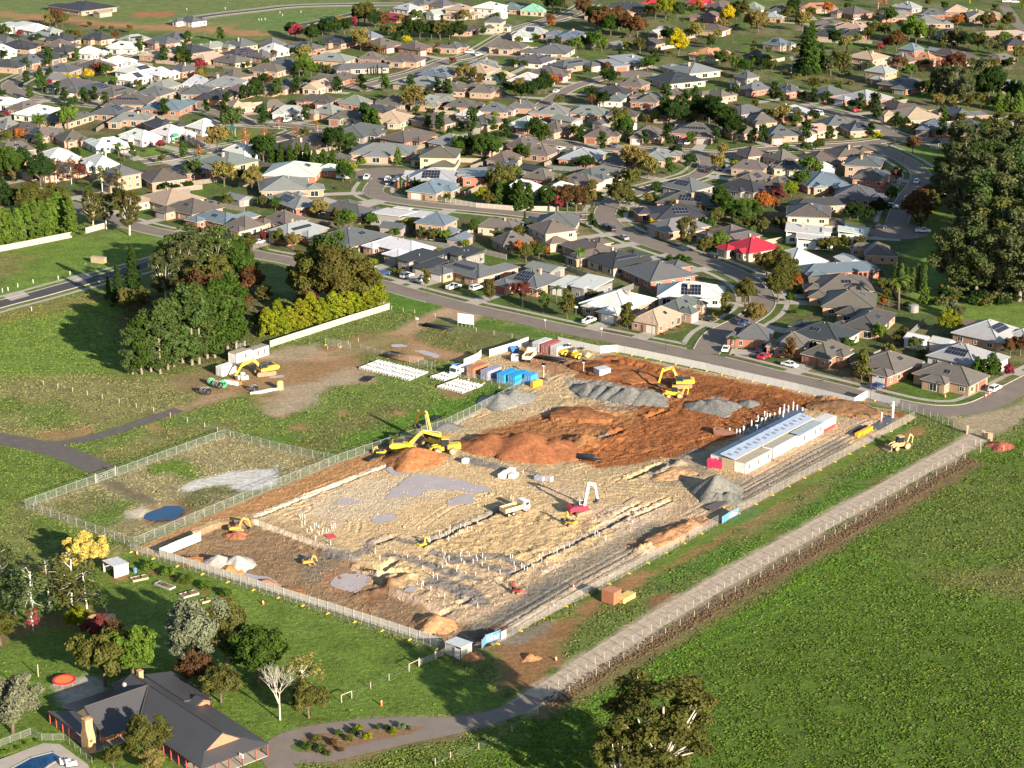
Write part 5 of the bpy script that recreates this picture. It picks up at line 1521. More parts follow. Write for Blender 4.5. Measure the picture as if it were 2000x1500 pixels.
# ---------------------------------------------------------------- the building site: soil sheet with banks, ruts and trenches
SA = math.radians(51.6)
ca, sa = math.cos(SA), math.sin(SA)
sp_ = np.array(SITE)
su = sp_[:, 0] * ca + sp_[:, 1] * sa
sv = -sp_[:, 0] * sa + sp_[:, 1] * ca
ST = 0.42
U, V = np.meshgrid(np.arange(su.min() - 1, su.max() + 1, ST), np.arange(sv.min() - 1, sv.max() + 1, ST))
SX, SY = U * ca - V * sa, U * sa + V * ca
S_in = sd_poly(SX, SY, SITE)
SCol = np.zeros(SX.shape + (4,))
SZ = np.zeros(SX.shape)
n1, n2, n3 = fbm(SX, SY, 9, 71), fbm(SX, SY, 3, 75), vnoise(SX, SY, .9, 79)
def sp(px, col, feather=1.0, rough=1.5, k=1.0, dz=0.0):
 d = sd_poly(SX, SY, W2(px)) + (n1 - .5) * 2 * rough + (n2 - .5) * rough
 m = (1 - sstep(-feather, feather, d)) * k
 if col is not None:
  for i in range(3):
   SCol[..., i] = SCol[..., i] * (1 - m) + col[i] * m
 return m
def sl(px, w, col, feather=.4, rough=.3, k=1.0, dz=0.0, smooth=True):
 pts = [(p.x, p.y) for p in smooth_line(W2(px), 2.0)] if smooth else W2(px)
 d = dist_line(SX, SY, pts) - w / 2 + (n2 - .5) * 2 * rough
 m = (1 - sstep(-feather, feather, d)) * k
 if col is not None:
  for i in range(3):
   SCol[..., i] = SCol[..., i] * (1 - m) + col[i] * m
 if dz:
  globals()['SZ'] = SZ + dz * m
 return m
SAND = (0.50, 0.355, 0.195)
PALE = (0.50, 0.40, 0.28)
HAUL = (0.41, 0.30, 0.17)
RED = (0.245, 0.092, 0.033)
REDD = (0.165, 0.060, 0.024)
ROCK = (0.165, 0.150, 0.132)
MUDB = (0.245, 0.160, 0.090)
ORNG = (0.38, 0.185, 0.075)
SCol[..., :3] = HAUL
sp([(310, 1092), (330, 1055), (440, 1015), (500, 1010), (690, 1086), (770, 1150), (900, 1212), (960, 1250), (892, 1276), (600, 1180)], MUDB, 1.5, 2)
sp([(265, 1072), (450, 990), (660, 905), (880, 828), (905, 838), (830, 880), (760, 905), (640, 950), (500, 1003), (420, 1018), (320, 1060)], (0.36, 0.195, 0.085), 1, 1.2)
sp([(515, 1005), (640, 955), (760, 915), (900, 893), (1060, 938), (1190, 965), (1315, 990), (1290, 1015), (1120, 1095), (950, 1165), (870, 1205), (790, 1150), (700, 1080), (600, 1035)], SAND, 1, 1.5)
sp([(820, 1060), (930, 1020), (1050, 1000), (1130, 1040), (1060, 1090), (900, 1110)], (0.48, 0.335, 0.175), 2, 2)
sp([(560, 1000), (700, 940), (820, 930), (880, 960), (760, 1000), (650, 1030)], PALE, 3, 3, .8)
sp([(1190, 985), (1310, 985), (1290, 1010), (1210, 1040), (1120, 1000)], (0.47, 0.345, 0.235), 1, 1, .9)
sp([(1030, 945), (1100, 930), (1150, 950), (1130, 975), (1060, 965)], (0.46, 0.34, 0.22), 1, 1, .9)
sp([(770, 1150), (950, 1090), (1080, 1110), (1010, 1160), (905, 1212), (850, 1195)], (0.42, 0.30, 0.19), 2, 2, .8)
sp([(1135, 715), (1185, 692), (1440, 742), (1690, 797), (1770, 806), (1710, 830), (1600, 800), (1560, 798), (1420, 862), (1330, 898), (1170, 915), (1110, 905), (1140, 860), (1240, 800), (1130, 760)], RED, 1.5, 2.5)
sp([(1200, 720), (1330, 735), (1450, 760), (1560, 790), (1480, 800), (1380, 770), (1230, 755)], REDD, 2, 4, .7)
sp([(920, 850), (1000, 825), (1130, 800), (1250, 800), (1240, 830), (1140, 860), (1130, 900), (1050, 895), (950, 880)], (0.27, 0.12, 0.048), 2, 3)
sp([(1060, 800), (1130, 785), (1240, 795), (1230, 812), (1120, 820)], (0.35, 0.20, 0.10), 2, 3, .8)
sp([(1040, 770), (1080, 740), (1140, 745), (1200, 765), (1130, 790), (1050, 800)], HAUL, 2, 2, .9)
sp([(950, 722), (1000, 690), (1045, 672), (1130, 690), (1135, 720), (1080, 735), (1050, 730), (960, 705)], (0.30, 0.165, 0.085), 1.5, 2)
sl([(945, 705), (1010, 722), (1070, 745), (1060, 775), (960, 800), (890, 840), (880, 870), (1000, 915), (1180, 945), (1330, 925), (1420, 940), (1480, 930)], 9, HAUL, 2, 2.5, .8)
sl([(1330, 1010), (1450, 945), (1600, 865), (1720, 815)], 8, (0.40, 0.285, 0.185), 1.5, 1.5, .9)
sl([(1400, 990), (1560, 905), (1700, 830)], 4, (0.42, 0.31, 0.22), 1, 1.5, .8)
sl([(930, 1245), (1000, 1200), (1100, 1135), (1200, 1080), (1280, 1035)], 8, (0.235, 0.195, 0.148), 2, 2, .9)
sl([(940, 1235), (1010, 1195), (1080, 1150)], 7, (0.155, 0.138, 0.118), 2, 2.5, .9)
sl([(1010, 1220), (1120, 1160), (1250, 1090), (1380, 1015)], 4, (0.46, 0.355, 0.255), 1, 1.5, .8)
sl([(1250, 1068), (1330, 1030), (1370, 1018)], 5, (0.36, 0.18, 0.085), 1, 1.5, .9)
sp([(1440, 990), (1500, 965), (1620, 900), (1660, 870), (1640, 850), (1500, 920), (1420, 945)], (0.22, 0.185, 0.145), 1.5, 1.5, .8)
sp([(1280, 905), (1380, 880), (1420, 870), (1430, 900), (1350, 950), (1270, 940)], (0.25, 0.20, 0.145), 2, 3, .8)
sp([(1110, 745), (1160, 742), (1290, 765), (1310, 785), (1200, 792), (1130, 775)], (0.25, 0.235, 0.205), 1.5, 2, .9)
sp([(1340, 790), (1400, 775), (1440, 790), (1400, 805), (1350, 805)], (0.23, 0.215, 0.19), 1.5, 2, .8)
sl([(500, 1008), (640, 953), (760, 908)], 1.6, (0.58, 0.49, 0.38), .3, .3, .95)
sl([(500, 1018), (560, 1040), (640, 1068), (700, 1092)], 1.3, (0.55, 0.44, 0.32), .3, .4, .9)
sl([(690, 1105), (760, 1130)], 1.2, (0.52, 0.41, 0.29), .3, .4, .9)
sl([(760, 1150), (830, 1180), (905, 1213), (960, 1190), (1020, 1158)], 1.6, (0.52, 0.36, 0.26), .5, .8, .8)
sl([(1060, 1120), (1160, 1070), (1300, 1000)], 1.5, (0.52, 0.40, 0.29), .4, .6, .8)
sl([(870, 838), (960, 790), (1000, 768)], 1.4, (0.56, 0.46, 0.34), .3, .3, .8)
sl([(1060, 800), (1010, 792), (940, 800)], 3, (0.42, 0.32, 0.22), 1, 1.5, .7)
for px, w in [([(825, 1062), (880, 1037), (940, 1010), (985, 990)], 2.2), ([(850, 1080), (920, 1100), (1000, 1120)], 2.6), ([(760, 1085), (830, 1100), (880, 1120), (930, 1130)], 2.4), ([(800, 1060), (760, 1050), (720, 1060)], 2.0),
              ([(1000, 1120), (1070, 1085), (1150, 1045), (1230, 1005)], 1.8), ([(850, 1135), (900, 1150), (930, 1175)], 5), ([(880, 1100), (960, 1085), (1010, 1100)], 3.0), ([(640, 1075), (690, 1085), (720, 1070)], 3.0),
              ([(905, 895), (940, 905), (980, 915)], 3.5), ([(1030, 920), (1060, 932), (1080, 935)], 1.6), ([(905, 860), (960, 885), (1010, 898)], 1.8), ([(1060, 905), (1140, 868), (1190, 850)], 1.6), ([(1270, 925), (1330, 895), (1360, 880)], 1.8), ([(1080, 800), (1130, 803), (1150, 808)], 1.2), ([(1180, 795), (1240, 800)], 1.6)]:
 sl(px, w, (0.175, 0.162, 0.150), .5, .7, .85)
sp([(590, 1110), (570, 1075), (630, 1075), (650, 1100), (640, 1130), (600, 1135)], (0.20, 0.165, 0.12), 2, 2, .8)
sp([(620, 1135), (640, 1110), (720, 1118), (715, 1150), (670, 1155)], (0.36, 0.175, 0.095), 2, 2, .8)
sp([(690, 1165), (760, 1130), (800, 1125), (780, 1150), (720, 1180)], (0.17, 0.085, 0.045), 1.5, 2, .8)
sp([(980, 1240), (1000, 1225), (960, 1222), (930, 1245), (950, 1258)], (0.14, 0.075, 0.05), 1.5, 1.5, .8)
SCol[..., 3] = 0
mud = sp([(825, 1060), (930, 1020), (1060, 985), (1290, 1000), (1130, 1090), (900, 1205), (780, 1150)], None, 3, 2)
n4 = fbm(SX, SY, 1.4, 84, 2)
SZ = .05 + (n1 - .5) * .22 + (n2 - .5) * .18 + (n4 - .5) * .16 + (n3 - .5) * .05
SZ += mud * (fbm(SX, SY, 1.5, 90, 2) - .5) * .5
redm = sp([(1130, 700), (1700, 800), (1600, 800), (1400, 870), (1150, 910), (930, 860), (1100, 780)], None, 3, 2)
SZ += redm * ((fbm(SX, SY, 3.4, 93) - .45) * .6 + (n4 - .5) * .3)
low = sp([(300, 1100), (325, 1062), (430, 1022), (505, 1018), (600, 1055), (690, 1092), (740, 1125), (760, 1150), (840, 1188), (905, 1220), (960, 1262), (892, 1290), (600, 1200)], None, .7, .3)
SZ -= .95 * low
flat_pad = sp([(560, 1015), (700, 950), (900, 905), (1040, 940), (960, 1000), (780, 1040), (640, 1060)], None, 3, 2)
SZ = SZ * (1 - .5 * flat_pad)
rut_lines = [
 [(520, 1000), (600, 985), (585, 970), (640, 950), (720, 915)], [(560, 1010), (600, 995), (590, 975), (650, 955)], [(880, 905), (930, 930), (990, 950), (1060, 960)], [(850, 900), (900, 925), (960, 945)],
 [(690, 1040), (695, 1020), (685, 1010)], [(760, 960), (850, 955), (930, 975), (960, 965), (950, 950)], [(820, 1030), (880, 990), (960, 965)], [(900, 850), (880, 840), (900, 820), (960, 800), (1030, 780)],
 [(890, 870), (1000, 915), (1180, 945), (1300, 950), (1400, 960)], [(900, 880), (1010, 925), (1190, 955), (1320, 965)], [(1100, 900), (1180, 880), (1230, 850), (1260, 840), (1270, 850)], [(1120, 915), (1250, 890), (1350, 860), (1450, 840)],
 [(1300, 800), (1400, 830), (1500, 810), (1560, 790)], [(1420, 760), (1480, 780), (1470, 800), (1400, 810)], [(1340, 1010), (1460, 945), (1600, 868), (1700, 822)], [(1360, 1018), (1480, 952), (1620, 876), (1720, 826)],
 [(940, 1240), (1020, 1195), (1120, 1135), (1220, 1080), (1320, 1020)], [(960, 1245), (1050, 1190), (1150, 1130), (1260, 1070)], [(420, 1060), (480, 1075), (560, 1130), (700, 1190), (850, 1245)], [(400, 1085), (470, 1100), (560, 1150), (700, 1205)],
 [(1080, 745), (1100, 735), (1110, 750), (1090, 762)], [(1050, 760), (1000, 785), (930, 815)], [(1180, 950), (1220, 930), (1280, 945), (1340, 960)], [(1430, 800), (1450, 780), (1400, 760)],
]
for ln in rut_lines:
 pts = smooth_line(W2(ln), 2.0)
 for o in (-.95, .95):
  q = [(p.x, p.y) for p in offset_line(pts, o)]
  d = dist_line(SX, SY, q)
  SZ += (-.10 * np.exp(-(d / .32) ** 2) + .05 * np.exp(-((d - .62) / .3) ** 2)) * (.35 + 1.1 * n2)
TRENCH = [([(825, 1066), (880, 1041), (940, 1014), (985, 994)], 1.1, 1.0), ([(1000, 1120), (1070, 1085), (1150, 1045), (1232, 1004)], .8, .7), ([(1205, 1005), (1250, 982)], .6, .6), ([(1240, 1010), (1310, 978)], .6, .6), ([(770, 1095), (745, 1110), (705, 1100)], 1.8, 1.0), ([(735, 1130), (765, 1115), (800, 1120)], 1.8, 1.1),
          ([(738, 1060), (765, 1050)], 1.6, .9), ([(1055, 905), (1090, 893)], 1.2, 1.4), ([(1180, 858), (1215, 840)], 1.2, 1.3), ([(1230, 935), (1262, 920), (1290, 908)], 1.2, 1.2), ([(960, 875), (990, 865)], 1.0, 1.2), ([(1265, 815), (1300, 802)], 1.2, 1.2), ([(1060, 818), (1110, 812)], 1.0, .8),
          ([(1245, 1072), (1300, 1045), (1330, 1035)], 1.6, .9), ([(590, 1062), (640, 1082)], .9, .6), ([(855, 1200), (875, 1195)], 1.4, .6), ([(900, 1180), (912, 1172)], 1.2, .6), ([(980, 1130), (1010, 1155)], .9, .7), ([(500, 1012), (640, 956), (770, 905)], .6, .35), ([(800, 1128), (850, 1150), (900, 1170)], .7, .45), ([(1150, 1040), (1200, 1015), (1300, 972)], .5, .4)]
for px, w, dep in TRENCH:
 sl(px, w, None, .35, .25, 1.0, dz=-dep)
 pts = [(p.x, p.y) for p in smooth_line(W2(px), 2.0)]
 d = dist_line(SX, SY, pts)
 SZ += .26 * dep * np.exp(-((d - w / 2 - .9) / .5) ** 2) * sstep(.45, .62, n3 * .5 + n2 * .5)
for px, w, h in [([(1215, 712), (1260, 720), (1320, 735)], 4, 1.0), ([(1180, 700), (1230, 703)], 3, .7), ([(1250, 1075), (1350, 1025)], 3, 1.0), ([(1090, 820), (1180, 812)], 6, 1.0), ([(760, 1140), (800, 1125)], 3, .5), ([(1290, 925), (1330, 905)], 2.5, .9), ([(1140, 875), (1210, 860)], 4, .8), ([(700, 1160), (760, 1140)], 3, .5), ([(1620, 782), (1680, 800)], 5, 1.1), ([(840, 1090), (900, 1120)], 2.0, .4), ([(1000, 1090), (1060, 1070)], 2.2, .4), ([(500, 1022), (600, 1060), (690, 1098)], 1.2, .35)]:
 d = dist_line(SX, SY, [(p.x, p.y) for p in smooth_line(W2(px), 2.0)])
 SZ += h * np.exp(-(d / (w / 2)) ** 2) * (.2 + .8 * n2 + .8 * n4)
SZ = SZ + (np.random.default_rng(5).random(SX.shape) - .5) * .07
SZ = SZ * sstep(0.2, -2.0, S_in) + .03
keep = (S_in < .35)
cell = keep[:-1, :-1] & keep[1:, :-1] & keep[:-1, 1:] & keep[1:, 1:]
ids = np.arange(SX.size).reshape(SX.shape)
q = np.stack([ids[:-1, :-1], ids[:-1, 1:], ids[1:, 1:], ids[1:, :-1]], -1)[cell]
used = np.unique(q)
remap = -np.ones(SX.size, int)
remap[used] = np.arange(len(used))
sv3 = np.stack([SX, SY, SZ], -1).reshape(-1, 3)[used]
me = np_mesh('site_ground', sv3, remap[q], M['ground'], SCol.reshape(-1, 4)[used], smooth=False)
struct(part('site_ground', me), label='bare rutted sand, clay and gravel ground of the building site', cat='ground')
def site_z(x, y):
 u, v = x * ca + y * sa, -x * sa + y * ca
 i, j = int(round((u - U[0, 0]) / ST)), int(round((v - V[0, 0]) / ST))
 if 0 <= i < SX.shape[1] and 0 <= j < SX.shape[0] and S_in[j, i] < .3:
  return float(SZ[j, i])
 return 0.0
def S(px, py):
 g = G(px, py)
 g.z = site_z(g.x, g.y)
 return g
# ---------------------------------------------------------------- puddles
def puddle(px, label, z=None, mat='puddle', name='puddle'):
 c = G(sum(p[0] for p in px) / len(px), sum(p[1] for p in px) / len(px))
 zz = site_z(c.x, c.y) + .06 if z is None else z
 pts = smooth_line(W2(px + [px[0]]), .8)[:-1]
 pts = [p + Vector((fill_n(p.x, p.y, 3), fill_n(p.x, p.y, 8))) for p in pts]
 mb = MB().add([(p.x, p.y, zz) for p in pts], [tuple(range(len(pts)))])
 o = part(name, mb.mesh(name, M[mat]))
 return tag(o, label, name)
def fill_n(x, y, s):
 return float(vnoise(np.array([x]), np.array([y]), 2.2, s)[0] - .5) * 1.6
PUD = [([(775, 948), (800, 930), (850, 930), (900, 938), (945, 950), (965, 962), (930, 965), (880, 958), (840, 960), (800, 972), (755, 972)], 'broad shallow lavender grey puddle across the pad beside the yellow machines'),
       ([(655, 982), (675, 973), (700, 978), (692, 986), (668, 988)], 'small oval puddle left on the pad'),
       ([(760, 915), (790, 912), (800, 922), (780, 932), (765, 928)], 'small puddle just below the orange soil heap'),
       ([(872, 980), (905, 965), (930, 972), (915, 985), (880, 990)], 'puddle with dark rim in the middle of the pad'),
       ([(725, 1012), (760, 1005), (775, 1015), (745, 1025), (728, 1022)], 'thin puddle near the paired white stubs'),
       ([(652, 1118), (690, 1112), (722, 1120), (712, 1138), (700, 1150), (672, 1146), (650, 1136)], 'large muddy puddle in the lower yard corner'),
       ([(400, 1098), (450, 1108), (500, 1118), (540, 1128), (520, 1134), (460, 1120), (410, 1110)], 'long puddle behind the lower fence near the white heaps'),
       ([(790, 1148), (808, 1143), (815, 1150), (800, 1156), (788, 1154)], 'small square puddle in the lower pad')]
for px, lab in PUD:
 zz = []
 for p in W2(px):
  zz.append(site_z(*p))
 puddle(px, lab, z=sorted(zz)[len(zz) * 2 // 3] + .07)
puddle([(528, 735), (545, 733), (555, 736), (540, 739), (526, 739)], 'small puddle on the dirt yard beside the excavator', z=.02)
puddle([(768, 673), (785, 672), (795, 676), (780, 679), (768, 677)], 'thin puddle on the yard track left one', z=.02)
puddle([(808, 684), (832, 685), (860, 694), (850, 699), (825, 692)], 'thin puddle on the yard track right one', z=.02)
puddle([(284, 1004), (300, 994), (322, 988), (350, 988), (364, 999), (340, 1011), (312, 1017), (284, 1014)], 'small deep blue pond inside the fenced enclosure', z=-.12, mat='water', name='pond')
# ---------------------------------------------------------------- heaps
def heap(px, py, r, h, col, label, name='soil_heap', ex=1.0, rot=0.0, seed=0, tops=None, cat='heap'):
 g = S(px, py)
 n = 44
 gx, gy = np.meshgrid(np.linspace(-1.15, 1.15, n) * r * ex, np.linspace(-1.15, 1.15, n) * r)
 tops = tops or [(0, 0, 1, 1)]
 z = np.full(gx.shape, -1.0)
 for tx, ty, tr_, th in tops:
  d = np.hypot((gx - tx * r) / (ex if len(tops) == 1 else 1), gy - ty * r) / (r * tr_)
  ang = np.arctan2(gy - ty * r, gx - tx * r)
  d = d * (1 + .12 * np.sin(ang * 3 + seed) + .08 * np.sin(ang * 5 + 2 * seed))
  z = np.maximum(z, h * th * (1 - d) * (1.0 + .0 * d))
 out_ = z <= 0
 z = np.where(z > 0, z, -.35)
 soft = np.minimum(z, h * .93 + (z - h * .93) * .3)
 z = soft + (fbm(gx + seed * 31, gy, r * .45, seed) - .5) * h * (.34 if name == 'soil_heap' else .12) * (z > -.2) + (fbm(gx, gy + seed * 17, 1.1, seed + 3, 3) - .5) * (.5 if name == 'soil_heap' else .14)
 z = np.where(out_, -1.3, z)
 ii = np.arange(n * n).reshape(n, n)
 qq = np.stack([ii[:-1, :-1], ii[:-1, 1:], ii[1:, 1:], ii[1:, :-1]], -1).reshape(-1, 4)
 keepq = (z.reshape(-1)[qq] > -1.0).any(1)
 me = np_mesh(name, np.stack([gx, gy, z], -1).reshape(-1, 3), qq[keepq], M['soil'])
 o = part(name, me, None, (g.x, g.y, g.z - .05), rot, color=col)
 tag(o, label, cat)
 return o
OR, RD, GR, WH = (0.34, 0.145, 0.06), (0.33, 0.125, 0.050), (0.175, 0.170, 0.155), (0.44, 0.40, 0.34)
heap(1020, 878, 10.5, 4.8, (0.29, 0.112, 0.050), 'huge red clay mound in the middle of the site', seed=1, tops=[(.1, 0, .95, 1), (-.75, .05, .75, .72), (-1.0, -.15, .5, .55), (.75, .1, .7, .62), (.95, .35, .5, .45), (-.35, .2, .7, .7)], ex=1.5, rot=math.radians(-14))
heap(808, 900, 7.2, 3.6, OR, 'orange soil heap in front of the yellow excavators', seed=4, tops=[(0, 0, 1, 1), (.35, .1, .7, .8), (-.5, .0, .6, .5)])
for i, (x, y, r, h) in enumerate([(1148, 762, 5, 1.9), (1175, 767, 5, 2.2), (1203, 772, 5.2, 2.8), (1232, 778, 5.5, 3.0), (1262, 780, 6.5, 2.8)]):
 heap(x, y, r, h, GR, 'grey gravel heap, %s from the left in the long row' % ['first', 'second', 'third', 'fourth', 'fifth'][i], 'gravel_heap', seed=10 + i)
heap(1395, 797, 7, 2.4, GR, 'wide grey gravel heap right of the digging excavator', 'gravel_heap', seed=21, tops=[(0, 0, .9, 1), (-.5, .1, .6, .8), (.5, .1, .55, .7)])
heap(1462, 790, 3, 1.2, GR, 'small grey gravel heap behind the white stub columns', 'gravel_heap', seed=22)
heap(1397, 962, 6.2, 4.6, (0.18, 0.172, 0.15), 'tall grey gravel heap beside the red tank', 'gravel_heap', seed=23)
for i, (x, y, r, h) in enumerate([(1386, 974, 3, 1.7), (1403, 977, 3, 1.7), (1424, 977, 3.6, 2.0), (1428, 962, 3.2, 1.8)]):
 heap(x, y, r, h, (0.17, 0.165, 0.145), 'low grey gravel heap, %s around the tall gravel heap' % ['first', 'second', 'third', 'fourth'][i], 'gravel_heap', seed=30 + i)
heap(975, 787, 6, 2.6, (0.21, 0.205, 0.185), 'pale grey gravel heap against the green wire fence', 'gravel_heap', seed=41)
heap(1005, 778, 6, 2.6, (0.21, 0.205, 0.185), 'pale grey gravel heap nearest the blue containers', 'gravel_heap', seed=42)
heap(872, 835, 4, 1.3, GR, 'low grey gravel heap beside the fence behind the excavators', 'gravel_heap', seed=43)
heap(378, 1095, 4.0, 2.0, OR, 'orange soil heap left of the two white heaps', seed=51)
heap(427, 1098, 4.4, 2.6, WH, 'white gravel heap, left one of the pair', 'gravel_heap', seed=52, tops=[(0, 0, 1, 1), (-.4, -.1, .7, .6)])
heap(463, 1098, 4.0, 2.5, WH, 'white gravel heap, right one of the pair', 'gravel_heap', seed=53)
heap(447, 1110, 3.6, 1.7, (0.42, 0.21, 0.08), 'orange clod heap in front of the white heaps', seed=54)
heap(850, 1213, 5.0, 2.2, (0.45, 0.235, 0.115), 'orange sand heap near the bottom corner of the site', seed=55)
heap(517, 1134, 3.0, 1.2, (0.38, 0.2, 0.12), 'small rubble heap by the lower fence', seed=56)
heap(556, 1152, 3.4, 1.1, OR, 'low orange heap along the lower fence', seed=57, ex=1.7, rot=-.6)
heap(462, 1040, 2.6, 1.2, (0.36, 0.13, 0.07), 'red soil heap beside the corner excavator', seed=58)
heap(1230, 735, 6, 1.3, (0.26, 0.105, 0.042), 'low lumpy red clay ridge behind the gravel row', seed=59, ex=2.0, rot=-.35)
heap(1180, 722, 6, 1.5, (0.25, 0.095, 0.037), 'low red clay ridge near the steel box', seed=60, ex=1.7, rot=-.35)
heap(1140, 866, 5, 2.2, (0.28, 0.13, 0.055), 'orange clay heap at the right end of the red mound', seed=61)
heap(1130, 815, 5, 1.0, (0.25, 0.105, 0.045), 'low red clay bank behind the red mound', seed=62, ex=1.6, rot=-.3)
heap(1650, 798, 6, 1.5, (0.22, 0.12, 0.06), 'dark soil heap at the far corner of the site', seed=63, ex=1.5, rot=-.4)
heap(1315, 925, 4, 1.2, (0.40, 0.24, 0.13), 'tan clay heap beside the trench near the red tank', seed=64, ex=1.5, rot=.8)
heap(1310, 1050, 3, 1.2, (0.38, 0.20, 0.10), 'rubble ridge along the right fence', seed=65, ex=2.6, rot=.86)
heap(186, 1213, 4.0, 1.6, (0.55, 0.34, 0.20), 'heap of pale sand on the garden edge', 'sand_heap', seed=66)
heap(1953, 872, 3.6, 1.2, (0.30, 0.09, 0.06), 'small dark red soil heap beside the drive gate', seed=67)
heap(1035, 1285, 2.0, .8, (0.34, 0.17, 0.08), 'small soil heap beside the corner shed', seed=68)
heap(923, 1283, 2.4, 1.0, (0.36, 0.17, 0.08), 'pipe strewn soil heap right of the corner shed', seed=69)
cm = MB()
cr_ = random.Random(3)
for _ in range(3200):
 f = cr_.random()
 a, b = G(1065, 1376), G(1895, 895)
 p = a.lerp(b, f) + Vector((.62, -.78, 0)) * cr_.uniform(-1.6, 2.4)
 s = cr_.uniform(.12, .42)
 cm.box((p.x, p.y, s * .2), (s, s * cr_.uniform(.6, 1.2), s * .7), rz=cr_.uniform(0, 3), taper=(.6, .6))
struct(part('soil_clods', cm.mesh('soil_clods', M['soil']), color=(.125, .078, .048)), 'stuff', 'dark earth clods strewn along the paddock edge', 'soil')
rb = MB()
cols = []
for _ in range(9000):
 k = cr_.randrange(SX.size)
 j_, i_ = divmod(k, SX.shape[1])
 if S_in[j_, i_] > -1.0:
  continue
 x, y, z = SX[j_, i_] + cr_.uniform(-.2, .2), SY[j_, i_] + cr_.uniform(-.2, .2), SZ[j_, i_]
 s = cr_.uniform(.10, .34) * (1.5 if cr_.random() < .06 else 1)
 rb.box((x, y, z + s * .15), (s, s * cr_.uniform(.5, 1.3), s * .8), rz=cr_.uniform(0, 3), taper=(.5, .6))
 q = cr_.uniform(.55, 1.25)
 cols += [(SCol[j_, i_, 0] * q, SCol[j_, i_, 1] * q, SCol[j_, i_, 2] * q, 0)] * 8
me = np_mesh('rubble', np.array(rb.v), np.array(rb.f), M['ground'], np.array(cols), smooth=False)
struct(part('rubble', me), 'stuff', 'loose clods and stones scattered over the site soil', 'rubble')
# ---------------------------------------------------------------- standing grass tufts
def mat_tuft():
 m = bpy.data.materials.new('grass_blades')
 m.use_nodes = True
 nt = m.node_tree
 nt.nodes.clear()
 at = nd(nt, 'ShaderNodeAttribute', attribute_name='Col')
 d, tl = nd(nt, 'ShaderNodeBsdfDiffuse'), nd(nt, 'ShaderNodeBsdfTranslucent')
 nt.links.new(at.outputs['Color'], d.inputs[0])
 nt.links.new(at.outputs['Color'], tl.inputs[0])
 mx = nd(nt, 'ShaderNodeMixShader')
 mx.inputs[0].default_value = .3
 nt.links.new(d.outputs[0], mx.inputs[1])
 nt.links.new(tl.outputs[0], mx.inputs[2])
 nt.links.new(mx.outputs[0], nd(nt, 'ShaderNodeOutputMaterial').inputs[0])
 return m
GT = np.random.default_rng(12)
nT = 420000
gx = GT.uniform(-165, 175, nT)
gy = 300 + 300 * GT.random(nT) ** 1.35
ii = np.clip(np.searchsorted(GX, gx), 0, ni - 1)
jj = np.clip(np.searchsorted(GY, gy), 0, nj - 1)
cc = C[jj, ii]
vis = np.abs(gx) < (gy * .262 + 6)
okk = vis & (cc[:, 3] > .75) & (sd_poly(gx, gy, SITE) > .3)
lawn = np.minimum(sd_poly(gx, gy, W2([(100, 1090), (250, 1072), (880, 1290), (1000, 1380), (640, 1420), (540, 1440), (560, 1500), (-100, 1520), (-100, 1200)])), sd_poly(gx, gy, W2([(0, 500), (130, 465), (290, 455), (330, 485), (300, 505), (0, 585)])))
verge = sd_poly(gx, gy, W2([(725, 565), (900, 615), (1200, 680), (1700, 793), (1850, 812), (1690, 785), (1440, 730), (1200, 682), (1040, 660), (950, 690)]))
okk &= verge > 0
okk &= (lawn > 0) | (GT.random(nT) < .03)
mr_ = [(p.x, p.y) for p in RL['main_road']]
okk &= dist_line(gx, gy, mr_[::3]) > 5.0
okk &= ~((sd_poly(gx, gy, SUBURB) < 2))
okk &= sd_poly(gx, gy, W2([(-80, 1500), (0, 1478), (84, 1446), (117, 1448), (180, 1490), (190, 1540), (-80, 1580)])) > 0
for ln, w in (([(1912, 852), (1600, 1027), (1400, 1141), (1200, 1262), (1020, 1380)], 3.2), ([(1000, 1388), (870, 1413), (720, 1416), (580, 1436), (545, 1452), (560, 1510)], 2.8), ([(960, 1402), (800, 1440), (640, 1476), (540, 1462)], 2.8), ([(-60, 848), (60, 868), (160, 899), (200, 918)], 4.0), ([(60, 868), (190, 852), (300, 816), (350, 800)], 2.4), ([(-60, 612), (70, 576), (225, 535), (345, 500)], 9.0)):
 okk &= dist_line(gx, gy, W2(ln)) > w
okk &= vnoise(gx, gy, 1.6, 3) * .6 + vnoise(gx, gy, 6, 8) * .4 > .30
gx, gy, cc = gx[okk], gy[okk], cc[okk]
n = len(gx)
th = GT.uniform(0, 6.28, n)
hh = .07 + .15 * GT.random(n) * (0.5 + 1.0 * vnoise(gx, gy, 5, 2))
ww = .14 + .22 * GT.random(n)
ax, ay = np.cos(th) * ww, np.sin(th) * ww
lx, ly = GT.normal(0, .12, n), GT.normal(0, .12, n)
z0 = np.zeros(n) - .03
V_ = np.stack([np.stack([gx - ax, gy - ay, z0], -1), np.stack([gx + ax, gy + ay, z0], -1), np.stack([gx + ax * .7 + lx, gy + ay * .7 + ly, hh], -1), np.stack([gx - ax * .7 + lx, gy - ay * .7 + ly, hh * .8], -1)], 1).reshape(-1, 3)
tint = (.75 + .6 * GT.random((n, 1))) * cc[:, :3]
straw = (GT.random((n, 1)) < .16)
tint = np.where(straw, tint * .4 + np.array([[.13, .115, .05]]), tint * 1.12)
cv = np.concatenate([np.repeat(tint[:, None, :], 4, 1), np.ones((n, 4, 1))], -1).reshape(-1, 4)
me = np_mesh('grass', V_, np.arange(4 * n).reshape(n, 4), mat_tuft(), cv, smooth=False)
struct(part('grass', me), 'stuff', 'short tufted grass standing in the paddock and rough fields', 'grass')
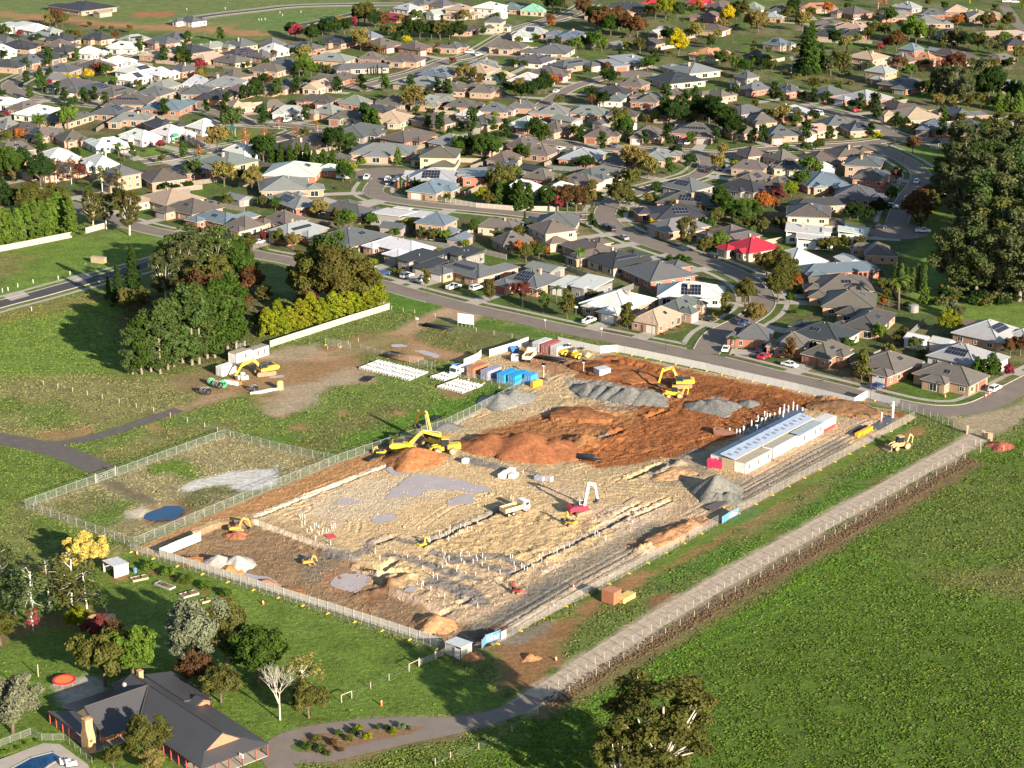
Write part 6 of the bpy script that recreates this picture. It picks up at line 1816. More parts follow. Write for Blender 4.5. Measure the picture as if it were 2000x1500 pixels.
# ---------------------------------------------------------------- machines
E1V = Vector((ca, sa, 0))          # along the site's long side
E2V = Vector((-sa, ca, 0))         # across it, to the upper left
YEL, ORA, WHT = (0.64, 0.42, 0.035), (0.66, 0.27, 0.03), (0.72, 0.70, 0.66)
def chain(mb, pts, ws, hs, mi=0):
 for i in range(len(pts) - 1):
  a, b = Vector((pts[i][0], 0, pts[i][1])), Vector((pts[i + 1][0], 0, pts[i + 1][1]))
  d = b - a
  L = d.length
  ang = -math.atan2(d.z, d.x)
  T = Matrix.Translation((a + b) / 2) @ Matrix.Rotation(ang, 4, 'Y')
  mb.box((0, 0, 0), (L + .12, ws, hs[i]), mi, M=T)
def track_mesh(L, W_, H):
 r = H / 2
 o = []
 for k in range(9):
  t = math.pi / 2 + math.pi * k / 8
  o.append((-L / 2 + r + r * math.cos(t), r + r * math.sin(t)))
 for k in range(9):
  t = -math.pi / 2 + math.pi * k / 8
  o.append((L / 2 - r + r * math.cos(t), r + r * math.sin(t)))
 mb = MB().prism(o, 'y', -W_ / 2, W_ / 2)
 n = int(L / .28)
 for i in range(n):
  x = -L / 2 + r + (L - 2 * r) * i / max(1, n - 1)
  mb.box((x, 0, H + .02), (.16, W_ + .06, .05))
  mb.box((x, 0, .0), (.16, W_ + .06, .05))
 return mb.mesh('track', M['tread'])
def excavator(px, py, s, rz, swing, col, reach, label, cabcol=None, boomcol=None, body2=None):
 g = S(px, py)
 t = thing('excavator', label, 'excavator', g, rz, 'excavators', s, place=False)
 tm = track_mesh(4.4, .7, .95)
 for y in (-1.15, 1.15):
  part('track', tm, t, (0, y, 0))
 um = MB().box((0, 0, .62), (2.4, 1.7, .5)).tube((0, 0, .8), (0, 0, 1.1), .75, .75, 12)
 part('undercarriage', um.mesh('undercarriage', M['darksteel']), t)
 S_ = Matrix.Rotation(swing, 4, 'Z')
 bm = MB()
 bm.prism([(-2.6, 1.12), (1.5, 1.12), (1.5, 1.75), (.3, 1.95), (-1.2, 2.15), (-2.5, 2.15), (-2.75, 1.7)], 'y', -1.3, 1.3, M=S_)
 part('body', bm.mesh('body', M['paint']), t, color=body2 or col)
 cw = MB().prism([(-2.62, 1.2), (-2.2, 1.2), (-2.2, 2.12), (-2.55, 2.12), (-2.95, 1.8), (-2.95, 1.4)], 'y', -1.32, 1.32, M=S_)
 part('counterweight', cw.mesh('counterweight', M['paint']), t, color=col if body2 is None else body2)
 ho = MB().box((-1.2, 0, 2.22), (1.6, 1.7, .14), M=S_).tube((-1.6, -.5, 2.2), (-1.6, -.5, 2.75), .08, .08, 6, M=S_)
 part('engine_hood', ho.mesh('engine_hood', M['darksteel']), t)
 cab = MB().prism([(-.15, 1.75), (1.45, 1.75), (1.62, 2.3), (1.35, 3.0), (-.1, 3.0)], 'y', .35, 1.3, M=S_)
 co = part('cab', cab.mesh('cab', M['paint']), t, color=cabcol or (.05, .05, .05))
 gl = MB().prism([(0, 2.05), (1.42, 2.05), (1.5, 2.3), (1.3, 2.9), (0, 2.9)], 'y', .32, 1.33, M=S_).prism([(1.52, 2.0), (1.64, 2.3), (1.42, 2.92), (1.36, 2.9)], 'y', .45, 1.2, M=S_)
 part('cab_window', gl.mesh('cab_window', M['pane']), co)
 (ex, ez), (ax, az) = reach
 bo = MB()
 mx, mz = ex * .45 + .3, max(ez, 1.8) + (.9 if ez > 1 else 1.6)
 chain(bo, [(.9, 1.8), (mx, mz), (ex, ez)], .42, [.62, .5])
 bo.v = [tuple(S_ @ Vector(v)) for v in bo.v]
 part('boom', bo.mesh('boom', M['paint']), t, color=boomcol or col)
 st = MB()
 back = (Vector((ex, ez)) - Vector((ax, az))).normalized() * .6
 chain(st, [(ex + back.x, ez + back.y), (ax, az)], .34, [.42])
 st.v = [tuple(S_ @ Vector(v)) for v in st.v]
 part('arm', st.mesh('arm', M['paint']), t, color=boomcol or col)
 bu = MB().prism([(ax - .25, az + .1), (ax + .25, az), (ax + .2, az - .55), (ax - .3, az - .9), (ax - .95, az - .75), (ax - .9, az - .5), (ax - .4, az - .55)], 'y', -.55, .55, M=S_)
 part('bucket', bu.mesh('bucket', M['darksteel']), t)
 hy = MB()
 for y in (-.3, .3):
  hy.tube((1.2, y, 1.5), (mx - .15, y, mz - .35), .09, .07, 6, M=S_)
 hy.tube((mx, 0, mz + .3), (ex + back.x, 0, ez + back.y + .1), .08, .07, 6, M=S_)
 part('hydraulic_ram', hy.mesh('hydraulic_ram', M['steel']), t)
 return t
R_ = math.radians
excavator(792, 884, 1.28, R_(8), R_(-6), YEL, ((6.6, 3.2), (6.9, .9)), 'yellow excavator with boom stretched flat over the orange heap')
excavator(848, 872, 1.28, R_(25), R_(102), YEL, ((5.2, 5.2), (6.0, 2.9)), 'yellow excavator with raised boom against the wire fence')
excavator(518, 731, 1.22, R_(22), R_(190), (.72, .42, .03), ((5.6, 3.0), (7.2, .9)), 'yellow excavator beside the white site huts on the dirt yard')
excavator(1332, 757, 1.1, R_(10), R_(170), YEL, ((4.8, 4.0), (5.6, 1.0)), 'yellow excavator digging beside the grey gravel row')
excavator(1134, 1003, 1.0, R_(38), R_(-18), WHT, ((3.4, 6.2), (4.0, 3.0)), 'white and red excavator on the sandy pad', cabcol=(.62, .62, .60), body2=(.55, .02, .05))
excavator(1114, 1027, .52, R_(40), R_(100), YEL, ((3.2, 4.6), (4.6, 2.0)), 'small yellow excavator in front of the white and red one')
excavator(462, 1030, .62, R_(30), R_(-10), ORA, ((4.4, 3.6), (5.0, .9)), 'orange excavator at the upper left corner of the site')
excavator(604, 1095, .52, R_(-50), R_(70), ORA, ((2.8, 2.6), (3.2, .9)), 'small orange excavator in the lower yard')
excavator(1010, 1160, .42, R_(60), R_(80), (.58, .06, .04), ((2.6, 4.8), (3.0, 2.2)), 'small red excavator at the lower right pad edge')
excavator(826, 1064, .45, R_(-60), R_(100), YEL, ((2.8, 3.6), (3.6, 1.4)), 'small yellow excavator straddling the trench by the white stubs')
excavator(742, 888, .5, R_(20), R_(150), (.68, .42, .04), ((2.6, 3.2), (3.4, 1.0)), 'small yellow excavator left of the orange heap beside the fence')
def wheel(t, x, y, r, w, hub=(.6, .45, .1), tyre='black'):
 wm = MB().tube((0, -w / 2, 0), (0, w / 2, 0), r, r, 16)
 o = part('wheel', wm.mesh('tyre', M[tyre]), t, (x, y, r))
 hb = MB().tube((0, -w / 2 - .02, 0), (0, w / 2 + .02, 0), r * .55, r * .55, 10)
 part('rim', hb.mesh('rim', M['paint']), o, color=hub)
def loader(px, py, s, rz, label, backhoe=False, col=YEL):
 g = S(px, py)
 t = thing('backhoe_loader' if backhoe else 'wheel_loader', label, 'loader', g, rz, None, s, place=False)
 for y in (-1.05, 1.05):
  wheel(t, 1.5, y, .72 if not backhoe else .55, .5, (.62, .5, .2), 'tread')
  wheel(t, -1.4, y, .72 if not backhoe else .8, .5, (.62, .5, .2), 'tread')
 b = MB().prism([(-2.9, 1.0), (-.4, 1.0), (-.4, 1.9), (-2.6, 2.0), (-3.0, 1.7)] if not backhoe else [(-1.8, .8), (.0, .8), (2.4, .8), (2.4, 1.5), (.2, 1.7), (-1.8, 1.4)], 'y', -.8, .8)
 b.box((1.2, 0, 1.0), (1.9, .9, .7))
 part('body', b.mesh('body', M['paint']), t, color=col)
 c = MB().prism([(-.7, 1.6), (.75, 1.6), (.85, 2.3), (.6, 3.0), (-.6, 3.0)], 'y', -.65, .65)
 co = part('cab', c.mesh('cab', M['pane']), t)
 part('cab_roof', MB().box((0, 0, 3.06), (1.5, 1.5, .12)).mesh('cab_roof', M['paint']), co, color=col)
 a = MB()
 for y in (-.5, .5):
  a.tube((.9, y, 1.7), (2.4, y, 1.5), .13, .13, 6).tube((2.4, y, 1.5), (3.2, y, .6), .13, .13, 6)
 part('lift_arm', a.mesh('lift_arm', M['paint']), t, color=col)
 k = MB().prism([(3.0, .25), (4.1, .12), (4.1, .2), (3.3, .5), (3.2, 1.25), (3.0, 1.3)], 'y', -1.3, 1.3)
 part('bucket', k.mesh('bucket', M['tread']), t)
 if backhoe:
  h = MB()
  chain(h, [(-1.9, 1.0), (-2.7, 3.2), (-3.5, 2.4), (-3.3, .9)], .25, [.34, .3, .26])
  part('digging_arm', h.mesh('digging_arm', M['paint']), t, color=col)
  part('rear_bucket', MB().prism([(-3.5, .9), (-3.1, .9), (-2.9, .4), (-3.3, .2), (-3.7, .5)], 'y', -.35, .35).mesh('rear_bucket', M['darksteel']), t)
 return t
loader(870, 886, 1.25, R_(186), 'yellow wheel loader with its bucket at the orange heap')
loader(1757, 876, 1.05, R_(205), 'muddy tan backhoe loader on the grass strip outside the fence', True, (.52, .36, .14))
loader(1318, 776, 1.0, R_(172), 'yellow backhoe loader in front of the digging excavator', True)
def roller(px, py, rz, label):
 g = S(px, py)
 t = thing('road_roller', label, 'roller', g, rz, None, 1.0, place=False)
 d = MB().tube((1.9, -1.05, .75), (1.9, 1.05, .75), .75, .75, 20)
 part('drum', d.mesh('drum', M['steel']), t)
 for y in (-.85, .85):
  wheel(t, -1.5, y, .75, .5, YEL)
 b = MB().prism([(-2.8, .8), (-.5, .8), (-.5, 1.8), (-2.2, 1.7), (-2.9, 1.3)], 'y', -.85, .85)
 part('engine_cover', b.mesh('engine_cover', M['paint']), t, color=YEL)
 f = MB().box((1.9, 1.2, .8), (2.2, .14, .4)).box((1.9, -1.2, .8), (2.2, .14, .4)).box((.75, 0, .8), (.3, 2.3, .4))
 part('drum_frame', f.mesh('drum_frame', M['paint']), t, color=YEL)
 cm_ = MB()
 for x in (-.35, .55):
  for y in (-.7, .7):
   cm_.tube((x, y, 1.0), (x, y, 2.8), .06, .06, 6)
 part('canopy_post', cm_.mesh('canopy_post', M['darksteel']), t)
 part('canopy', MB().box((.1, 0, 2.85), (1.5, 1.7, .12)).mesh('canopy', M['darksteel']), t)
 return t
roller(1108, 694, R_(40), 'yellow road roller next to the grey container, left one')
roller(1134, 700, R_(40), 'yellow road roller, right one of the pair')
def truck(px, py, rz, label, cabc, bedc, load=None):
 g = S(px, py)
 t = thing('tip_truck', label, 'truck', g, rz, None, 1.0, place=False)
 for x in (2.3, -1.3, -2.6):
  for y in (-1.0, 1.0):
   wheel(t, x, y, .5, .35, (.4, .4, .4))
 part('chassis', MB().box((-.3, 0, .8), (6.6, .9, .3)).mesh('chassis', M['darksteel']), t)
 c = MB().prism([(1.6, .6), (3.3, .6), (3.35, 1.5), (3.1, 2.7), (1.6, 2.8)], 'y', -1.15, 1.15)
 co = part('cab', c.mesh('cab', M['carpaint']), t, color=cabc)
 part('windscreen', MB().prism([(3.36, 1.55), (3.38, 1.6), (3.16, 2.5), (3.12, 2.5)], 'y', -1.0, 1.0).box((2.6, 0, 2.0), (.9, 2.34, .7)).mesh('windscreen', M['pane']), co)
 b = MB().box((-1.1, 0, 1.12), (4.8, 2.3, .1))
 for y in (-1.15, 1.15):
  b.box((-1.1, y, 1.6), (4.8, .09, 1.0))
 b.box((-3.5, 0, 1.6), (.09, 2.3, 1.0)).box((1.3, 0, 1.75), (.09, 2.3, 1.3))
 part('tray', b.mesh('tray', M['paint']), t, color=bedc)
 if load:
  part('load', MB().box((-1.1, 0, 1.45), (4.4, 2.0, .7), taper=(.7, .5)).mesh('load', M['soil']), t, color=load)
 return t
truck(1034, 703, R_(75), 'cream tip truck seen from behind with rusty tray', (.7, .68, .62), (.66, .5, .36), (.36, .16, .08))
truck(1006, 1003, R_(38), 'white tip truck with tan tray on the sandy pad', (.74, .72, .68), (.58, .42, .24), (.42, .26, .13))
truck(900, 731, R_(232), 'white truck parked beside the orange container', (.74, .74, .72), (.6, .6, .6))
# ---------------------------------------------------------------- containers and huts
def container(px, py, L, col, label, doorcol=None, Hc=2.59, rz=SA, Wd=2.44):
 c0 = S(px, py)
 ex_ = Vector((math.cos(rz), math.sin(rz), 0))
 ey_ = Vector((-math.sin(rz), math.cos(rz), 0))
 c = c0 + ex_ * (L / 2) - ey_ * (Wd / 2)
 t = thing('shipping_container', label, 'container', (c.x, c.y, max(0, c0.z)), rz, 'shipping containers', place=False)
 b = MB().box((0, 0, Hc / 2 + .06), (L - .12, Wd - .12, Hc - .14))
 n = int(L / .42)
 for i in range(n):
  x = -L / 2 + .3 + (L - .6) * i / (n - 1)
  for y in (-Wd / 2 + .05, Wd / 2 - .05):
   b.box((x, y, Hc / 2 + .06), (.2, .07, Hc - .34))
  b.box((x, 0, Hc - .0), (.2, Wd - .3, .04))
 part('body', b.mesh('body', M['paint']), t, color=col)
 f = MB()
 for x in (-L / 2 + .08, L / 2 - .08):
  for y in (-Wd / 2 + .08, Wd / 2 - .08):
   f.box((x, y, Hc / 2 + .05), (.17, .17, Hc - .04))
 for z in (.12, Hc - .05):
  for y in (-Wd / 2 + .06, Wd / 2 - .06):
   f.box((0, y, z), (L - .34, .13, .15))
  for x in (-L / 2 + .06, L / 2 - .06):
   f.box((x, 0, z), (.13, Wd - .34, .15))
 part('frame', f.mesh('frame', M['paint']), t, color=tuple(v * .92 for v in col))
 for y in (-.56, .56):
  d = part('door', MB().box((-L / 2 + .02, y, Hc / 2 + .04), (.08, 1.05, Hc - .3)).mesh('door', M['paint']), t, color=doorcol or col)
  lk = MB()
  for o in (-.28, .28):
   lk.tube((-L / 2 - .05, y + o, .25), (-L / 2 - .05, y + o, Hc - .2), .035, .035, 5)
  part('lock_rod', lk.mesh('lock_rod', M['steel']), d)
 return t
container(911, 735, 6.06, (.44, .16, .075), 'rusty orange shipping container, leftmost in the lower row')
container(938, 741, 6.06, (.26, .27, .36), 'grey-violet shipping container between the orange and blue ones')
container(970, 747, 6.06, (.02, .30, .62), 'blue shipping container, left one of the two long blue ones')
container(991, 750, 6.06, (.02, .28, .58), 'blue shipping container with open dark door, right long blue one')
container(1023, 749, 3.0, (.05, .30, .62), 'short blue container at the right end of the row')
container(1039, 686, 6.06, (.50, .51, .50), 'grey shipping container, left one in the upper row')
container(1056, 690, 6.06, (.36, .10, .09), 'dark red shipping container between two grey ones')
container(1074, 694, 6.06, (.50, .51, .50), 'grey shipping container beside the road rollers')
container(422, 733, 5.2, (.66, .65, .63), 'white container hut with red marks behind the excavator bucket', Wd=2.4)
def hut(c0, L, Wd, label, col=(.74, .72, .68), roofc=(.36, .31, .23), Hh=2.7, wins=(), base=None, rz=SA, name='site_hut', endwin=False):
 ex_ = Vector((math.cos(rz), math.sin(rz), 0))
 ey_ = Vector((-math.sin(rz), math.cos(rz), 0))
 c = c0 + ex_ * (L / 2) + ey_ * (Wd / 2)
 t = thing(name, label, 'site office', (c.x, c.y, max(0.0, c0.z)), rz, 'site huts', place=False)
 part('wall', MB().box((0, 0, Hh / 2 + .1), (L, Wd, Hh - .1)).mesh('wall', M['paint']), t, color=col)
 part('roof', MB().box((0, 0, Hh + .12), (L + .16, Wd + .16, .12)).box((0, 0, Hh + .20), (L - .1, Wd - .1, .05)).mesh('roof', M['paint']), t, color=roofc)
 part('skid', MB().box((0, -Wd / 2 + .3, .08), (L - .2, .2, .2)).box((0, Wd / 2 - .3, .08), (L - .2, .2, .2)).mesh('skid', M['darksteel']), t)
 ed = MB()
 for x in (-L / 2, L / 2):
  for y in (-Wd / 2, Wd / 2):
   ed.box((x, y, Hh / 2 + .1), (.1, .1, Hh - .12))
 part('corner_post', ed.mesh('corner_post', M['paint']), t, color=tuple(v * .7 for v in col))
 for x in wins:
  part('window', WIN[(1.0, 1.5)], t, (x * L / 2, -Wd / 2 - .03, 1.6), 0)
 if endwin:
  part('window', WIN[(1.0, 1.5)], t, (-L / 2 - .03, 0, 1.6), -math.pi / 2)
 if base:
  part('band', MB().box((0, 0, .55), (L + .04, Wd + .04, .8)).mesh('band', M['paint']), t, color=base)
 return t
hut(G(462, 711), 5.4, 3.0, 'white site hut with blue door behind the yellow excavator boom', wins=(.3,))
hut(G(497, 703), 5.6, 2.6, 'white site hut with two windows at the fence end', wins=(-.45, .4), roofc=(.3, .24, .2))
A0 = S(1456, 927)
Bq = [(1456, 927, 1505, 901, (.36, .31, .23), (-.75, .0, .8), 'first'), (1510, 897, 1557, 871, (.34, .31, .25), (), 'second'), (1559, 874, 1607, 847, (.30, .36, .38), (-.55, .35, .75), 'third')]
for x0, y0, x1, y1, rc, wn_, nm in Bq:
 a, b = G(x0, y0), G(x1, y1)
 rz = math.atan2(b.y - a.y, b.x - a.x)
 hut(a, (b - a).length, 3.0, 'white site office module, %s from the near end of the front row' % nm, roofc=rc, wins=wn_, rz=rz)
a, b = G(1608, 846), G(1631, 834)
hut(a, 6.0, 3.2, 'cream amenities block with red base at the far end of the offices', col=(.68, .62, .52), roofc=(.55, .53, .5), base=(.5, .05, .05), rz=SA)
rzo = math.atan2((G(1607, 846) - G(1456, 927)).y, (G(1607, 846) - G(1456, 927)).x)
eo = Vector((math.cos(rzo), math.sin(rzo), 0))
en = Vector((-eo.y, eo.x, 0))
Lo = (G(1607, 846) - G(1456, 927)).length
o0 = G(1456, 927)
for i in range(3):
 hut(o0 + en * 6.6 + eo * (Lo / 3 * i), Lo / 3 - .5, 3.0, 'site office module behind the canopy, %s from the near end of the back row' % ['first', 'second', 'third'][i], col=(.62, .62, .62), roofc=(.42, .44, .45), wins=(-.5, .5), rz=rzo, endwin=i == 0)
c = o0 + en * 4.8 + eo * (Lo / 2)
t = thing('deck_canopy', 'long pale blue canopy roof over the deck between the office rows', 'canopy', (c.x, c.y, 0), rzo, None, place=False)
rm = MB().prism([(-2.0, 3.2), (2.0, 3.75), (2.0, 3.83), (-2.0, 3.28)], 'x', -Lo / 2 - .6, Lo / 2 + .4)
part('roof', rm.mesh('roof', M['paint']), t, color=(.34, .40, .50))
n = 17
for i in range(n):
 x = -Lo / 2 + Lo * (i + .5) / n
 part('roof_light', MB().box((0, 0, 0), (.9, 1.1, .04)).mesh('roof_light', M['paint']), t, (x, .25 * (-1) ** i, 3.60 + .035 * (-1) ** i), rot=(math.atan2(.55, 4.0), 0, 0), color=(.18, .2, .26))
for i in range(9):
 x = -Lo / 2 + Lo * i / 8
 for y, h in ((-1.7, 3.2), (1.75, 3.7)):
  part('post', MB().box((0, 0, h / 2), (.11, .11, h)).mesh('post', M['timber']), t, (x, y, 0))
part('end_wall', MB().box((-Lo / 2 - .3, 0, 1.5), (.1, 3.2, 3.0)).mesh('end_wall', M['timber']), t)
part('deck', MB().box((0, 0, .2), (Lo, 3.2, .12)).mesh('deck', M['timber']), t)
part('rafter_ends', MB().box((0, -2.0, 3.15), (Lo + .8, .08, .2)).mesh('rafter_ends', M['timber']), t)
def boxthing(name, px, py, size, col, label, cat, rz=SA, lid=None, mat='paint', legs=False, z=0):
 g = S(px, py)
 t = thing(name, label, cat, (g.x, g.y, g.z + z), rz, None, place=False)
 L, W_, H = size
 part('body', MB().box((0, 0, H / 2 + .1), (L, W_, H - .1), taper=(.98, .98)).mesh('body', M[mat]), t, color=col)
 part('top', MB().box((0, 0, H + .08), (L + .1, W_ + .1, .08)).mesh('top', M[mat]), t, color=lid or tuple(min(.8, v * 1.15) for v in col))
 rb = MB()
 for i in range(max(2, int(L / .8))):
  rb.box((-L / 2 + .2 + i * .8, 0, H / 2), (.08, W_ + .08, H - .12))
 part('rib', rb.mesh('rib', M[mat]), t, color=tuple(v * .85 for v in col))
 part('skid', MB().box((0, W_ / 3, .05), (L, .15, .1)).box((0, -W_ / 3, .05), (L, .15, .1)).mesh('skid', M['darksteel']), t)
 return t
boxthing('generator', 1397, 913, (3.6, 1.8, 1.7), (.60, .02, .08), 'red tank trailer at the near end of the site offices', 'generator', R_(-20))
boxthing('trench_box', 1176, 733, (3.6, 3.0, 1.9), (.42, .43, .44), 'grey steel box standing on the red clay behind the gravel row', 'box', R_(30))
boxthing('crate', 1194, 1176, (2.6, 3.0, 2.7), (.36, .145, .075), 'rust brown open crate beside the yellow timber stack', 'crate', SA)
boxthing('road_plate', 1048, 755, (1.0, 3.2, 1.5), (.78, .42, .02), 'yellow steel plates standing beside the short blue container', 'plates', SA + 1.4)
boxthing('service_kiosk', 193, 514, (5, 1.6, 2.0), (.36, .28, .18), 'tan timber bin enclosure beside the new road', 'enclosure', R_(-20))
def skip_bin(px, py, L, col, label, rz=0.0, load=None, s=1.0):
 g = S(px, py)
 t = thing('skip_bin', label, 'skip', g, rz, None, s, place=False)
 H, W_ = 1.4, 1.9
 b = MB()
 o = [(-L / 2 + .4, .05), (L / 2 - .4, .05), (L / 2, H), (-L / 2, H)]
 for y in (-W_ / 2, W_ / 2):
  b.prism(o, 'y', y - .04, y + .04)
 b.box((0, 0, .08), (L - .8, W_, .08))
 for sx in (-1, 1):
  b.add([(sx * (L / 2 - .4), -W_ / 2, .05), (sx * (L / 2 - .4), W_ / 2, .05), (sx * L / 2, W_ / 2, H), (sx * L / 2, -W_ / 2, H)], [(0, 1, 2, 3)])
 part('body', b.mesh('body', M['paint']), t, color=col)
 r = MB().box((0, W_ / 2, H), (L, .14, .1)).box((0, -W_ / 2, H), (L, .14, .1))
 part('rim', r.mesh('rim', M['paint']), t, color=tuple(v * .85 for v in col))
 if load:
  part('load', MB().box((0, 0, H * .6), (L - .3, W_ - .2, .9), taper=(.6, .5)).mesh('load', M['soil']), t, color=load)
 return t
skip_bin(1006, 704, 2.6, (.70, .66, .58), 'pale skip bin on the bare earth near the cream truck', R_(85))
skip_bin(1004, 687, 2.6, (.03, .12, .30), 'blue skip bin against the white hoarding', R_(20))
skip_bin(893, 722, 3.0, (.03, .16, .38), 'blue skip bin left of the parked white truck', R_(20))
skip_bin(1417, 850, 6.0, (.24, .12, .08), 'dark brown skip heaped with red soil behind the offices', R_(-22), (.42, .19, .09))
for i, (x, y) in enumerate([(1692, 846), (1682, 850)]):
 boxthing('steel_plate', x, y, (5.0, .9, 1.0), (.78, .36, .02), 'yellow-orange steel road plates near the right fence, %s one' % ('outer', 'inner')[i], 'plates', SA)
def cyl_thing(name, px, py, r, h, col, label, cat, mat='paint', z=None):
 g = S(px, py)
 t = thing(name, label, cat, g, 0, None, place=False)
 part('body', MB().tube((0, 0, 0), (0, 0, h), r, r, 18).mesh('body', M[mat], False), t, color=col)
 part('lid', MB().tube((0, 0, h), (0, 0, h + .18), r * .98, r * .45, 18).mesh('lid', M[mat]), t, color=tuple(min(.8, v * 1.1) for v in col))
 rr_ = MB()
 for k in (.25, .5, .75):
  rr_.ring((0, 0, h * k - .05), (0, 0, h * k + .05), r + .03, r - .05, 18)
 part('hoop', rr_.mesh('hoop', M[mat]), t, color=tuple(v * .9 for v in col))
 return t
cyl_thing('tank', 547, 760, .85, 2.1, (.68, .56, .18), 'pale yellow upright tank on the dirt yard', 'tank')
cyl_thing('tank', 1236, 252, 1.7, 2.4, (.66, .65, .62), 'white round water tank among the gardens near the cross street', 'tank')
cyl_thing('drum', 264, 1118, .4, .9, (.12, .2, .34), 'small blue drum right of the open shed', 'drum')
cyl_thing('tank', 1784, 609, 1.5, 2.1, (.24, .23, .21), 'grey round rainwater tank in the back yard by the creek lawn', 'tank')
def bale(px, py, r, L, rz, mat, label):
 g = S(px, py)
 t = thing('wrapped_roll', label, 'roll', g, rz, 'rolls of plastic pipe on the yard', place=False)
 part('coil', MB().ring((0, -L / 2, r), (0, L / 2, r), r, r * .55, 16).mesh('coil', M[mat]), t)
 b = MB()
 for k in (-.3, .3):
  b.ring((0, L * k - .05, r), (0, L * k + .05, r), r + .02, r * .54, 16)
 part('strap', b.mesh('strap', M['white']), t)
for i, (x, y, m, n_) in enumerate([(413, 752, 'plastic_green', 'green pipe coil, left one'), (422, 757, 'blackpipe', 'black pipe coil between the green ones'), (428, 758, 'blackpipe', 'black pipe coil beside the right green one'), (436, 756, 'plastic_green', 'green pipe coil, right one'), (398, 770, 'blackpipe', 'black pipe coil apart from the rest, left one'), (405, 770, 'blackpipe', 'black pipe coil apart from the rest, right one'), (497, 765, 'blackpipe', 'black pipe coil at the end of the white beams')]):
 bale(x, y, .95, 1.1, R_(35), m, n_ + ' on the dirt yard')
for i, (x, y) in enumerate([(468, 741), (475, 742), (474, 735), (481, 741)]):
 boxthing('bulk_bag', x, y, (1.1, 1.1, .95), (.58, .60, .48), 'pale bulk bag by the excavator bucket, %s of the cluster' % ['left', 'middle', 'rear', 'right'][i], 'bag', R_(20))
for i in range(4):
 g = G(508 + i * 5.5, 766 - i * .4)
 o = part('concrete_beam', MB().box((0, 0, .25), (6.0, .5, .45)).box((0, 0, .5), (5.8, .25, .06)).mesh('concrete_beam', M['pvc']), None, g, R_(35))
 tag(o, 'white concrete beam lying by the yellow tank, %s from the left' % ['first', 'second', 'third', 'fourth'][i], 'beam')
for i in range(2):
 g = G(452 + i * 6, 750 - i * 1.5)
 o = part('road_barrier', MB().prism([(-.35, 0), (.35, 0), (.15, .4), (.1, .9), (-.1, .9), (-.15, .4)], 'x', -2.2, 2.2).mesh('road_barrier', M['orange' if i else 'white']), None, g, R_(-28))
 tag(o, ('orange', 'white')[1 - i] + ' plastic road barrier beside the green coils', 'barrier')
for i, (x, y, sx, sy, c, lb) in enumerate([(985, 932, 3.4, 1.6, (.66, .64, .6), 'front'), (996, 926, 3.0, 1.4, (.68, .66, .62), 'rear'), (1003, 934, 2.6, 1.4, (.62, .6, .57), 'right'), (909, 905, 1.6, 1.2, (.66, .64, .6), 'lone left')]):
 boxthing('wrapped_pack', x, y, (sx, sy, 1.0), c, 'white plastic wrapped pack of materials on the pad, %s one' % lb, 'pack', SA + .2)
for i, (x, y) in enumerate([(1050, 938), (1058, 940), (1066, 939), (1074, 941)]):
 boxthing('pallet_stack', x, y, (1.2, 1.2, .9 + .1 * i), [(.42, .42, .46), (.45, .40, .48), (.5, .36, .3), (.45, .42, .38)][i], 'pallet of small goods right of the white packs, %s from the left' % ['first', 'second', 'third', 'fourth'][i], 'pallet', SA)
# ---------------------------------------------------------------- pipes
PIPE = MB().ring((0, -1.22, .40), (0, 1.22, .40), .35, .28, 14).ring((0, -1.32, .40), (0, -1.1, .40), .40, .28, 14).mesh('concrete_pipe', M['pvc'], True)
NUM = ['first', 'second', 'third', 'fourth', 'fifth', 'sixth', 'seventh', 'eighth', 'ninth', 'tenth', 'eleventh', 'twelfth', 'thirteenth', 'fourteenth', 'fifteenth', 'sixteenth', 'seventeenth']
def pipe_stack(p0, p1, pd, ncol, nrow, nm):
 a, b, d = G(*p0), G(*p1), (G(*pd) - G(*p0)).normalized()
 rz = math.atan2(d.y, d.x) - math.pi / 2
 for i in range(ncol):
  for j in range(nrow):
   p = a.lerp(b, i / (ncol - 1)) + d * (j * 2.85 + rnd.uniform(-.12, .12))
   o = part('concrete_pipe', PIPE, None, (p.x, p.y, 0), rz + rnd.uniform(-.02, .02))
   tag(o, 'white concrete pipe in the %s, %s from the left, %s row back' % (nm, NUM[i], NUM[j]), 'pipe', 'white concrete pipes in the yard')
pipe_stack((710, 719), (804, 742), (750, 703), 16, 3, 'large stack')
pipe_stack((862, 756), (908, 767), (900, 742), 8, 3, 'right stack')
pipe_stack((849, 737), (872, 743), (885, 725), 5, 2, 'small stack')
def pipe_bundle(px, py, L, rz, n, label, mat='blackpipe', r=.22, layers=2):
 g = S(px, py)
 t = thing('pipe_bundle', label, 'pipes', (g.x, g.y, g.z + .12), rz, 'bundles of black pipe', place=False)
 pm = MB().ring((-L / 2, 0, r), (L / 2, 0, r), r, r * .8, 10).mesh('pipe', M[mat], True)
 for l in range(layers):
  for i in range(n - l):
   part('pipe', pm, t, (rnd.uniform(-.2, .2), (i - (n - l - 1) / 2) * r * 2.02, l * r * 1.75))
 for x in (-L * .3, L * .3):
  part('bearer', MB().box((x, 0, -.06), (.12, n * r * 2.1, .12)).mesh('bearer', M['timber']), t)
pipe_bundle(856, 641, 9.5, R_(-28), 5, 'bundle of black pipes on the grass near the billboard')
pipe_bundle(1078, 705, 8.5, R_(-28), 5, 'bundle of black pipes in front of the grey containers')
pipe_bundle(1128, 893, 7.5, R_(-12), 6, 'dark steel bundle on the red clay below the big mound', layers=1)
pipe_bundle(1150, 900, 6.5, R_(-20), 3, 'short dark steel bundle right of the longer one', layers=1)
pipe_bundle(738, 893, 8, R_(52), 4, 'dark pipe bundle along the left strip of the site', layers=1)
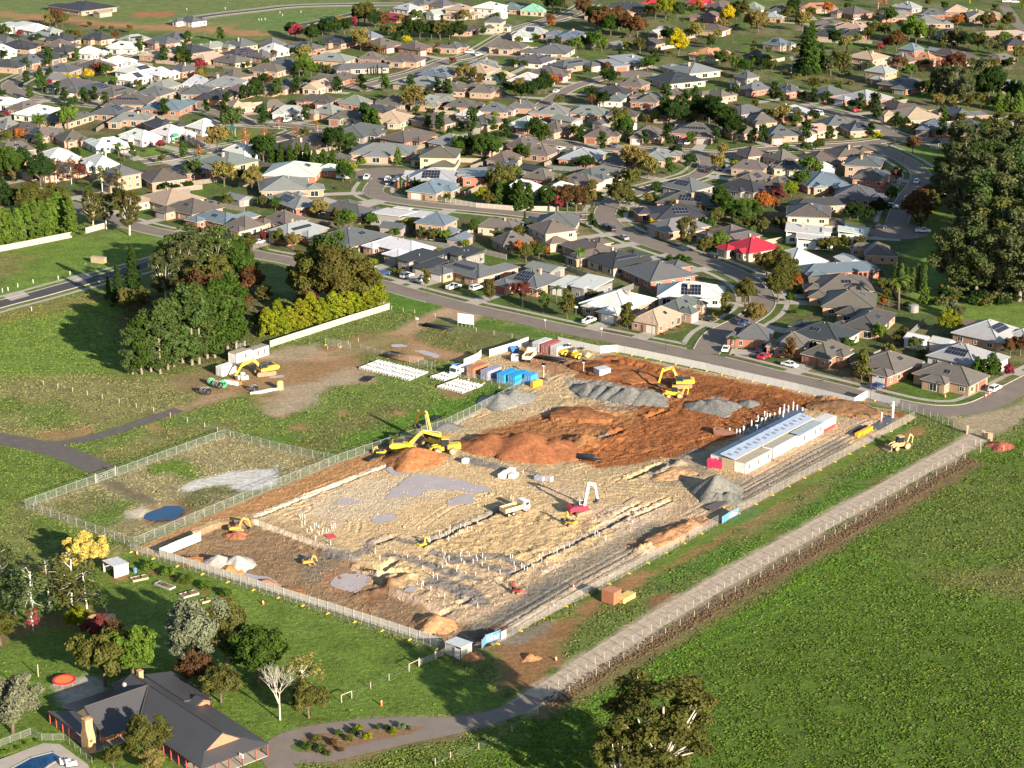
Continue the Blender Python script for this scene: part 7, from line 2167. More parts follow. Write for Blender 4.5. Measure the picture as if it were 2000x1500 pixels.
pipe_bundle(718, 742, 4, R_(70), 5, 'bundle of bent black pipes below the large pipe stack', layers=1)
pipe_bundle(1682, 842, 6, R_(52), 4, 'dark steel bundle near the far right fence corner', layers=1)
pipe_bundle(842, 822, 7, R_(52), 3, 'dark pipes beside the wire fence behind the excavators', layers=1)
pipe_bundle(786, 700, 11, R_(-33), 8, 'dark maroon mesh bundle behind the large pipe stack', mat='dirt', r=.3, layers=1)
STUB = MB().tube((0, 0, -.3), (0, 0, 1.0), .075, .075, 7).tube((0, 0, 1.0), (0, 0, 1.06), .09, .09, 7).mesh('pipe_stub', M['pvc'])
z5 = '575 625|622 600|615 650|632 630|708 685|785 730|843 755|732 540|772 560|628 455|600 365|480 345|355 305|165 305|790 130|858 115|895 85|953 145|990 125|1062 95|1005 385|1030 420|1060 320|1082 335|1120 415|1160 385|1208 430|1240 375|1212 355|1150 350|1010 310|998 345|855 435|820 455|885 385|835 375|972 465|960 500|1048 510|1145 525|845 325|820 285|1485 370|1505 365|1520 420|1530 465|1383 505|1270 475|1620 470|1650 480|1710 460|1695 440|1765 355|1800 330|1865 305|1595 440|1165 840|690 180|700 190|880 190|1160 20|995 45|1105 80|1840 430|210 370|925 95|1040 60'
z6 = '710 425|735 430|770 430|733 525|770 510|800 600|862 605|895 550|920 535|950 555|915 685|955 640|995 615|1050 600|1080 590|1115 565|1140 560|1165 550|1005 590|905 705|1105 765|845 560'
stub_pts = [(700 + float(a) / 5, 1020 + float(b) / 5) for a, b in (e.split() for e in z5.split('|'))] + [(480 + float(a) / 6.667, 950 + float(b) / 6.667) for a, b in (e.split() for e in z6.split('|'))]
for x, y in [(1170, 1050), (1183, 1057), (1167, 1040), (1162, 1048), (1112, 1068), (1102, 1075), (1088, 1082), (1058, 1100), (1022, 925), (880 + 118, 975), (882 + 120, 980), (1228, 1020), (1235, 1023)]:
 stub_pts.append((x, y))
for x, y in stub_pts:
 g = S(x, y)
 o = part('pipe_stub', STUB, None, g, scale=(1, 1, rnd.uniform(.6, 1.25)))
 tag(o, 'short white upright pipe stub in the pad', 'pipe stub', 'white pipe stubs in the pad', True)
COLST = MB().tube((0, 0, -.2), (0, 0, 2.0), .2, .2, 10).tube((0, 0, 2.0), (0, 0, 2.12), .12, .12, 8).mesh('column_stub', M['pvc'], False)
for i, e in enumerate('430 470|475 485|520 490|555 470|565 490|610 460|620 430|675 430|715 390|770 370|800 310|790 330|830 370|845 335|860 300|905 290|920 270|955 275|965 240|1015 265|895 335|1085 190|1140 180|1195 175|1258 150|1310 150|1075 250|1128 240|1380 160|885 240'.split('|')):
 a, b = e.split()
 g = S(1360 + float(a) / 6.667, 780 + float(b) / 6.667)
 o = part('column_stub', COLST, None, g, scale=(1, 1, rnd.choice([.5, .8, .9, 1.1])))
 tag(o, 'white upright column form behind the site offices', 'column', 'white column forms behind the offices', True)
for i, (x, y, h) in enumerate([(1743, 817, 4.4), (1721, 825, 2.6)]):
 g = S(x, y)
 t = thing('column_form', 'tall white column form near the far corner, %s one' % ('taller', 'shorter')[i], 'column', g, 0, None, place=False)
 part('shaft', MB().tube((0, 0, -.2), (0, 0, h), .3 - .15 * i, .3 - .15 * i, 12).mesh('shaft', M['white']), t)
 part('foot', MB().box((0, 0, .1), (.8, .8, .2)).mesh('foot', M['redmark']), t)
def sheet(px, col, label, name, z=.12, mat='paint', cat='sheet', site=True):
 pts = [S(*p) if site else G(*p) for p in px]
 zz = max(p.z for p in pts) + z if site else z
 n = len(pts)
 mb = MB().prism([(p.x, p.y) for p in pts][::-1] if False else [(p.x, p.y) for p in pts], 'z', zz - .06, zz)
 o = part(name, mb.mesh(name, M[mat]), color=col)
 return tag(o, label, cat)
sheet([(1450, 846), (1560, 795), (1572, 806), (1490, 850), (1470, 858)], (.05, .075, .12), 'dark blue plastic membrane under the white column forms', 'membrane', .1)
sheet([(1700, 836), (1735, 812), (1750, 820), (1722, 842)], (.10, .10, .11), 'dark grey sheet beside the tall white column', 'membrane', .08)
sheet([(634, 1046), (652, 1044), (658, 1052), (642, 1055)], (.55, .07, .07), 'small red plastic sheet by the row of white stubs', 'tarpaulin', .15)
sheet([(1376, 996), (1408, 980), (1421, 985), (1395, 1003)], (.11, .09, .085), 'dark sheeting panel beside the blue banner, larger', 'site_mat', .5)
sheet([(1218, 985), (1240, 972), (1243, 975), (1222, 988)], (.45, .33, .2), 'timber plank sheet on the pad near the white and red excavator', 'site_mat', .15)
# ---------------------------------------------------------------- light towers, solar lamps, signs
def solar_lamp(px, py, h, label):
 g = S(px, py)
 t = thing('solar_lamp', label, 'lamp', g, R_(-30), 'solar lamps on site', place=False)
 part('pole', MB().tube((0, 0, 0), (0, 0, h), .07, .05, 8).mesh('pole', M['white']), t)
 part('base', MB().box((0, 0, .2), (.9, .9, .4)).mesh('base', M['darksteel']), t)
 part('solar_panel', MB().box((0, 0, 0), (1.1, .8, .06)).mesh('solar_panel', M['solar']), t, (0, -.1, h + .25), rot=(.6, 0, 0))
 part('lamp_head', MB().box((0, -.25, h - .2), (.5, .35, .3)).mesh('lamp_head', M['white']), t)
solar_lamp(1062, 741, 4.0, 'solar lamp post beside the short blue container')
solar_lamp(1140, 728, 3.2, 'solar lamp post right of the road rollers')
solar_lamp(1478, 854, 3.4, 'solar lamp post behind the site offices')
b0, b1 = G(894, 637), G(925, 641)
dd = b1 - b0
t = thing('billboard', 'large white billboard on posts, seen from behind, beside the yard entrance', 'billboard', b0.lerp(b1, .5), math.atan2(dd.y, dd.x), None, place=False)
Lb = dd.length
for i in range(4):
 part('panel', MB().box((-Lb / 2 + Lb * (i + .5) / 4, 0, 2.5), (Lb / 4 - .06, .08, 2.9)).mesh('panel', M['white']), t)
for i in range(5):
 part('post', MB().box((-Lb / 2 + Lb * i / 4, .12, 2.0), (.12, .12, 4.0)).mesh('post', M['steel']), t)
for z in (1.4, 3.4):
 part('rail', MB().box((0, -.1, z), (Lb, .08, .1)).mesh('rail', M['steel']), t)
# ---------------------------------------------------------------- fences
def line_stations(px, step, site=False):
 pts = [G(*p) for p in px]
 out = []
 for a, b in zip(pts, pts[1:]):
  n = max(1, round((b - a).length / step))
  for i in range(n):
   out.append(a.lerp(b, i / n))
 out.append(pts[-1])
 return out
def wire_fence(px, step, h, label, post='steel', mesh='mesh', name='wire_fence', r=.045, rail=True, feet=None, wires=0, bay='mesh_panel', group=None):
 st = line_stations(px, step)
 root = thing(name, label, 'fence', st[0], 0, group, place=False)
 o = st[0]
 pm = MB().tube((0, 0, -.2), (0, 0, h), r, r, 6).mesh('post', M[post])
 for p in st:
  part('post', pm, root, p - o)
 for i, (a, b) in enumerate(zip(st, st[1:])):
  d = b - a
  rz = math.atan2(d.y, d.x)
  L = d.length
  if mesh:
   key = (mesh, round(L, 2), h)
   if key not in PANELM:
    PANELM[key] = MB().box((L / 2, 0, h / 2 + .03), (L - 2 * r - .01, .012, h - .1)).mesh(bay, M[mesh])
   part(bay, PANELM[key], root, a - o, rz)
  if rail:
   key = ('rail', round(L, 2), h, post)
   if key not in PANELM:
    PANELM[key] = MB().tube((0, 0, h - .04), (L, 0, h - .04), r * .8, r * .8, 5).tube((0, 0, .12 if post != 'post' else h - .05), (L, 0, .12 if post != 'post' else h - .05), r * .5, r * .5, 5).mesh('rail', M[post])
   part('rail', PANELM[key], root, a - o, rz)
  for k in range(wires):
   key = ('wire', round(L, 2), h, k)
   if key not in PANELM:
    z = h * (k + 1) / (wires + .6)
    PANELM[key] = MB().tube((0, 0, z), (L, 0, z), .008, .008, 3).mesh('wire', M['steel'])
   part('wire', PANELM[key], root, a - o, rz)
  if feet and i % feet == 0:
   part('foot', FOOT, root, a - o, rz + math.pi / 2)
 return root
PANELM = {}
FOOT = MB().box((0, 0, .1), (.9, .32, .22), taper=(.92, .8)).mesh('foot', M['yellow'])
wire_fence([(50, 992), (150, 956), (250, 922), (345, 887), (440, 853)], 3.1, 2.0, 'chain-link fence along the far left side of the pond enclosure')
wire_fence([(440, 853), (545, 880), (655, 904)], 3.1, 2.0, 'chain-link fence across the top of the pond enclosure', mesh='mesh')
wire_fence([(50, 992), (150, 1028), (262, 1068)], 3.1, 2.0, 'chain-link fence across the bottom of the pond enclosure')
wire_fence([(262, 1068), (400, 1010), (530, 956), (660, 904)], 3.1, 2.1, 'chain-link fence between the pond enclosure and the site')
wire_fence([(662, 903), (760, 870), (870, 834), (940, 800), (1005, 766), (1030, 748)], 2.6, 2.1, 'wire fence behind the yellow excavators up to the containers')
wire_fence([(256, 1079), (310, 1095), (420, 1130), (520, 1161), (640, 1199), (760, 1237), (868, 1272)], 1.7, 2.1, 'temporary wire fence on yellow feet along the lower left of the site', mesh='mesh2', name='temporary_fence', r=.03, feet=4)
wire_fence([(972, 1258), (1060, 1208), (1150, 1162), (1290, 1087), (1402, 1024)], 2.3, 2.1, 'temporary wire fence along the lower right of the site', mesh='mesh2', name='temporary_fence', r=.03, feet=3)
wire_fence([(1442, 1003), (1540, 950), (1640, 897), (1740, 843), (1785, 819)], 2.3, 2.1, 'temporary wire fence along the upper right of the site', mesh='mesh2', name='temporary_fence', r=.03, feet=3)
wire_fence([(1762, 800), (1790, 806), (1830, 822), (1862, 838)], 2.6, 2.1, 'wire fence from the site corner to the drive gate', mesh='mesh')
wire_fence([(885, 735), (930, 745), (975, 757), (1005, 762)], 2.4, 2.0, 'temporary wire fence in front of the lower container row', mesh='mesh2', name='temporary_fence', r=.035, feet=2)
wire_fence([(800, 712), (835, 718), (850, 726)], 2.4, 2.0, 'short temporary wire fence behind the small pipe stack', mesh='mesh2', name='temporary_fence', r=.035)
wire_fence([(636, 674), (665, 678), (684, 682)], 2.4, 2.0, 'short temporary wire fence at the dirt yard entrance', mesh='mesh2', name='temporary_fence', r=.035, feet=2)
wire_fence([(705, 682), (760, 697), (800, 706), (845, 716)], 3.0, 1.4, 'wire fence behind the large pipe stack', mesh='mesh2', r=.035)
wire_fence([(85, 752), (200, 779), (300, 805), (400, 835), (450, 852)], 6.0, 1.3, 'post and wire fence crossing the dry grass', post='post', mesh=None, rail=False, wires=3, r=.09, name='farm_fence')
wire_fence([(930, 648), (1000, 660), (1060, 675)], 5.5, 1.3, 'post and wire fence on the verge above the containers', post='post', mesh=None, rail=False, wires=3, r=.08, name='farm_fence')
wire_fence([(765, 605), (810, 613), (850, 620)], 5.0, 1.3, 'post and wire fence below the main road near the pale fence', post='post', mesh=None, rail=False, wires=3, r=.08, name='farm_fence')
wire_fence([(640, 683), (700, 668)], 4.0, 1.2, 'post and wire fence above the dirt yard', post='post', mesh=None, rail=False, wires=2, r=.07, name='farm_fence')
wire_fence([(1072, 1352), (1180, 1287), (1290, 1222), (1400, 1157), (1500, 1098), (1600, 1042), (1720, 975), (1880, 884)], 3.0, 1.35, 'post and wire fence between the gravel drive and the clods', post='post', mesh=None, rail=False, wires=3, r=.06, name='farm_fence')
wire_fence([(1085, 1368), (1190, 1304), (1300, 1238), (1410, 1172), (1510, 1114), (1610, 1057), (1730, 988), (1885, 898)], 4.5, 1.35, 'post and wire fence on the paddock side of the clods', post='post', mesh=None, rail=False, wires=3, r=.06, name='farm_fence')
wire_fence([(1905, 868), (1960, 880), (2040, 900)], 5.0, 1.3, 'post and wire fence right of the drive gate', post='post', mesh=None, rail=False, wires=3, r=.09, name='farm_fence')
wire_fence([(1880, 878), (1915, 884), (1915, 868)], 3.0, 1.3, 'short post and wire fence around the gate corner', post='post', mesh=None, rail=False, wires=3, r=.09, name='farm_fence')
wire_fence([(667, 1372), (687, 1364)], 3.5, 1.5, 'timber post and rail end of the lawn fence', post='post', mesh=None, r=.1, name='farm_fence')
wire_fence([(687, 1364), (724, 1345), (760, 1329), (799, 1311)], 6.0, 1.4, 'post and wire fence across the lawn below the site', post='post', mesh=None, rail=False, wires=2, r=.08, name='farm_fence')
wire_fence([(799, 1311), (818, 1302)], 3.5, 1.5, 'timber strainer rail next to the farm gate', post='post', mesh=None, r=.1, name='farm_fence')
wire_fence([(850, 1495), (880, 1482), (935, 1465), (1000, 1430), (1050, 1395)], 6.0, 1.4, 'post and wire fence beside the drive at the bottom edge', post='post', mesh=None, rail=False, wires=3, r=.08, name='farm_fence')
def gate(p0, p1, h, label, bars=5, mat='steel'):
 a, b = G(*p0), G(*p1)
 d = b - a
 L = d.length
 t = thing('farm_gate', label, 'gate', a, math.atan2(d.y, d.x), None, place=False)
 for k in range(bars):
  z = .25 + (h - .25) * k / (bars - 1)
  part('bar', MB().tube((.1, 0, z), (L - .1, 0, z), .035, .035, 6).mesh('bar', M[mat]), t)
 for x in (.08, L / 2, L - .08):
  part('upright', MB().tube((x, 0, .2), (x, 0, h + .05), .04, .04, 6).mesh('upright', M[mat]), t)
 part('brace', MB().tube((.1, .03, .25), (L / 2, .03, h), .03, .03, 5).mesh('brace', M[mat]), t)
 for x in (-.15, L + .15):
  part('gate_post', MB().tube((x, 0, -.2), (x, 0, h + .45), .12, .12, 8).mesh('gate_post', M['post']), t)
gate((820, 1301), (850, 1288), 1.3, 'steel farm gate with a diagonal brace, left leaf below the corner shed')
gate((851, 1287), (877, 1274), 1.3, 'steel farm gate, right leaf touching the corner shed')
gate((188, 943), (225, 929), 1.9, 'white pipe gate in the far left side of the pond enclosure', 4)
gate((1889, 848), (1917, 853), 1.5, 'timber gate across the gravel drive', 5, 'post')
gate((462, 683), (478, 678), 1.4, 'pale gate behind the white site huts', 4)
def hoarding(px, step, h, label, mat='shade', feet=True, name='hoarding', bay='cloth_panel', lean=.0):
 st = line_stations(px, step)
 o = st[0]
 root = thing(name, label, 'hoarding', o, 0, None, place=False)
 pm = MB().tube((0, 0, 0), (0, 0, h + .05), .035, .035, 6).mesh('post', M['steel'])
 hr_ = random.Random(len(px) * 7 + int(px[0][0]))
 for i, p in enumerate(st):
  part('post', pm, root, p - o)
  if i < len(st) - 1:
   d = st[i + 1] - p
   rz = math.atan2(d.y, d.x)
   L = d.length
   n = 7
   mb = MB()
   vs, fs = [], []
   for k in range(n):
    x = .03 + (L - .06) * k / (n - 1)
    w = .05 * math.sin(k * 2.1 + i * 1.7)
    vs += [(x, w - .02, .12), (x, -w * .6 - .02, h * .55), (x, w * .3 - .02, h - hr_.uniform(0, .06))]
   for k in range(n - 1):
    for r_ in range(2):
     fs.append((k * 3 + r_, (k + 1) * 3 + r_, (k + 1) * 3 + r_ + 1, k * 3 + r_ + 1))
   mb.add(vs, fs)
   part(bay, mb.mesh(bay, M[mat], True), root, p - o, rz)
   if feet and i % 2 == 0:
    part('foot', FOOT, root, p - o + Vector((0, -.3, 0)), rz + math.pi / 2)
 return root
hoarding([(1090, 672), (1140, 683), (1172, 690), (1206, 688), (1290, 705), (1380, 724), (1440, 738), (1560, 765), (1668, 792)], 2.4, 2.2, 'grey shade cloth hoarding along the main road side of the site')
hoarding([(1668, 792), (1693, 778), (1757, 796)], 2.4, 2.2, 'grey shade cloth hoarding jutting out at the far corner of the site')
hoarding([(956, 697), (1000, 684), (1032, 672)], 2.4, 2.2, 'white hoarding left of the grey and red containers')
hoarding([(906, 716), (932, 705), (940, 697)], 2.4, 2.2, 'white hoarding at the yard entrance by the parked truck')
def panel_wall(px, step, h, label, name='panel_wall', mat='white', cat='wall', th=.12, postw=.2):
 st = line_stations(px, step)
 o = st[0]
 root = thing(name, label, cat, o, 0, None, place=False)
 pm = MB().box((0, 0, h / 2 - .2), (postw, postw, h + .5)).mesh('post', M['kerb'])
 for i, p in enumerate(st):
  part('post', pm, root, p - o)
  if i < len(st) - 1:
   d = st[i + 1] - p
   rz = math.atan2(d.y, d.x)
   L = d.length
   part('panel', MB().box((L / 2, 0, h / 2 - .25 + rnd.uniform(-.02, .02)), (L - postw - .02, th, h + .5)).mesh('panel', M[mat]), root, p - o, rz)
 return root
M['panel'] = mat_plain('concrete_panel', (.46, .42, .37), .85, var=.1, scale=.8)
panel_wall([(313, 1085), (420, 1119), (520, 1150), (640, 1187), (760, 1225), (860, 1258)], 2.4, 1.35, 'low white concrete panel wall behind the lower temporary fence', mat='panel')
panel_wall([(313, 1085), (350, 1069), (392, 1052)], 2.4, 1.7, 'white concrete panel wall turning up at the left site corner', mat='panel')
panel_wall([(-30, 497), (40, 484), (100, 472), (140, 464)], 2.6, 2.0, 'long tan wall in front of the cypress row', mat='concrete')
panel_wall([(168, 456), (186, 451), (205, 446)], 2.6, 2.0, 'short tan wall under the brown gum', mat='concrete')
panel_wall([(528, 678), (600, 655), (680, 629), (761, 604)], 1.2, 1.9, 'long pale paling fence below the yellow-green hedge', name='paling_fence', mat='concrete', cat='fence')
panel_wall([(761, 604), (738, 598)], 2.4, 1.8, 'short return of the long pale fence', name='paling_fence', mat='panel', cat='fence')
panel_wall([(812, 381), (870, 395), (930, 405), (1000, 411), (1090, 412)], 2.4, 1.7, 'long grey timber fence along the court street', name='paling_fence', mat='concrete', cat='fence')
def banner(p0, p1, h, label, mat='banner', marks=True):
 a, b = G(*p0), G(*p1)
 d = b - a
 L = d.length
 t = thing('banner', label, 'banner', a, math.atan2(d.y, d.x), None, place=False)
 part('cloth', MB().box((L / 2, -.06, h / 2 + .15), (L, .03, h)).mesh('cloth', M[mat]), t)
 for x in (0, L):
  part('post', MB().tube((x, 0, 0), (x, 0, h + .3), .035, .035, 6).mesh('post', M['steel']), t)
 if marks:
  mk = MB()
  mk.ring((L * .2, -.085, h * .5), (L * .2, -.09, h * .5), .45, .3, 14)
  mk.box((L * .44, -.085, h * .55), (.14, .01, 1.2), M=None).box((L * .58, -.085, h * .62), (.7, .01, .16)).box((L * .72, -.085, h * .45), (1.0, .01, .16)).box((L * .66, -.085, h * .3), (.8, .01, .12))
  part('lettering', mk.mesh('lettering', M['white']), t)
 return t
banner((948, 1258), (977, 1248), 1.8, 'blue printed banner on the fence beside the corner shed')
banner((941, 1268), (948, 1259), 1.8, 'narrow blue banner on the angled gate by the corner shed', marks=False)
banner((1422, 1016), (1441, 1006), 1.7, 'blue printed banner on the right fence beside the gravel heap')
banner((1410, 1024), (1422, 1016), 1.7, 'narrow blue banner left of the printed one on the right fence', marks=False)
banner((979, 1250), (988, 1245), 1.6, 'white notice board right of the blue banner', mat='white', marks=False)
# ---------------------------------------------------------------- the farmhouse
M['ironroof'] = mat_plain('dark_iron_roof', (.062, .060, .064), .5, var=.06, scale=.4, spec=.4)
def add_ribs(m, scale):
 nt = m.node_tree
 b = nt.nodes['Principled BSDF']
 tc = nd(nt, 'ShaderNodeTexCoord')
 w = nd(nt, 'ShaderNodeTexWave', Scale=scale, Distortion=0.0)
 w.bands_direction = 'DIAGONAL'
 nt.links.new(tc.outputs['Object'], w.inputs['Vector'])
 bp = nd(nt, 'ShaderNodeBump', Strength=.5, Distance=.05)
 nt.links.new(w.outputs[0], bp.inputs['Height'])
 nt.links.new(bp.outputs[0], b.inputs['Normal'])
add_ribs(M['ironroof'], 1.1)
M['stone'] = mat_plain('warm_stone', (.46, .27, .14), .9, var=.35, scale=2.5, bump=.08, bscale=3)
J = (-64.4, 324.6, 0)
fh = thing('farmhouse', 'large farmhouse with dark iron roof, verandah and stone chimney at the lower left', 'house', J, R_(41), None, place=False)
def profile_roof(mb, pts, axis, a, b, th=.14):
 low = [(p[0], p[1] - th) for p in pts]
 mb.prism(pts + low[::-1], axis, a, b)
ro = MB()
W2P = [(-6.3, 2.5), (-3.5, 3.55), (0, 5.75), (3.6, 3.5), (7.3, 2.4)]
profile_roof(ro, W2P, 'y', -23.6, 6.0)
W1P = [(-6.4, 2.52), (-3.4, 3.57), (0, 5.72), (3.4, 3.56), (9.0, 2.3)]
profile_roof(ro, W1P, 'x', -12.8, 0.4)
def skirt(mb, quad, th=.12):
 mb.add([(*q,) for q in quad] + [(q[0], q[1], q[2] - th) for q in quad], [(0, 1, 2, 3), (7, 6, 5, 4), (0, 4, 5, 1), (1, 5, 6, 2), (2, 6, 7, 3), (3, 7, 4, 0)])
skirt(ro, [(-6.3, -26.6, 2.42), (7.3, -26.6, 2.36), (3.6, -23.2, 3.46), (-3.5, -23.2, 3.52)])
skirt(ro, [(-6.3, -23.6, 2.48), (-6.3, -26.6, 2.44), (-3.5, -23.2, 3.54), (-3.5, -23.3, 3.56)])
skirt(ro, [(7.3, -26.6, 2.38), (7.3, -23.6, 2.40), (3.6, -23.3, 3.5), (3.6, -23.2, 3.48)])
skirt(ro, [(-15.4, 9.0, 2.3), (-15.4, -6.4, 2.45), (-12.5, -3.4, 3.52), (-12.5, 3.4, 3.52)])
skirt(ro, [(0, 5.9, 5.7), (-3.5, 5.9, 3.5), (-2.5, 9.0, 3.3), (0, 9.0, 3.5)])
skirt(ro, [(3.6, 5.9, 3.45), (0, 5.9, 5.7), (0, 9.0, 3.5), (3.6, 9.0, 2.9)])
ro.prism([(3.4, 2.9), (9.2, 2.45), (9.2, 2.6), (3.4, 3.8)], 'y', -6.0, 7.5)
part('roof', ro.mesh('roof', M['ironroof']), fh)
cap = MB().tube((0, 6, 5.8), (0, -23.7, 5.8), .14, .14, 6).tube((-12.9, 0, 5.77), (0, 0, 5.77), .14, .14, 6).tube((0, 0, 5.8), (-6.2, -6.3, 2.56), .12, .12, 6)
part('ridge_capping', cap.mesh('ridge_capping', M['darksteel']), fh)
wl = MB().box((0, -8.5, 1.3), (8.6, 29.0, 2.6)).box((-6, 0, 1.3), (12.0, 7.6, 2.56)).box((5.6, .7, 1.2), (6.6, 12.6, 2.4))
part('wall', wl.mesh('wall', M['brick']), fh)
gb = MB().prism([(-3.4, 3.4), (3.5, 3.35), (0, 5.6)], 'y', -23.45, -23.2)
part('gable', gb.mesh('gable', M['brick']), fh)
gb2 = MB().prism([(-3.3, 3.4), (3.3, 3.4), (0, 5.55)], 'x', -12.7, -12.4)
part('gable', gb2.mesh('gable', M['timber']), fh)
dg = MB().prism([(-1.6, 3.0), (1.6, 3.0), (0, 3.75)], 'y', -8.1, -7.9)
part('gable', dg.mesh('gable', M['brick']), fh, (6.0, 0, -.15))
ds = MB()
profile_roof(ds, [(3.9, 3.05), (6.0, 4.0), (8.1, 3.05)], 'y', -8.2, -5.8, .1)
part('dormer_roof', ds.mesh('dormer_roof', M['ironroof']), fh)
pm = MB().box((0, 0, 1.2), (.2, .2, 2.4)).mesh('verandah_post', mat_plain('red_post_paint', (.34, .055, .035), .6, var=.1))
for y in np.linspace(-26.3, -7.0, 9):
 part('verandah_post', pm, fh, (-6.1, float(y), 0))
for y in np.linspace(-26.3, -10, 7):
 part('verandah_post', pm, fh, (7.1, float(y), 0))
for x in np.linspace(-3.4, 4.6, 4):
 part('verandah_post', pm, fh, (float(x), -26.4, 0))
for y in np.linspace(-5.0, 8.6, 7):
 part('verandah_post', pm, fh, (-15.2, float(y), 0))
part('verandah_post', pm, fh, (-6.6, -6.2, 0))
part('verandah_floor', MB().box((.4, -10, .06), (13.0, 33.0, .12)).box((-10, 1.2, .05), (10.0, 14.6, .10)).mesh('verandah_floor', M['concrete']), fh)
for y in (-21, -16.5, -12):
 part('window', WIN[(1.8, 1.4)], fh, (-4.33, y, 1.45), -math.pi / 2)
 part('window', WIN[(1.8, 1.4)], fh, (4.33, y, 1.45), math.pi / 2)
for x in (-2.2, 2.2):
 part('window', WIN[(2.6, 2.1)], fh, (x, -23.03, 1.3), 0)
for x in (-10.5, -7.5):
 part('window', WIN[(1.8, 1.4)], fh, (x, -3.83, 1.45), 0)
for y in (-2.0, 2.0):
 part('window', WIN[(2.6, 2.1)], fh, (-12.03, y, 1.3), -math.pi / 2)
ch = MB().prism([(-1.25, 0), (1.25, 0), (1.25, 2.9), (.62, 4.3), (.62, 6.0), (-.62, 6.0), (-.62, 4.3), (-1.25, 2.9)], 'x', -15.7, -14.3)
co_ = part('chimney', ch.mesh('chimney', M['stone']), fh, (0, -4.6, 0))
part('chimney_cap', MB().box((-15.0, 0, 6.06), (1.55, 1.4, .16)).box((-15.0, 0, 6.16), (.8, .7, .12)).mesh('chimney_cap', M['stone']), co_)
part('chimney', MB().box((1.2, 5.0, 4.9), (.9, .9, 2.6)).box((1.2, 5.0, 6.25), (1.05, 1.05, .15)).mesh('chimney', M['stone']), fh)
part('satellite_dish', MB().tube((-2.5, 4.2, 4.2), (-2.5, 4.2, 5.0), .04, .04, 6).tube((-2.5, 4.2, 5.0), (-2.6, 4.1, 5.06), .4, .15, 12).mesh('satellite_dish', M['steel']), fh)
g = G(474, 1502)
t = thing('basketball_hoop', 'white basketball backboard beside the farmhouse verandah', 'hoop', g, R_(-40), None, place=False)
part('pole', MB().tube((0, 0, 0), (0, 0, 2.4), .06, .06, 8).mesh('pole', M['darksteel']), t)
part('backboard', MB().box((0, -.15, 2.6), (1.0, .06, .8)).mesh('backboard', M['white']), t)
part('target_square', MB().ring((0, -.19, 2.5), (0, -.2, 2.5), .24, .18, 4).mesh('target_square', M['black']), t)
part('ring', MB().ring((0, -.45, 2.3), (0, -.45, 2.33), .24, .2, 14).mesh('ring', M['orange']), t)
pv = MB().prism([(p[0], p[1]) for p in W2([(-60, 1505), (0, 1484), (84, 1452), (117, 1454), (172, 1494), (180, 1520), (-60, 1560)])][::-1], 'z', .0, .10)
struct(part('pool_paving', pv.mesh('pool_paving', M['concrete'])), label='pale paving around the swimming pool', cat='paving')
pw = W2([(20, 1503), (60, 1481), (103, 1470), (124, 1482), (100, 1493), (60, 1525), (10, 1530)])
t = thing('swimming_pool', 'deep blue swimming pool at the bottom left corner', 'pool', (pw[2][0], pw[2][1], 0), 0, None, place=False)
o = pw[2]
part('water', MB().prism([(p[0] - o[0], p[1] - o[1]) for p in pw][::-1], 'z', .10, .13).mesh('water', M['pool']), t)
cp = MB()
for a, b in zip(pw, pw[1:] + pw[:1]):
 a, b = Vector((a[0] - o[0], a[1] - o[1])), Vector((b[0] - o[0], b[1] - o[1]))
 m, d = (a + b) / 2, b - a
 cp.box((m.x, m.y, .14), (d.length + .2, .35, .1), rz=math.atan2(d.y, d.x))
part('coping', cp.mesh('coping', M['concrete']), t)
gl_ = wire_fence([(-20, 1466), (60, 1435), (82, 1446), (125, 1446), (180, 1492)], 2.2, 1.3, 'glass pool fence beside the lawn', mesh='mesh2', name='pool_fence', r=.03, bay='glass_panel')
for i, (x, y) in enumerate([(128, 1492), (140, 1496)]):
 g = G(x, y)
 t = thing('lounge', 'white pool lounge, %s one' % ('left', 'right')[i], 'lounge', (g.x, g.y, .1), R_(20), None, place=False)
 part('cushion', MB().box((0, 0, .35), (1.9, 1.3, .22)).box((-.8, 0, .6), (.3, 1.3, .5)).mesh('cushion', M['white']), t)
 part('base', MB().box((0, 0, .12), (1.9, 1.3, .22)).mesh('base', M['darksteel']), t)
def open_shed(px, py, L, Wd, H, rz, label, wallc, roofc, openfront=True):
 g = S(px, py)
 t = thing('shed', label, 'shed', g, rz, None, place=False)
 w = MB().box((0, Wd / 2, H / 2 - .06), (L, .08, H - .12)).box((L / 2, 0, H / 2 - .06), (.08, Wd - .1, H - .12)).box((-L / 2, 0, H / 2 - .06), (.08, Wd - .1, H - .12))
 if not openfront:
  w.box((-.7, -Wd / 2, H / 2 - .1), (L - 1.4, .08, H - .2))
 n = int(L / .35)
 for i in range(n):
  w.box((-L / 2 + .2 + i * .35, Wd / 2 + .05, H / 2 - .06), (.16, .04, H - .2))
 part('wall', w.mesh('wall', M['paint']), t, color=wallc)
 r = MB().prism([(-Wd / 2 - .2, H + .1), (Wd / 2 + .15, H - .12), (Wd / 2 + .15, H - .04), (-Wd / 2 - .2, H + .18)], 'x', -L / 2 - .15, L / 2 + .15)
 part('roof', r.mesh('roof', M['paint']), t, color=roofc)
 for i in range(int(L / .5)):
  part('roof_rib', MB().box((0, 0, 0), (.06, Wd + .3, .04)).mesh('roof_rib', M['paint']), t, (-L / 2 + .25 + i * .5, -.02, H + .05), rot=(-math.atan2(.22, Wd + .35), 0, 0), color=tuple(v * .9 for v in roofc))
 for x in (-L / 2, L / 2):
  part('post', MB().box((x, -Wd / 2, H / 2), (.12, .12, H)).mesh('post', M['timber']), t)
 if not openfront:
  part('door', MB().box((L / 2 - .75, -Wd / 2 - .25, H / 2 - .1), (1.2, .06, H - .25)).mesh('door', M['paint']), t, color=(.55, .53, .5))
 return t
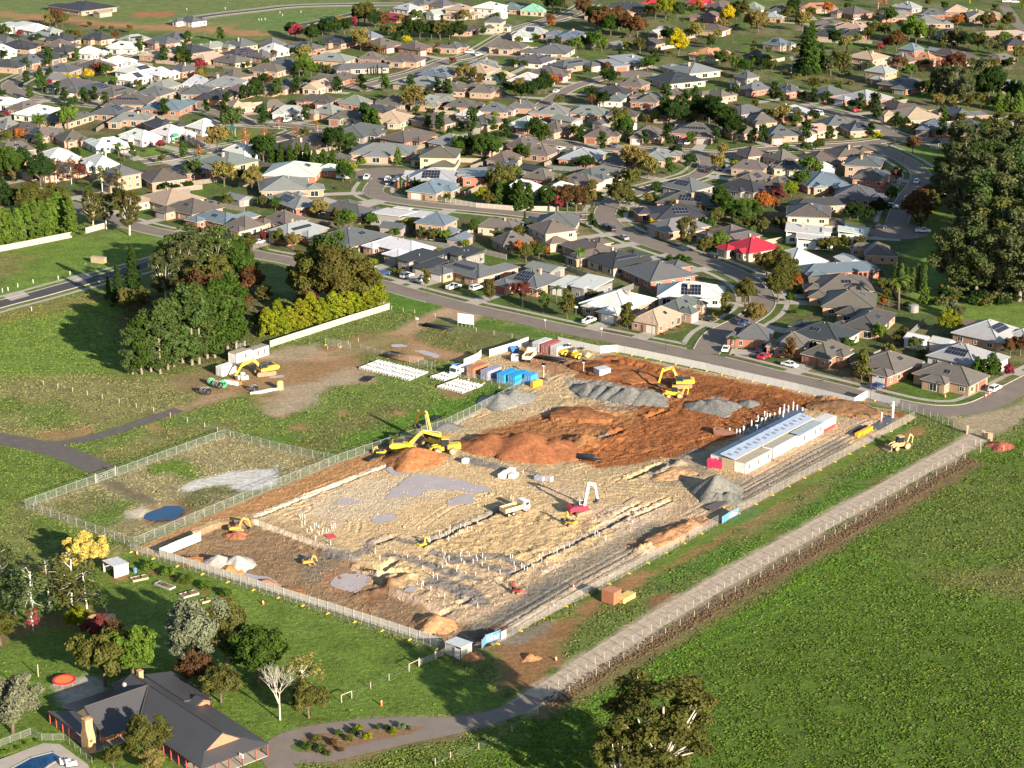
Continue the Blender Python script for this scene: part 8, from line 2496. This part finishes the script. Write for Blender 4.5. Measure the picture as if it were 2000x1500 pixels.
open_shed(227, 1119, 4.2, 3.4, 2.5, R_(-48 + 0), 'small open fronted shed with pale roof on the lawn', (.60, .56, .50), (.50, .51, .52))
open_shed(896, 1277, 3.8, 3.2, 2.4, R_(-38), 'corrugated iron shed at the bottom corner of the site', (.34, .33, .29), (.50, .51, .52), False)
def bed(px, py, L, W_, rz, mat, label, plants=()):
 g = G(px, py)
 t = thing('garden_bed', label, 'garden bed', g, rz, None, place=False)
 for c, s in (((0, W_ / 2, .2), (L, .16, .42)), ((0, -W_ / 2, .2), (L, .16, .42)), ((L / 2 - .08, 0, .2), (.16, W_ - .16, .40)), ((-L / 2 + .08, 0, .2), (.16, W_ - .16, .40))):
  part('edge_board', MB().box(c, s).mesh('edge_board', M[mat]), t)
 part('soil', MB().box((0, 0, .12), (L - .3, W_ - .3, .34)).mesh('soil', M['dirt']), t)
 for i in range(6):
  part('plant', MB().tube((0, 0, 0), (.1, .1, .5), .18, .02, 5).mesh('plant', M['leaf']), t, (rnd.uniform(-L / 3, L / 3), rnd.uniform(-W_ / 3, W_ / 3), .28), color=(.08, .12, .03))
bed(369, 1162, 3.6, 1.9, R_(38), 'concrete', 'pale edged raised garden bed on the lawn')
bed(272, 1131, 3.4, 1.8, R_(30), 'timber', 'brown timber garden bed below the open shed')
bed(322, 1145, 4.6, 1.6, R_(-38), 'steel', 'long garden bed with grey sheet ends between the citrus trees')
bed(401, 1175, 2.0, 1.3, R_(35), 'timber', 'small timber garden bed right of the pale edged one')
g = G(368, 1210)
t = thing('water_trough', 'round concrete water trough behind the silvery tree', 'trough', g, 0, None, place=False)
part('bowl', MB().ring((0, 0, 0), (0, 0, .7), 1.25, 1.1, 24).mesh('bowl', M['concrete'], True), t)
part('water', MB().tube((0, 0, .05), (0, 0, .5), 1.1, 1.1, 24).mesh('water', M['pool']), t)
g = G(126, 1336)
t = thing('trampoline', 'red and orange covered trampoline beside the farmhouse', 'trampoline', g, R_(30), None, place=False)
part('mat', MB().tube((0, 0, .8), (0, 0, .86), 1.9, 1.9, 20).mesh('mat', M['orange']), t)
part('rim_pad', MB().ring((0, 0, .82), (0, 0, .95), 2.15, 1.75, 20).mesh('rim_pad', M['red']), t)
for k in range(6):
 part('leg', MB().tube((2.0 * math.cos(k * 1.047), 2.0 * math.sin(k * 1.047), 0), (2.0 * math.cos(k * 1.047), 2.0 * math.sin(k * 1.047), .85), .04, .04, 6).mesh('leg', M['steel']), t)
for i, (x, y, h) in enumerate([(75, 1321, 2.4), (36, 1345, 2.6), (208, 1200, 1.5)]):
 g = G(x, y)
 t = thing('timber_post', 'lone timber post on the mown lawn, %s one' % ['tall right', 'tall left', 'short upper'][i], 'post', g, 0, None, place=False)
 part('shaft', MB().tube((0, 0, -.3), (0, 0, h), .11, .10, 8).mesh('shaft', M['post']), t)
 part('cap', MB().tube((0, 0, h), (0, 0, h + .04), .13, .1, 8).mesh('cap', M['steel']), t)
g = G(745, 1378)
t = thing('bollard', 'small red and white marker on the lawn below the post and rail', 'marker', g, 0, None, place=False)
part('body', MB().tube((0, 0, 0), (0, 0, .8), .18, .15, 8).mesh('body', M['orange']), t)
part('band', MB().tube((0, 0, .8), (0, 0, 1.0), .15, .1, 8).mesh('band', M['white']), t)
for i, (x, y) in enumerate([(1086, 1290), (514, 1180), (1120, 1148), (1846, 776), (1925, 775), (1932, 770), (268, 1083)]):
 g = G(x, y)
 t = thing('traffic_cone', 'orange marker cone', 'cone', g, 0, 'orange marker cones')
 part('cone', MB().tube((0, 0, .05), (0, 0, .9), .26, .06, 10).mesh('cone', M['orange']), t)
 part('band', MB().tube((0, 0, .45), (0, 0, .62), .185, .15, 10).mesh('band', M['white']), t)
 part('base', MB().box((0, 0, .03), (.6, .6, .06)).mesh('base', M['black']), t)
g = G(1222, 1172)
t = thing('timber_stack', 'stack of yellow timber boards beside the rust brown crate', 'timber', g, SA, None, place=False)
bm_ = MB().box((0, 0, 0), (4.2, .3, .12)).mesh('board', mat_plain('fresh_timber', (.55, .40, .14), .8, var=.15, scale=1.5))
for l in range(7):
 for k in range(6):
  part('board', bm_, t, (rnd.uniform(-.15, .15), (k - 2.5) * .33, .2 + l * .15))
for x in (-1.5, 1.5):
 part('bearer', MB().box((x, 0, .06), (.12, 2.0, .12)).mesh('bearer', M['timber']), t)
bedp = W2([(586, 1446), (600, 1436), (660, 1430), (720, 1424), (790, 1417), (832, 1420), (800, 1434), (730, 1448), (640, 1470), (600, 1470)])
mb = MB().add([(p[0], p[1], .06) for p in bedp], [tuple(range(len(bedp)))])
struct(part('mulch_bed', mb.mesh('mulch_bed', M['dirt'])), label='long mulched garden bed in the middle of the drive', cat='garden bed')
for i, (x, y) in enumerate([(1889, 846), (1921, 856), (1936, 862)]):
 g = G(x, y)
 t = thing('gate_pillar', 'brown timber gate pillar at the drive entrance, %s' % ['left one', 'middle one', 'right one'][i], 'gate pillar', g, R_(-20), None, place=False)
 part('shaft', MB().box((0, 0, 1.0), (.5, .5, 2.0)).mesh('shaft', M['timber']), t)
 part('cap', MB().box((0, 0, 2.06), (.6, .6, .12)).mesh('cap', M['timber']), t)
g = G(1928, 858)
t = thing('gate_board', 'brown boarded panel between the drive gate pillars', 'panel', g, R_(-20), None, place=False)
for k in range(6):
 part('board', MB().box((0, 0, .3 + k * .28), (1.8, .06, .24)).mesh('board', M['timber']), t)
for x in (-.85, .85):
 part('batten', MB().box((x, .06, 1.0), (.1, .06, 1.9)).mesh('batten', M['timber']), t)
# ---------------------------------------------------------------- vehicles
def car_meshes(kind):
 body, glass = MB(), MB()
 L = {'sedan': 4.7, 'suv': 4.7, 'ute': 5.3, 'van': 5.0}[kind]
 h = L / 2
 if kind == 'sedan':
  o = [(-h, .35), (h, .35), (h, .72), (h - .25, .82), (1.0, .95), (-1.5, .98), (-h + .1, .95), (-h, .7)]
  g = [(1.05, .93), (.35, 1.42), (-.95, 1.44), (-1.75, .95)]
 elif kind == 'suv':
  o = [(-h, .4), (h, .4), (h, .85), (h - .2, 1.0), (1.1, 1.12), (-h + .05, 1.12), (-h, .9)]
  g = [(1.15, 1.1), (.55, 1.68), (-1.9, 1.7), (-h + .08, 1.1)]
 elif kind == 'ute':
  o = [(-h, .45), (h, .45), (h, .95), (h - .2, 1.08), (1.3, 1.15), (-.6, 1.15), (-.6, 1.12), (-h, 1.12)]
  g = [(1.35, 1.12), (.75, 1.72), (-.35, 1.74), (-.62, 1.12)]
 else:
  o = [(-h, .4), (h, .4), (h, .95), (h - .5, 1.3), (-h, 1.3)]
  g = [(h - .45, 1.28), (1.5, 2.05), (-h + .1, 2.08), (-h + .02, 1.28)]
 body.prism(o, 'y', -.9, .9)
 n = len(g)
 vs = [(p[0], -.86 if p[1] < 1.3 and kind != 'van' else (-.66 if kind != 'van' else -.8), p[1]) for p in g] + [(p[0], .86 if p[1] < 1.3 and kind != 'van' else (.66 if kind != 'van' else .8), p[1]) for p in g]
 glass.add(vs, [tuple(range(n)), tuple(range(2 * n - 1, n - 1, -1))] + [(i, n + i, n + (i + 1) % n, (i + 1) % n) for i in range(n)])
 top = [p for p in g if p[1] > 1.35]
 x0, x1 = min(p[0] for p in top), max(p[0] for p in top)
 z = max(p[1] for p in top)
 w = .68 if kind != 'van' else .82
 body.box(((x0 + x1) / 2, 0, z + .01), (x1 - x0 + .08, 2 * w, .06))
 for x, dz in ((x0, -1), (x1, 1)):
  for y in (-w, w):
   q = g[0] if dz > 0 else g[-1]
   body.tube((x, y, z), (q[0], y * 1.26, q[1]), .05, .05, 4)
 if kind == 'ute':
  body.box((-1.65, .86, 1.2), (2.0, .06, .2)).box((-1.65, -.86, 1.2), (2.0, .06, .2)).box((-h + .03, 0, 1.2), (.06, 1.7, .2))
  glass.box((-1.65, 0, 1.13), (1.9, 1.6, .04))
 tyre = MB()
 lamp = MB().box((0, 0, 0), (.06, .4, .16))
 return dict(L=L, body=body.mesh('body', M['carpaint']), glass=glass.mesh('window', M['pane']), kind=kind)
TY = MB().tube((0, -.11, 0), (0, .11, 0), .33, .33, 14).mesh('tyre', M['black'])
RIM = MB().tube((0, -.12, 0), (0, .12, 0), .2, .2, 8).mesh('rim', M['steel'])
HEADL = MB().box((0, 0, 0), (.06, .42, .16)).mesh('headlight', M['frame'])
TAILL = MB().box((0, 0, 0), (.05, .34, .18)).mesh('taillight', M['redmark'])
CARM = {k: car_meshes(k) for k in ('sedan', 'suv', 'ute', 'van')}
CCOL = {'w': ((.74, .74, .73), 'white'), 'k': ((.02, .02, .024), 'black'), 'b': ((.03, .06, .16), 'dark blue'), 'r': ((.45, .02, .04), 'red'), 'g': ((.30, .31, .32), 'grey'), 'n': ((.05, .08, .07), 'dark green')}
def car(px, py, kind, col, rz=None):
 g = G(px, py)
 c, cn = CCOL[col]
 if rz is None:
  d, q, t_, hw = nearest_road(g.x, g.y)
  rz = math.atan2(t_.y, t_.x)
  if d > 5.2 and not (d < 9 and rnd.random() < .3):
   rz += math.pi / 2
  if on_house(g.x, g.y, .5):
   v = Vector((q.x - g.x, q.y - g.y)).normalized()
   for _ in range(14):
    g.x += v.x * .8
    g.y += v.y * .8
    if not on_house(g.x, g.y, 2.2):
     break
 m = CARM[kind]
 z = .10
 t = thing('parked_car', '%s parked %s' % (cn, {'suv': 'four wheel drive', 'ute': 'pickup', 'sedan': 'car', 'van': 'van'}[kind]), 'car', (g.x, g.y, z), rz, 'cars parked in the suburb')
 part('body', m['body'], t, color=c)
 part('window', m['glass'], t)
 for x in (-m['L'] * .29, m['L'] * .31):
  for y in (-.82, .82):
   w = part('wheel', TY, t, (x, y, .33))
   part('rim', RIM, w)
 for y in (-.6, .6):
  part('headlight', HEADL, t, (m['L'] / 2 + .01, y, .74 if kind == 'sedan' else .86))
  part('taillight', TAILL, t, (-m['L'] / 2 - .01, y, .8 if kind == 'sedan' else .95))
CARS = {(500, 375): '1000 650 suv b|1240 655 suv w|1370 680 sedan w|1630 735 ute w|1720 765 suv w|20 378 sedan w|75 392 sedan w',
  (1000, 375): '720 980 ute w|1450 995 sedan k|1810 1035 sedan b|1670 1240 sedan w|1970 1300 sedan r|1955 1255 sedan k|1560 515 suv n|740 285 ute b|775 305 suv k|870 370 sedan g|1988 745 sedan w',
  (1500, 375): '880 118 suv w|1080 75 suv w|1210 318 ute w|870 285 sedan k|170 1365 sedan w|1000 1450 sedan b',
  (0, 375): '1735 370 suv k|1820 72 sedan b', (500, 0): '865 1398 ute w|1030 1412 suv w|1740 436 suv w|1680 410 suv w|1625 415 suv w|240 920 suv b|262 938 ute w|1165 985 van k|570 1395 ute w|1330 470 sedan k|1115 1445 sedan g',
  (0, 0): '950 1140 sedan w|1180 845 suv r|1330 580 suv w|1382 580 sedan k|390 308 sedan k', (1000, 0): '345 722 sedan w|1370 1126 sedan w|1320 1126 sedan b|800 1130 sedan b|100 1124 suv r|380 1172 sedan w|1190 535 sedan w|1530 1345 ute k',
  (1500, 0): '395 900 van w|690 870 suv r|1160 1430 sedan w|690 155 sedan w|1780 535 sedan k|1860 20 suv w|1900 18 suv w|1930 22 sedan w', (1500, 750): '1640 25 suv w'}
for org, txt in CARS.items():
 for e in txt.split('|'):
  a = e.split()
  car(org[0] + float(a[0]) / 4, org[1] + float(a[1]) / 4, a[2], a[3])
g = G(1715, 392)
t = thing('caravan', 'white caravan parked beside the creek street houses', 'caravan', (g.x, g.y, 0), R_(-30), None, place=False)
part('body', MB().prism([(-3.2, .6), (2.8, .6), (3.2, 1.2), (2.9, 2.7), (-3.1, 2.8), (-3.3, 2.2)], 'y', -1.15, 1.15).mesh('body', M['carpaint']), t, color=(.72, .72, .70))
part('window', MB().box((0, 0, 1.9), (3.6, 2.34, .6)).mesh('window', M['pane']), t)
part('stripe', MB().box((0, 0, 1.1), (5.9, 2.33, .2)).mesh('stripe', M['steel']), t)
for y in (-1.0, 1.0):
 wheel(t, -.2, y, .36, .25, (.4, .4, .4))
part('drawbar', MB().tube((3.0, .5, .6), (4.3, 0, .5), .06, .06, 5).tube((3.0, -.5, .6), (4.3, 0, .5), .06, .06, 5).mesh('drawbar', M['darksteel']), t)
# ---------------------------------------------------------------- street lamps, signs, letterboxes
LP = MB().tube((0, 0, 0), (0, 0, 6.2), .085, .055, 8).mesh('pole', M['darksteel'])
LA = MB().tube((0, 0, 6.1), (1.3, 0, 6.4), .045, .04, 6).mesh('arm', M['darksteel'])
LH = MB().box((1.5, 0, 6.4), (.6, .24, .12)).mesh('lamp_head', M['steel'])
for x, y in [(1021, 604), (1273, 660), (1300, 683), (1478, 611), (1575, 722), (1886, 786), (527, 487), (938, 536), (1143, 440), (720, 383), (162, 556), (1213, 372), (1350, 303), (1590, 60), (650, 40), (447, 26), (1748, 285), (1805, 275), (1763, 320), (1728, 415), (598, 258), (380, 305), (835, 580), (1700, 782), (205, 14)]:
 g = G(x, y)
 d, q, t_, hw = nearest_road(g.x, g.y)
 t = thing('street_lamp', 'slim dark street lamp post', 'street lamp', g, math.atan2(q.y - g.y, q.x - g.x), 'street lamps')
 part('pole', LP, t)
 part('arm', LA, t)
 part('lamp_head', LH, t)
for i, (x, y, w) in enumerate([(1175, 657, .7), (1125, 614, 1.2), (734, 536, .7), (1210, 637, .6), (815, 637, 1.0), (1000 + 65, 640, .5)]):
 g = G(x, y)
 t = thing('street_sign', 'small white street sign on a post', 'sign', g, R_(-30), 'street signs')
 part('post', MB().tube((0, 0, 0), (0, 0, 2.6), .04, .04, 6).mesh('post', M['steel']), t)
 part('plate', MB().box((0, -.05, 2.3), (w, .04, .6)).mesh('plate', M['white']), t)
g = G(345, 281)
t = thing('playground_tower', 'green play tower with roof in the park', 'play tower', g, R_(20), None, place=False)
for x in (-1, 1):
 for y in (-1, 1):
  part('post', MB().tube((x, y, 0), (x, y, 3.6), .09, .09, 6).mesh('post', M['plastic_green']), t)
part('platform', MB().box((0, 0, 1.5), (2.2, 2.2, .12)).mesh('platform', M['timber']), t)
part('roof', MB().tube((0, 0, 3.5), (0, 0, 4.6), 1.7, .05, 4).mesh('roof', M['plastic_green']), t)
g = G(374, 284)
t = thing('slide', 'yellow slide in the playground', 'slide', g, R_(-30), None, place=False)
part('chute', MB().prism([(-1.6, 2.0), (-.9, 2.0), (1.4, .3), (2.0, .3), (2.0, .42), (1.45, .45), (-.85, 2.15), (-1.6, 2.15)], 'y', -.35, .35).mesh('chute', M['yellow']), t)
part('ladder', MB().tube((-1.5, -.3, 0), (-1.5, -.3, 2.6), .05, .05, 5).tube((-1.5, .3, 0), (-1.5, .3, 2.6), .05, .05, 5).mesh('ladder', M['steel']), t)
g = G(436, 266)
t = thing('shade_sail', 'teal shade sail on posts beside the playground', 'shade sail', g, R_(10), None, place=False)
part('sail', MB().add([(-5, -3, 3.6), (5, -3, 3.0), (5, 3, 3.8), (-5, 3, 3.1), (0, 0, 3.0)], [(0, 1, 4), (1, 2, 4), (2, 3, 4), (3, 0, 4)]).mesh('sail', mat_plain('teal_cloth', (.02, .16, .14), .8)), t)
for x, y in ((-5, -3), (5, -3), (5, 3), (-5, 3)):
 part('post', MB().tube((x, y, 0), (x, y, 3.9), .09, .09, 6).mesh('post', M['steel']), t)
g = G(1827, 289)
t = thing('gazebo', 'white octagonal gazebo with dark roof on the creek lawn', 'gazebo', g, 0, None, place=False)
for k in range(8):
 a = k * math.pi / 4
 part('post', MB().tube((2.1 * math.cos(a), 2.1 * math.sin(a), 0), (2.1 * math.cos(a), 2.1 * math.sin(a), 2.5), .09, .09, 6).mesh('post', M['white']), t)
part('roof', MB().tube((0, 0, 2.45), (0, 0, 3.9), 2.7, .1, 8).mesh('roof', M['darksteel']), t)
part('floor', MB().tube((0, 0, 0), (0, 0, .2), 2.3, 2.3, 8).mesh('floor', M['concrete']), t)
for i, (x, y) in enumerate([(547, 26), (552, 31), (588, 25), (506, 40), (511, 40), (518, 39), (440, 18), (365, 20), (5, 571), (16, 568), (35, 561), (65, 553), (114, 546), (62, 607), (137, 537)]):
 g = G(x, y)
 o = part('survey_peg', MB().box((0, 0, .5), (.14, .14, 1.2)).box((0, 0, 1.15), (.2, .2, .14)).mesh('survey_peg', M['white']), None, g)
 tag(o, 'short white survey peg in the grass', 'peg', 'white survey pegs', True)
# ---------------------------------------------------------------- labels: place words that single each thing out
LANDMARKS = [('the red-roofed house', 1452, 478), ('the round court bowl', 752, 341), ('the playground', 372, 275), ('the bright yellow tree', 1325, 100), ('the modern brick box house', 915, 322),
             ('the tall dark conifer', 1582, 140), ('the creek wood', 1925, 430), ('the white caravan', 1715, 388), ('the main road junction', 1385, 690), ('the long tan-roofed house', 1960, 65),
             ('the green-roofed house', 1040, 16), ('the chapel-like gabled house', 1303, 60), ('the red shed', 770, 28), ('the new estate dirt strip', 300, 53), ('the left street bend', 30, 172),
             ('the winding street fork', 1185, 425), ('the gazebo', 1827, 285), ('the creek court bowl', 1752, 452), ('the hill court bowl', 1230, 145), ('the white roofed row', 300, 258),
             ('the cream two storey house', 1085, 450), ('the big dark oak', 645, 560), ('the site billboard', 908, 628), ('the pipe stacks', 790, 720), ('the shipping containers', 980, 735),
             ('the left grove', 380, 640), ('the loop street end', 275, 318), ('the cypress row', 60, 450), ('the far right street', 1985, 45), ('the upper street crest', 925, 107),
             ('the crescent bend', 1675, 235), ('the cross street bend', 1500, 292), ('the drive gate', 1905, 850), ('the farmhouse', 310, 1400), ('the pond', 322, 1003)]
ORD = ['', 'second', 'third', 'fourth', 'fifth', 'sixth', 'seventh', 'eighth', 'ninth', 'tenth', 'eleventh', 'twelfth']
def relation(dx, dy):
 if abs(dx) > 2.2 * abs(dy):
  return 'right of' if dx > 0 else 'left of'
 if abs(dy) > 1.1 * abs(dx):
  return 'in front of' if dy > 0 else 'behind'
 return ('front ' if dy > 0 else 'behind ') + ('right of' if dx > 0 else 'left of')
groups = {}
for o in PENDING:
 px, py = P(o.location)
 ds = sorted((math.hypot(px - x, (py - y) * 2.2), n, x, y) for n, x, y in LANDMARKS)
 best = ds[0]
 key = (o['label'], relation(px - best[2], (py - best[3]) * 2.0), best[1])
 groups.setdefault(key, []).append((best[0], o))
for (lab, rel, lm), lst in groups.items():
 lst.sort(key=lambda t: t[0])
 for i, (d, o) in enumerate(lst):
  w = ORD[i] if i < len(ORD) else '%dth' % (i + 1)
  o['label'] = ('%s, %s %s %s' % (lab, w, rel, lm)).replace(',  ', ', ')
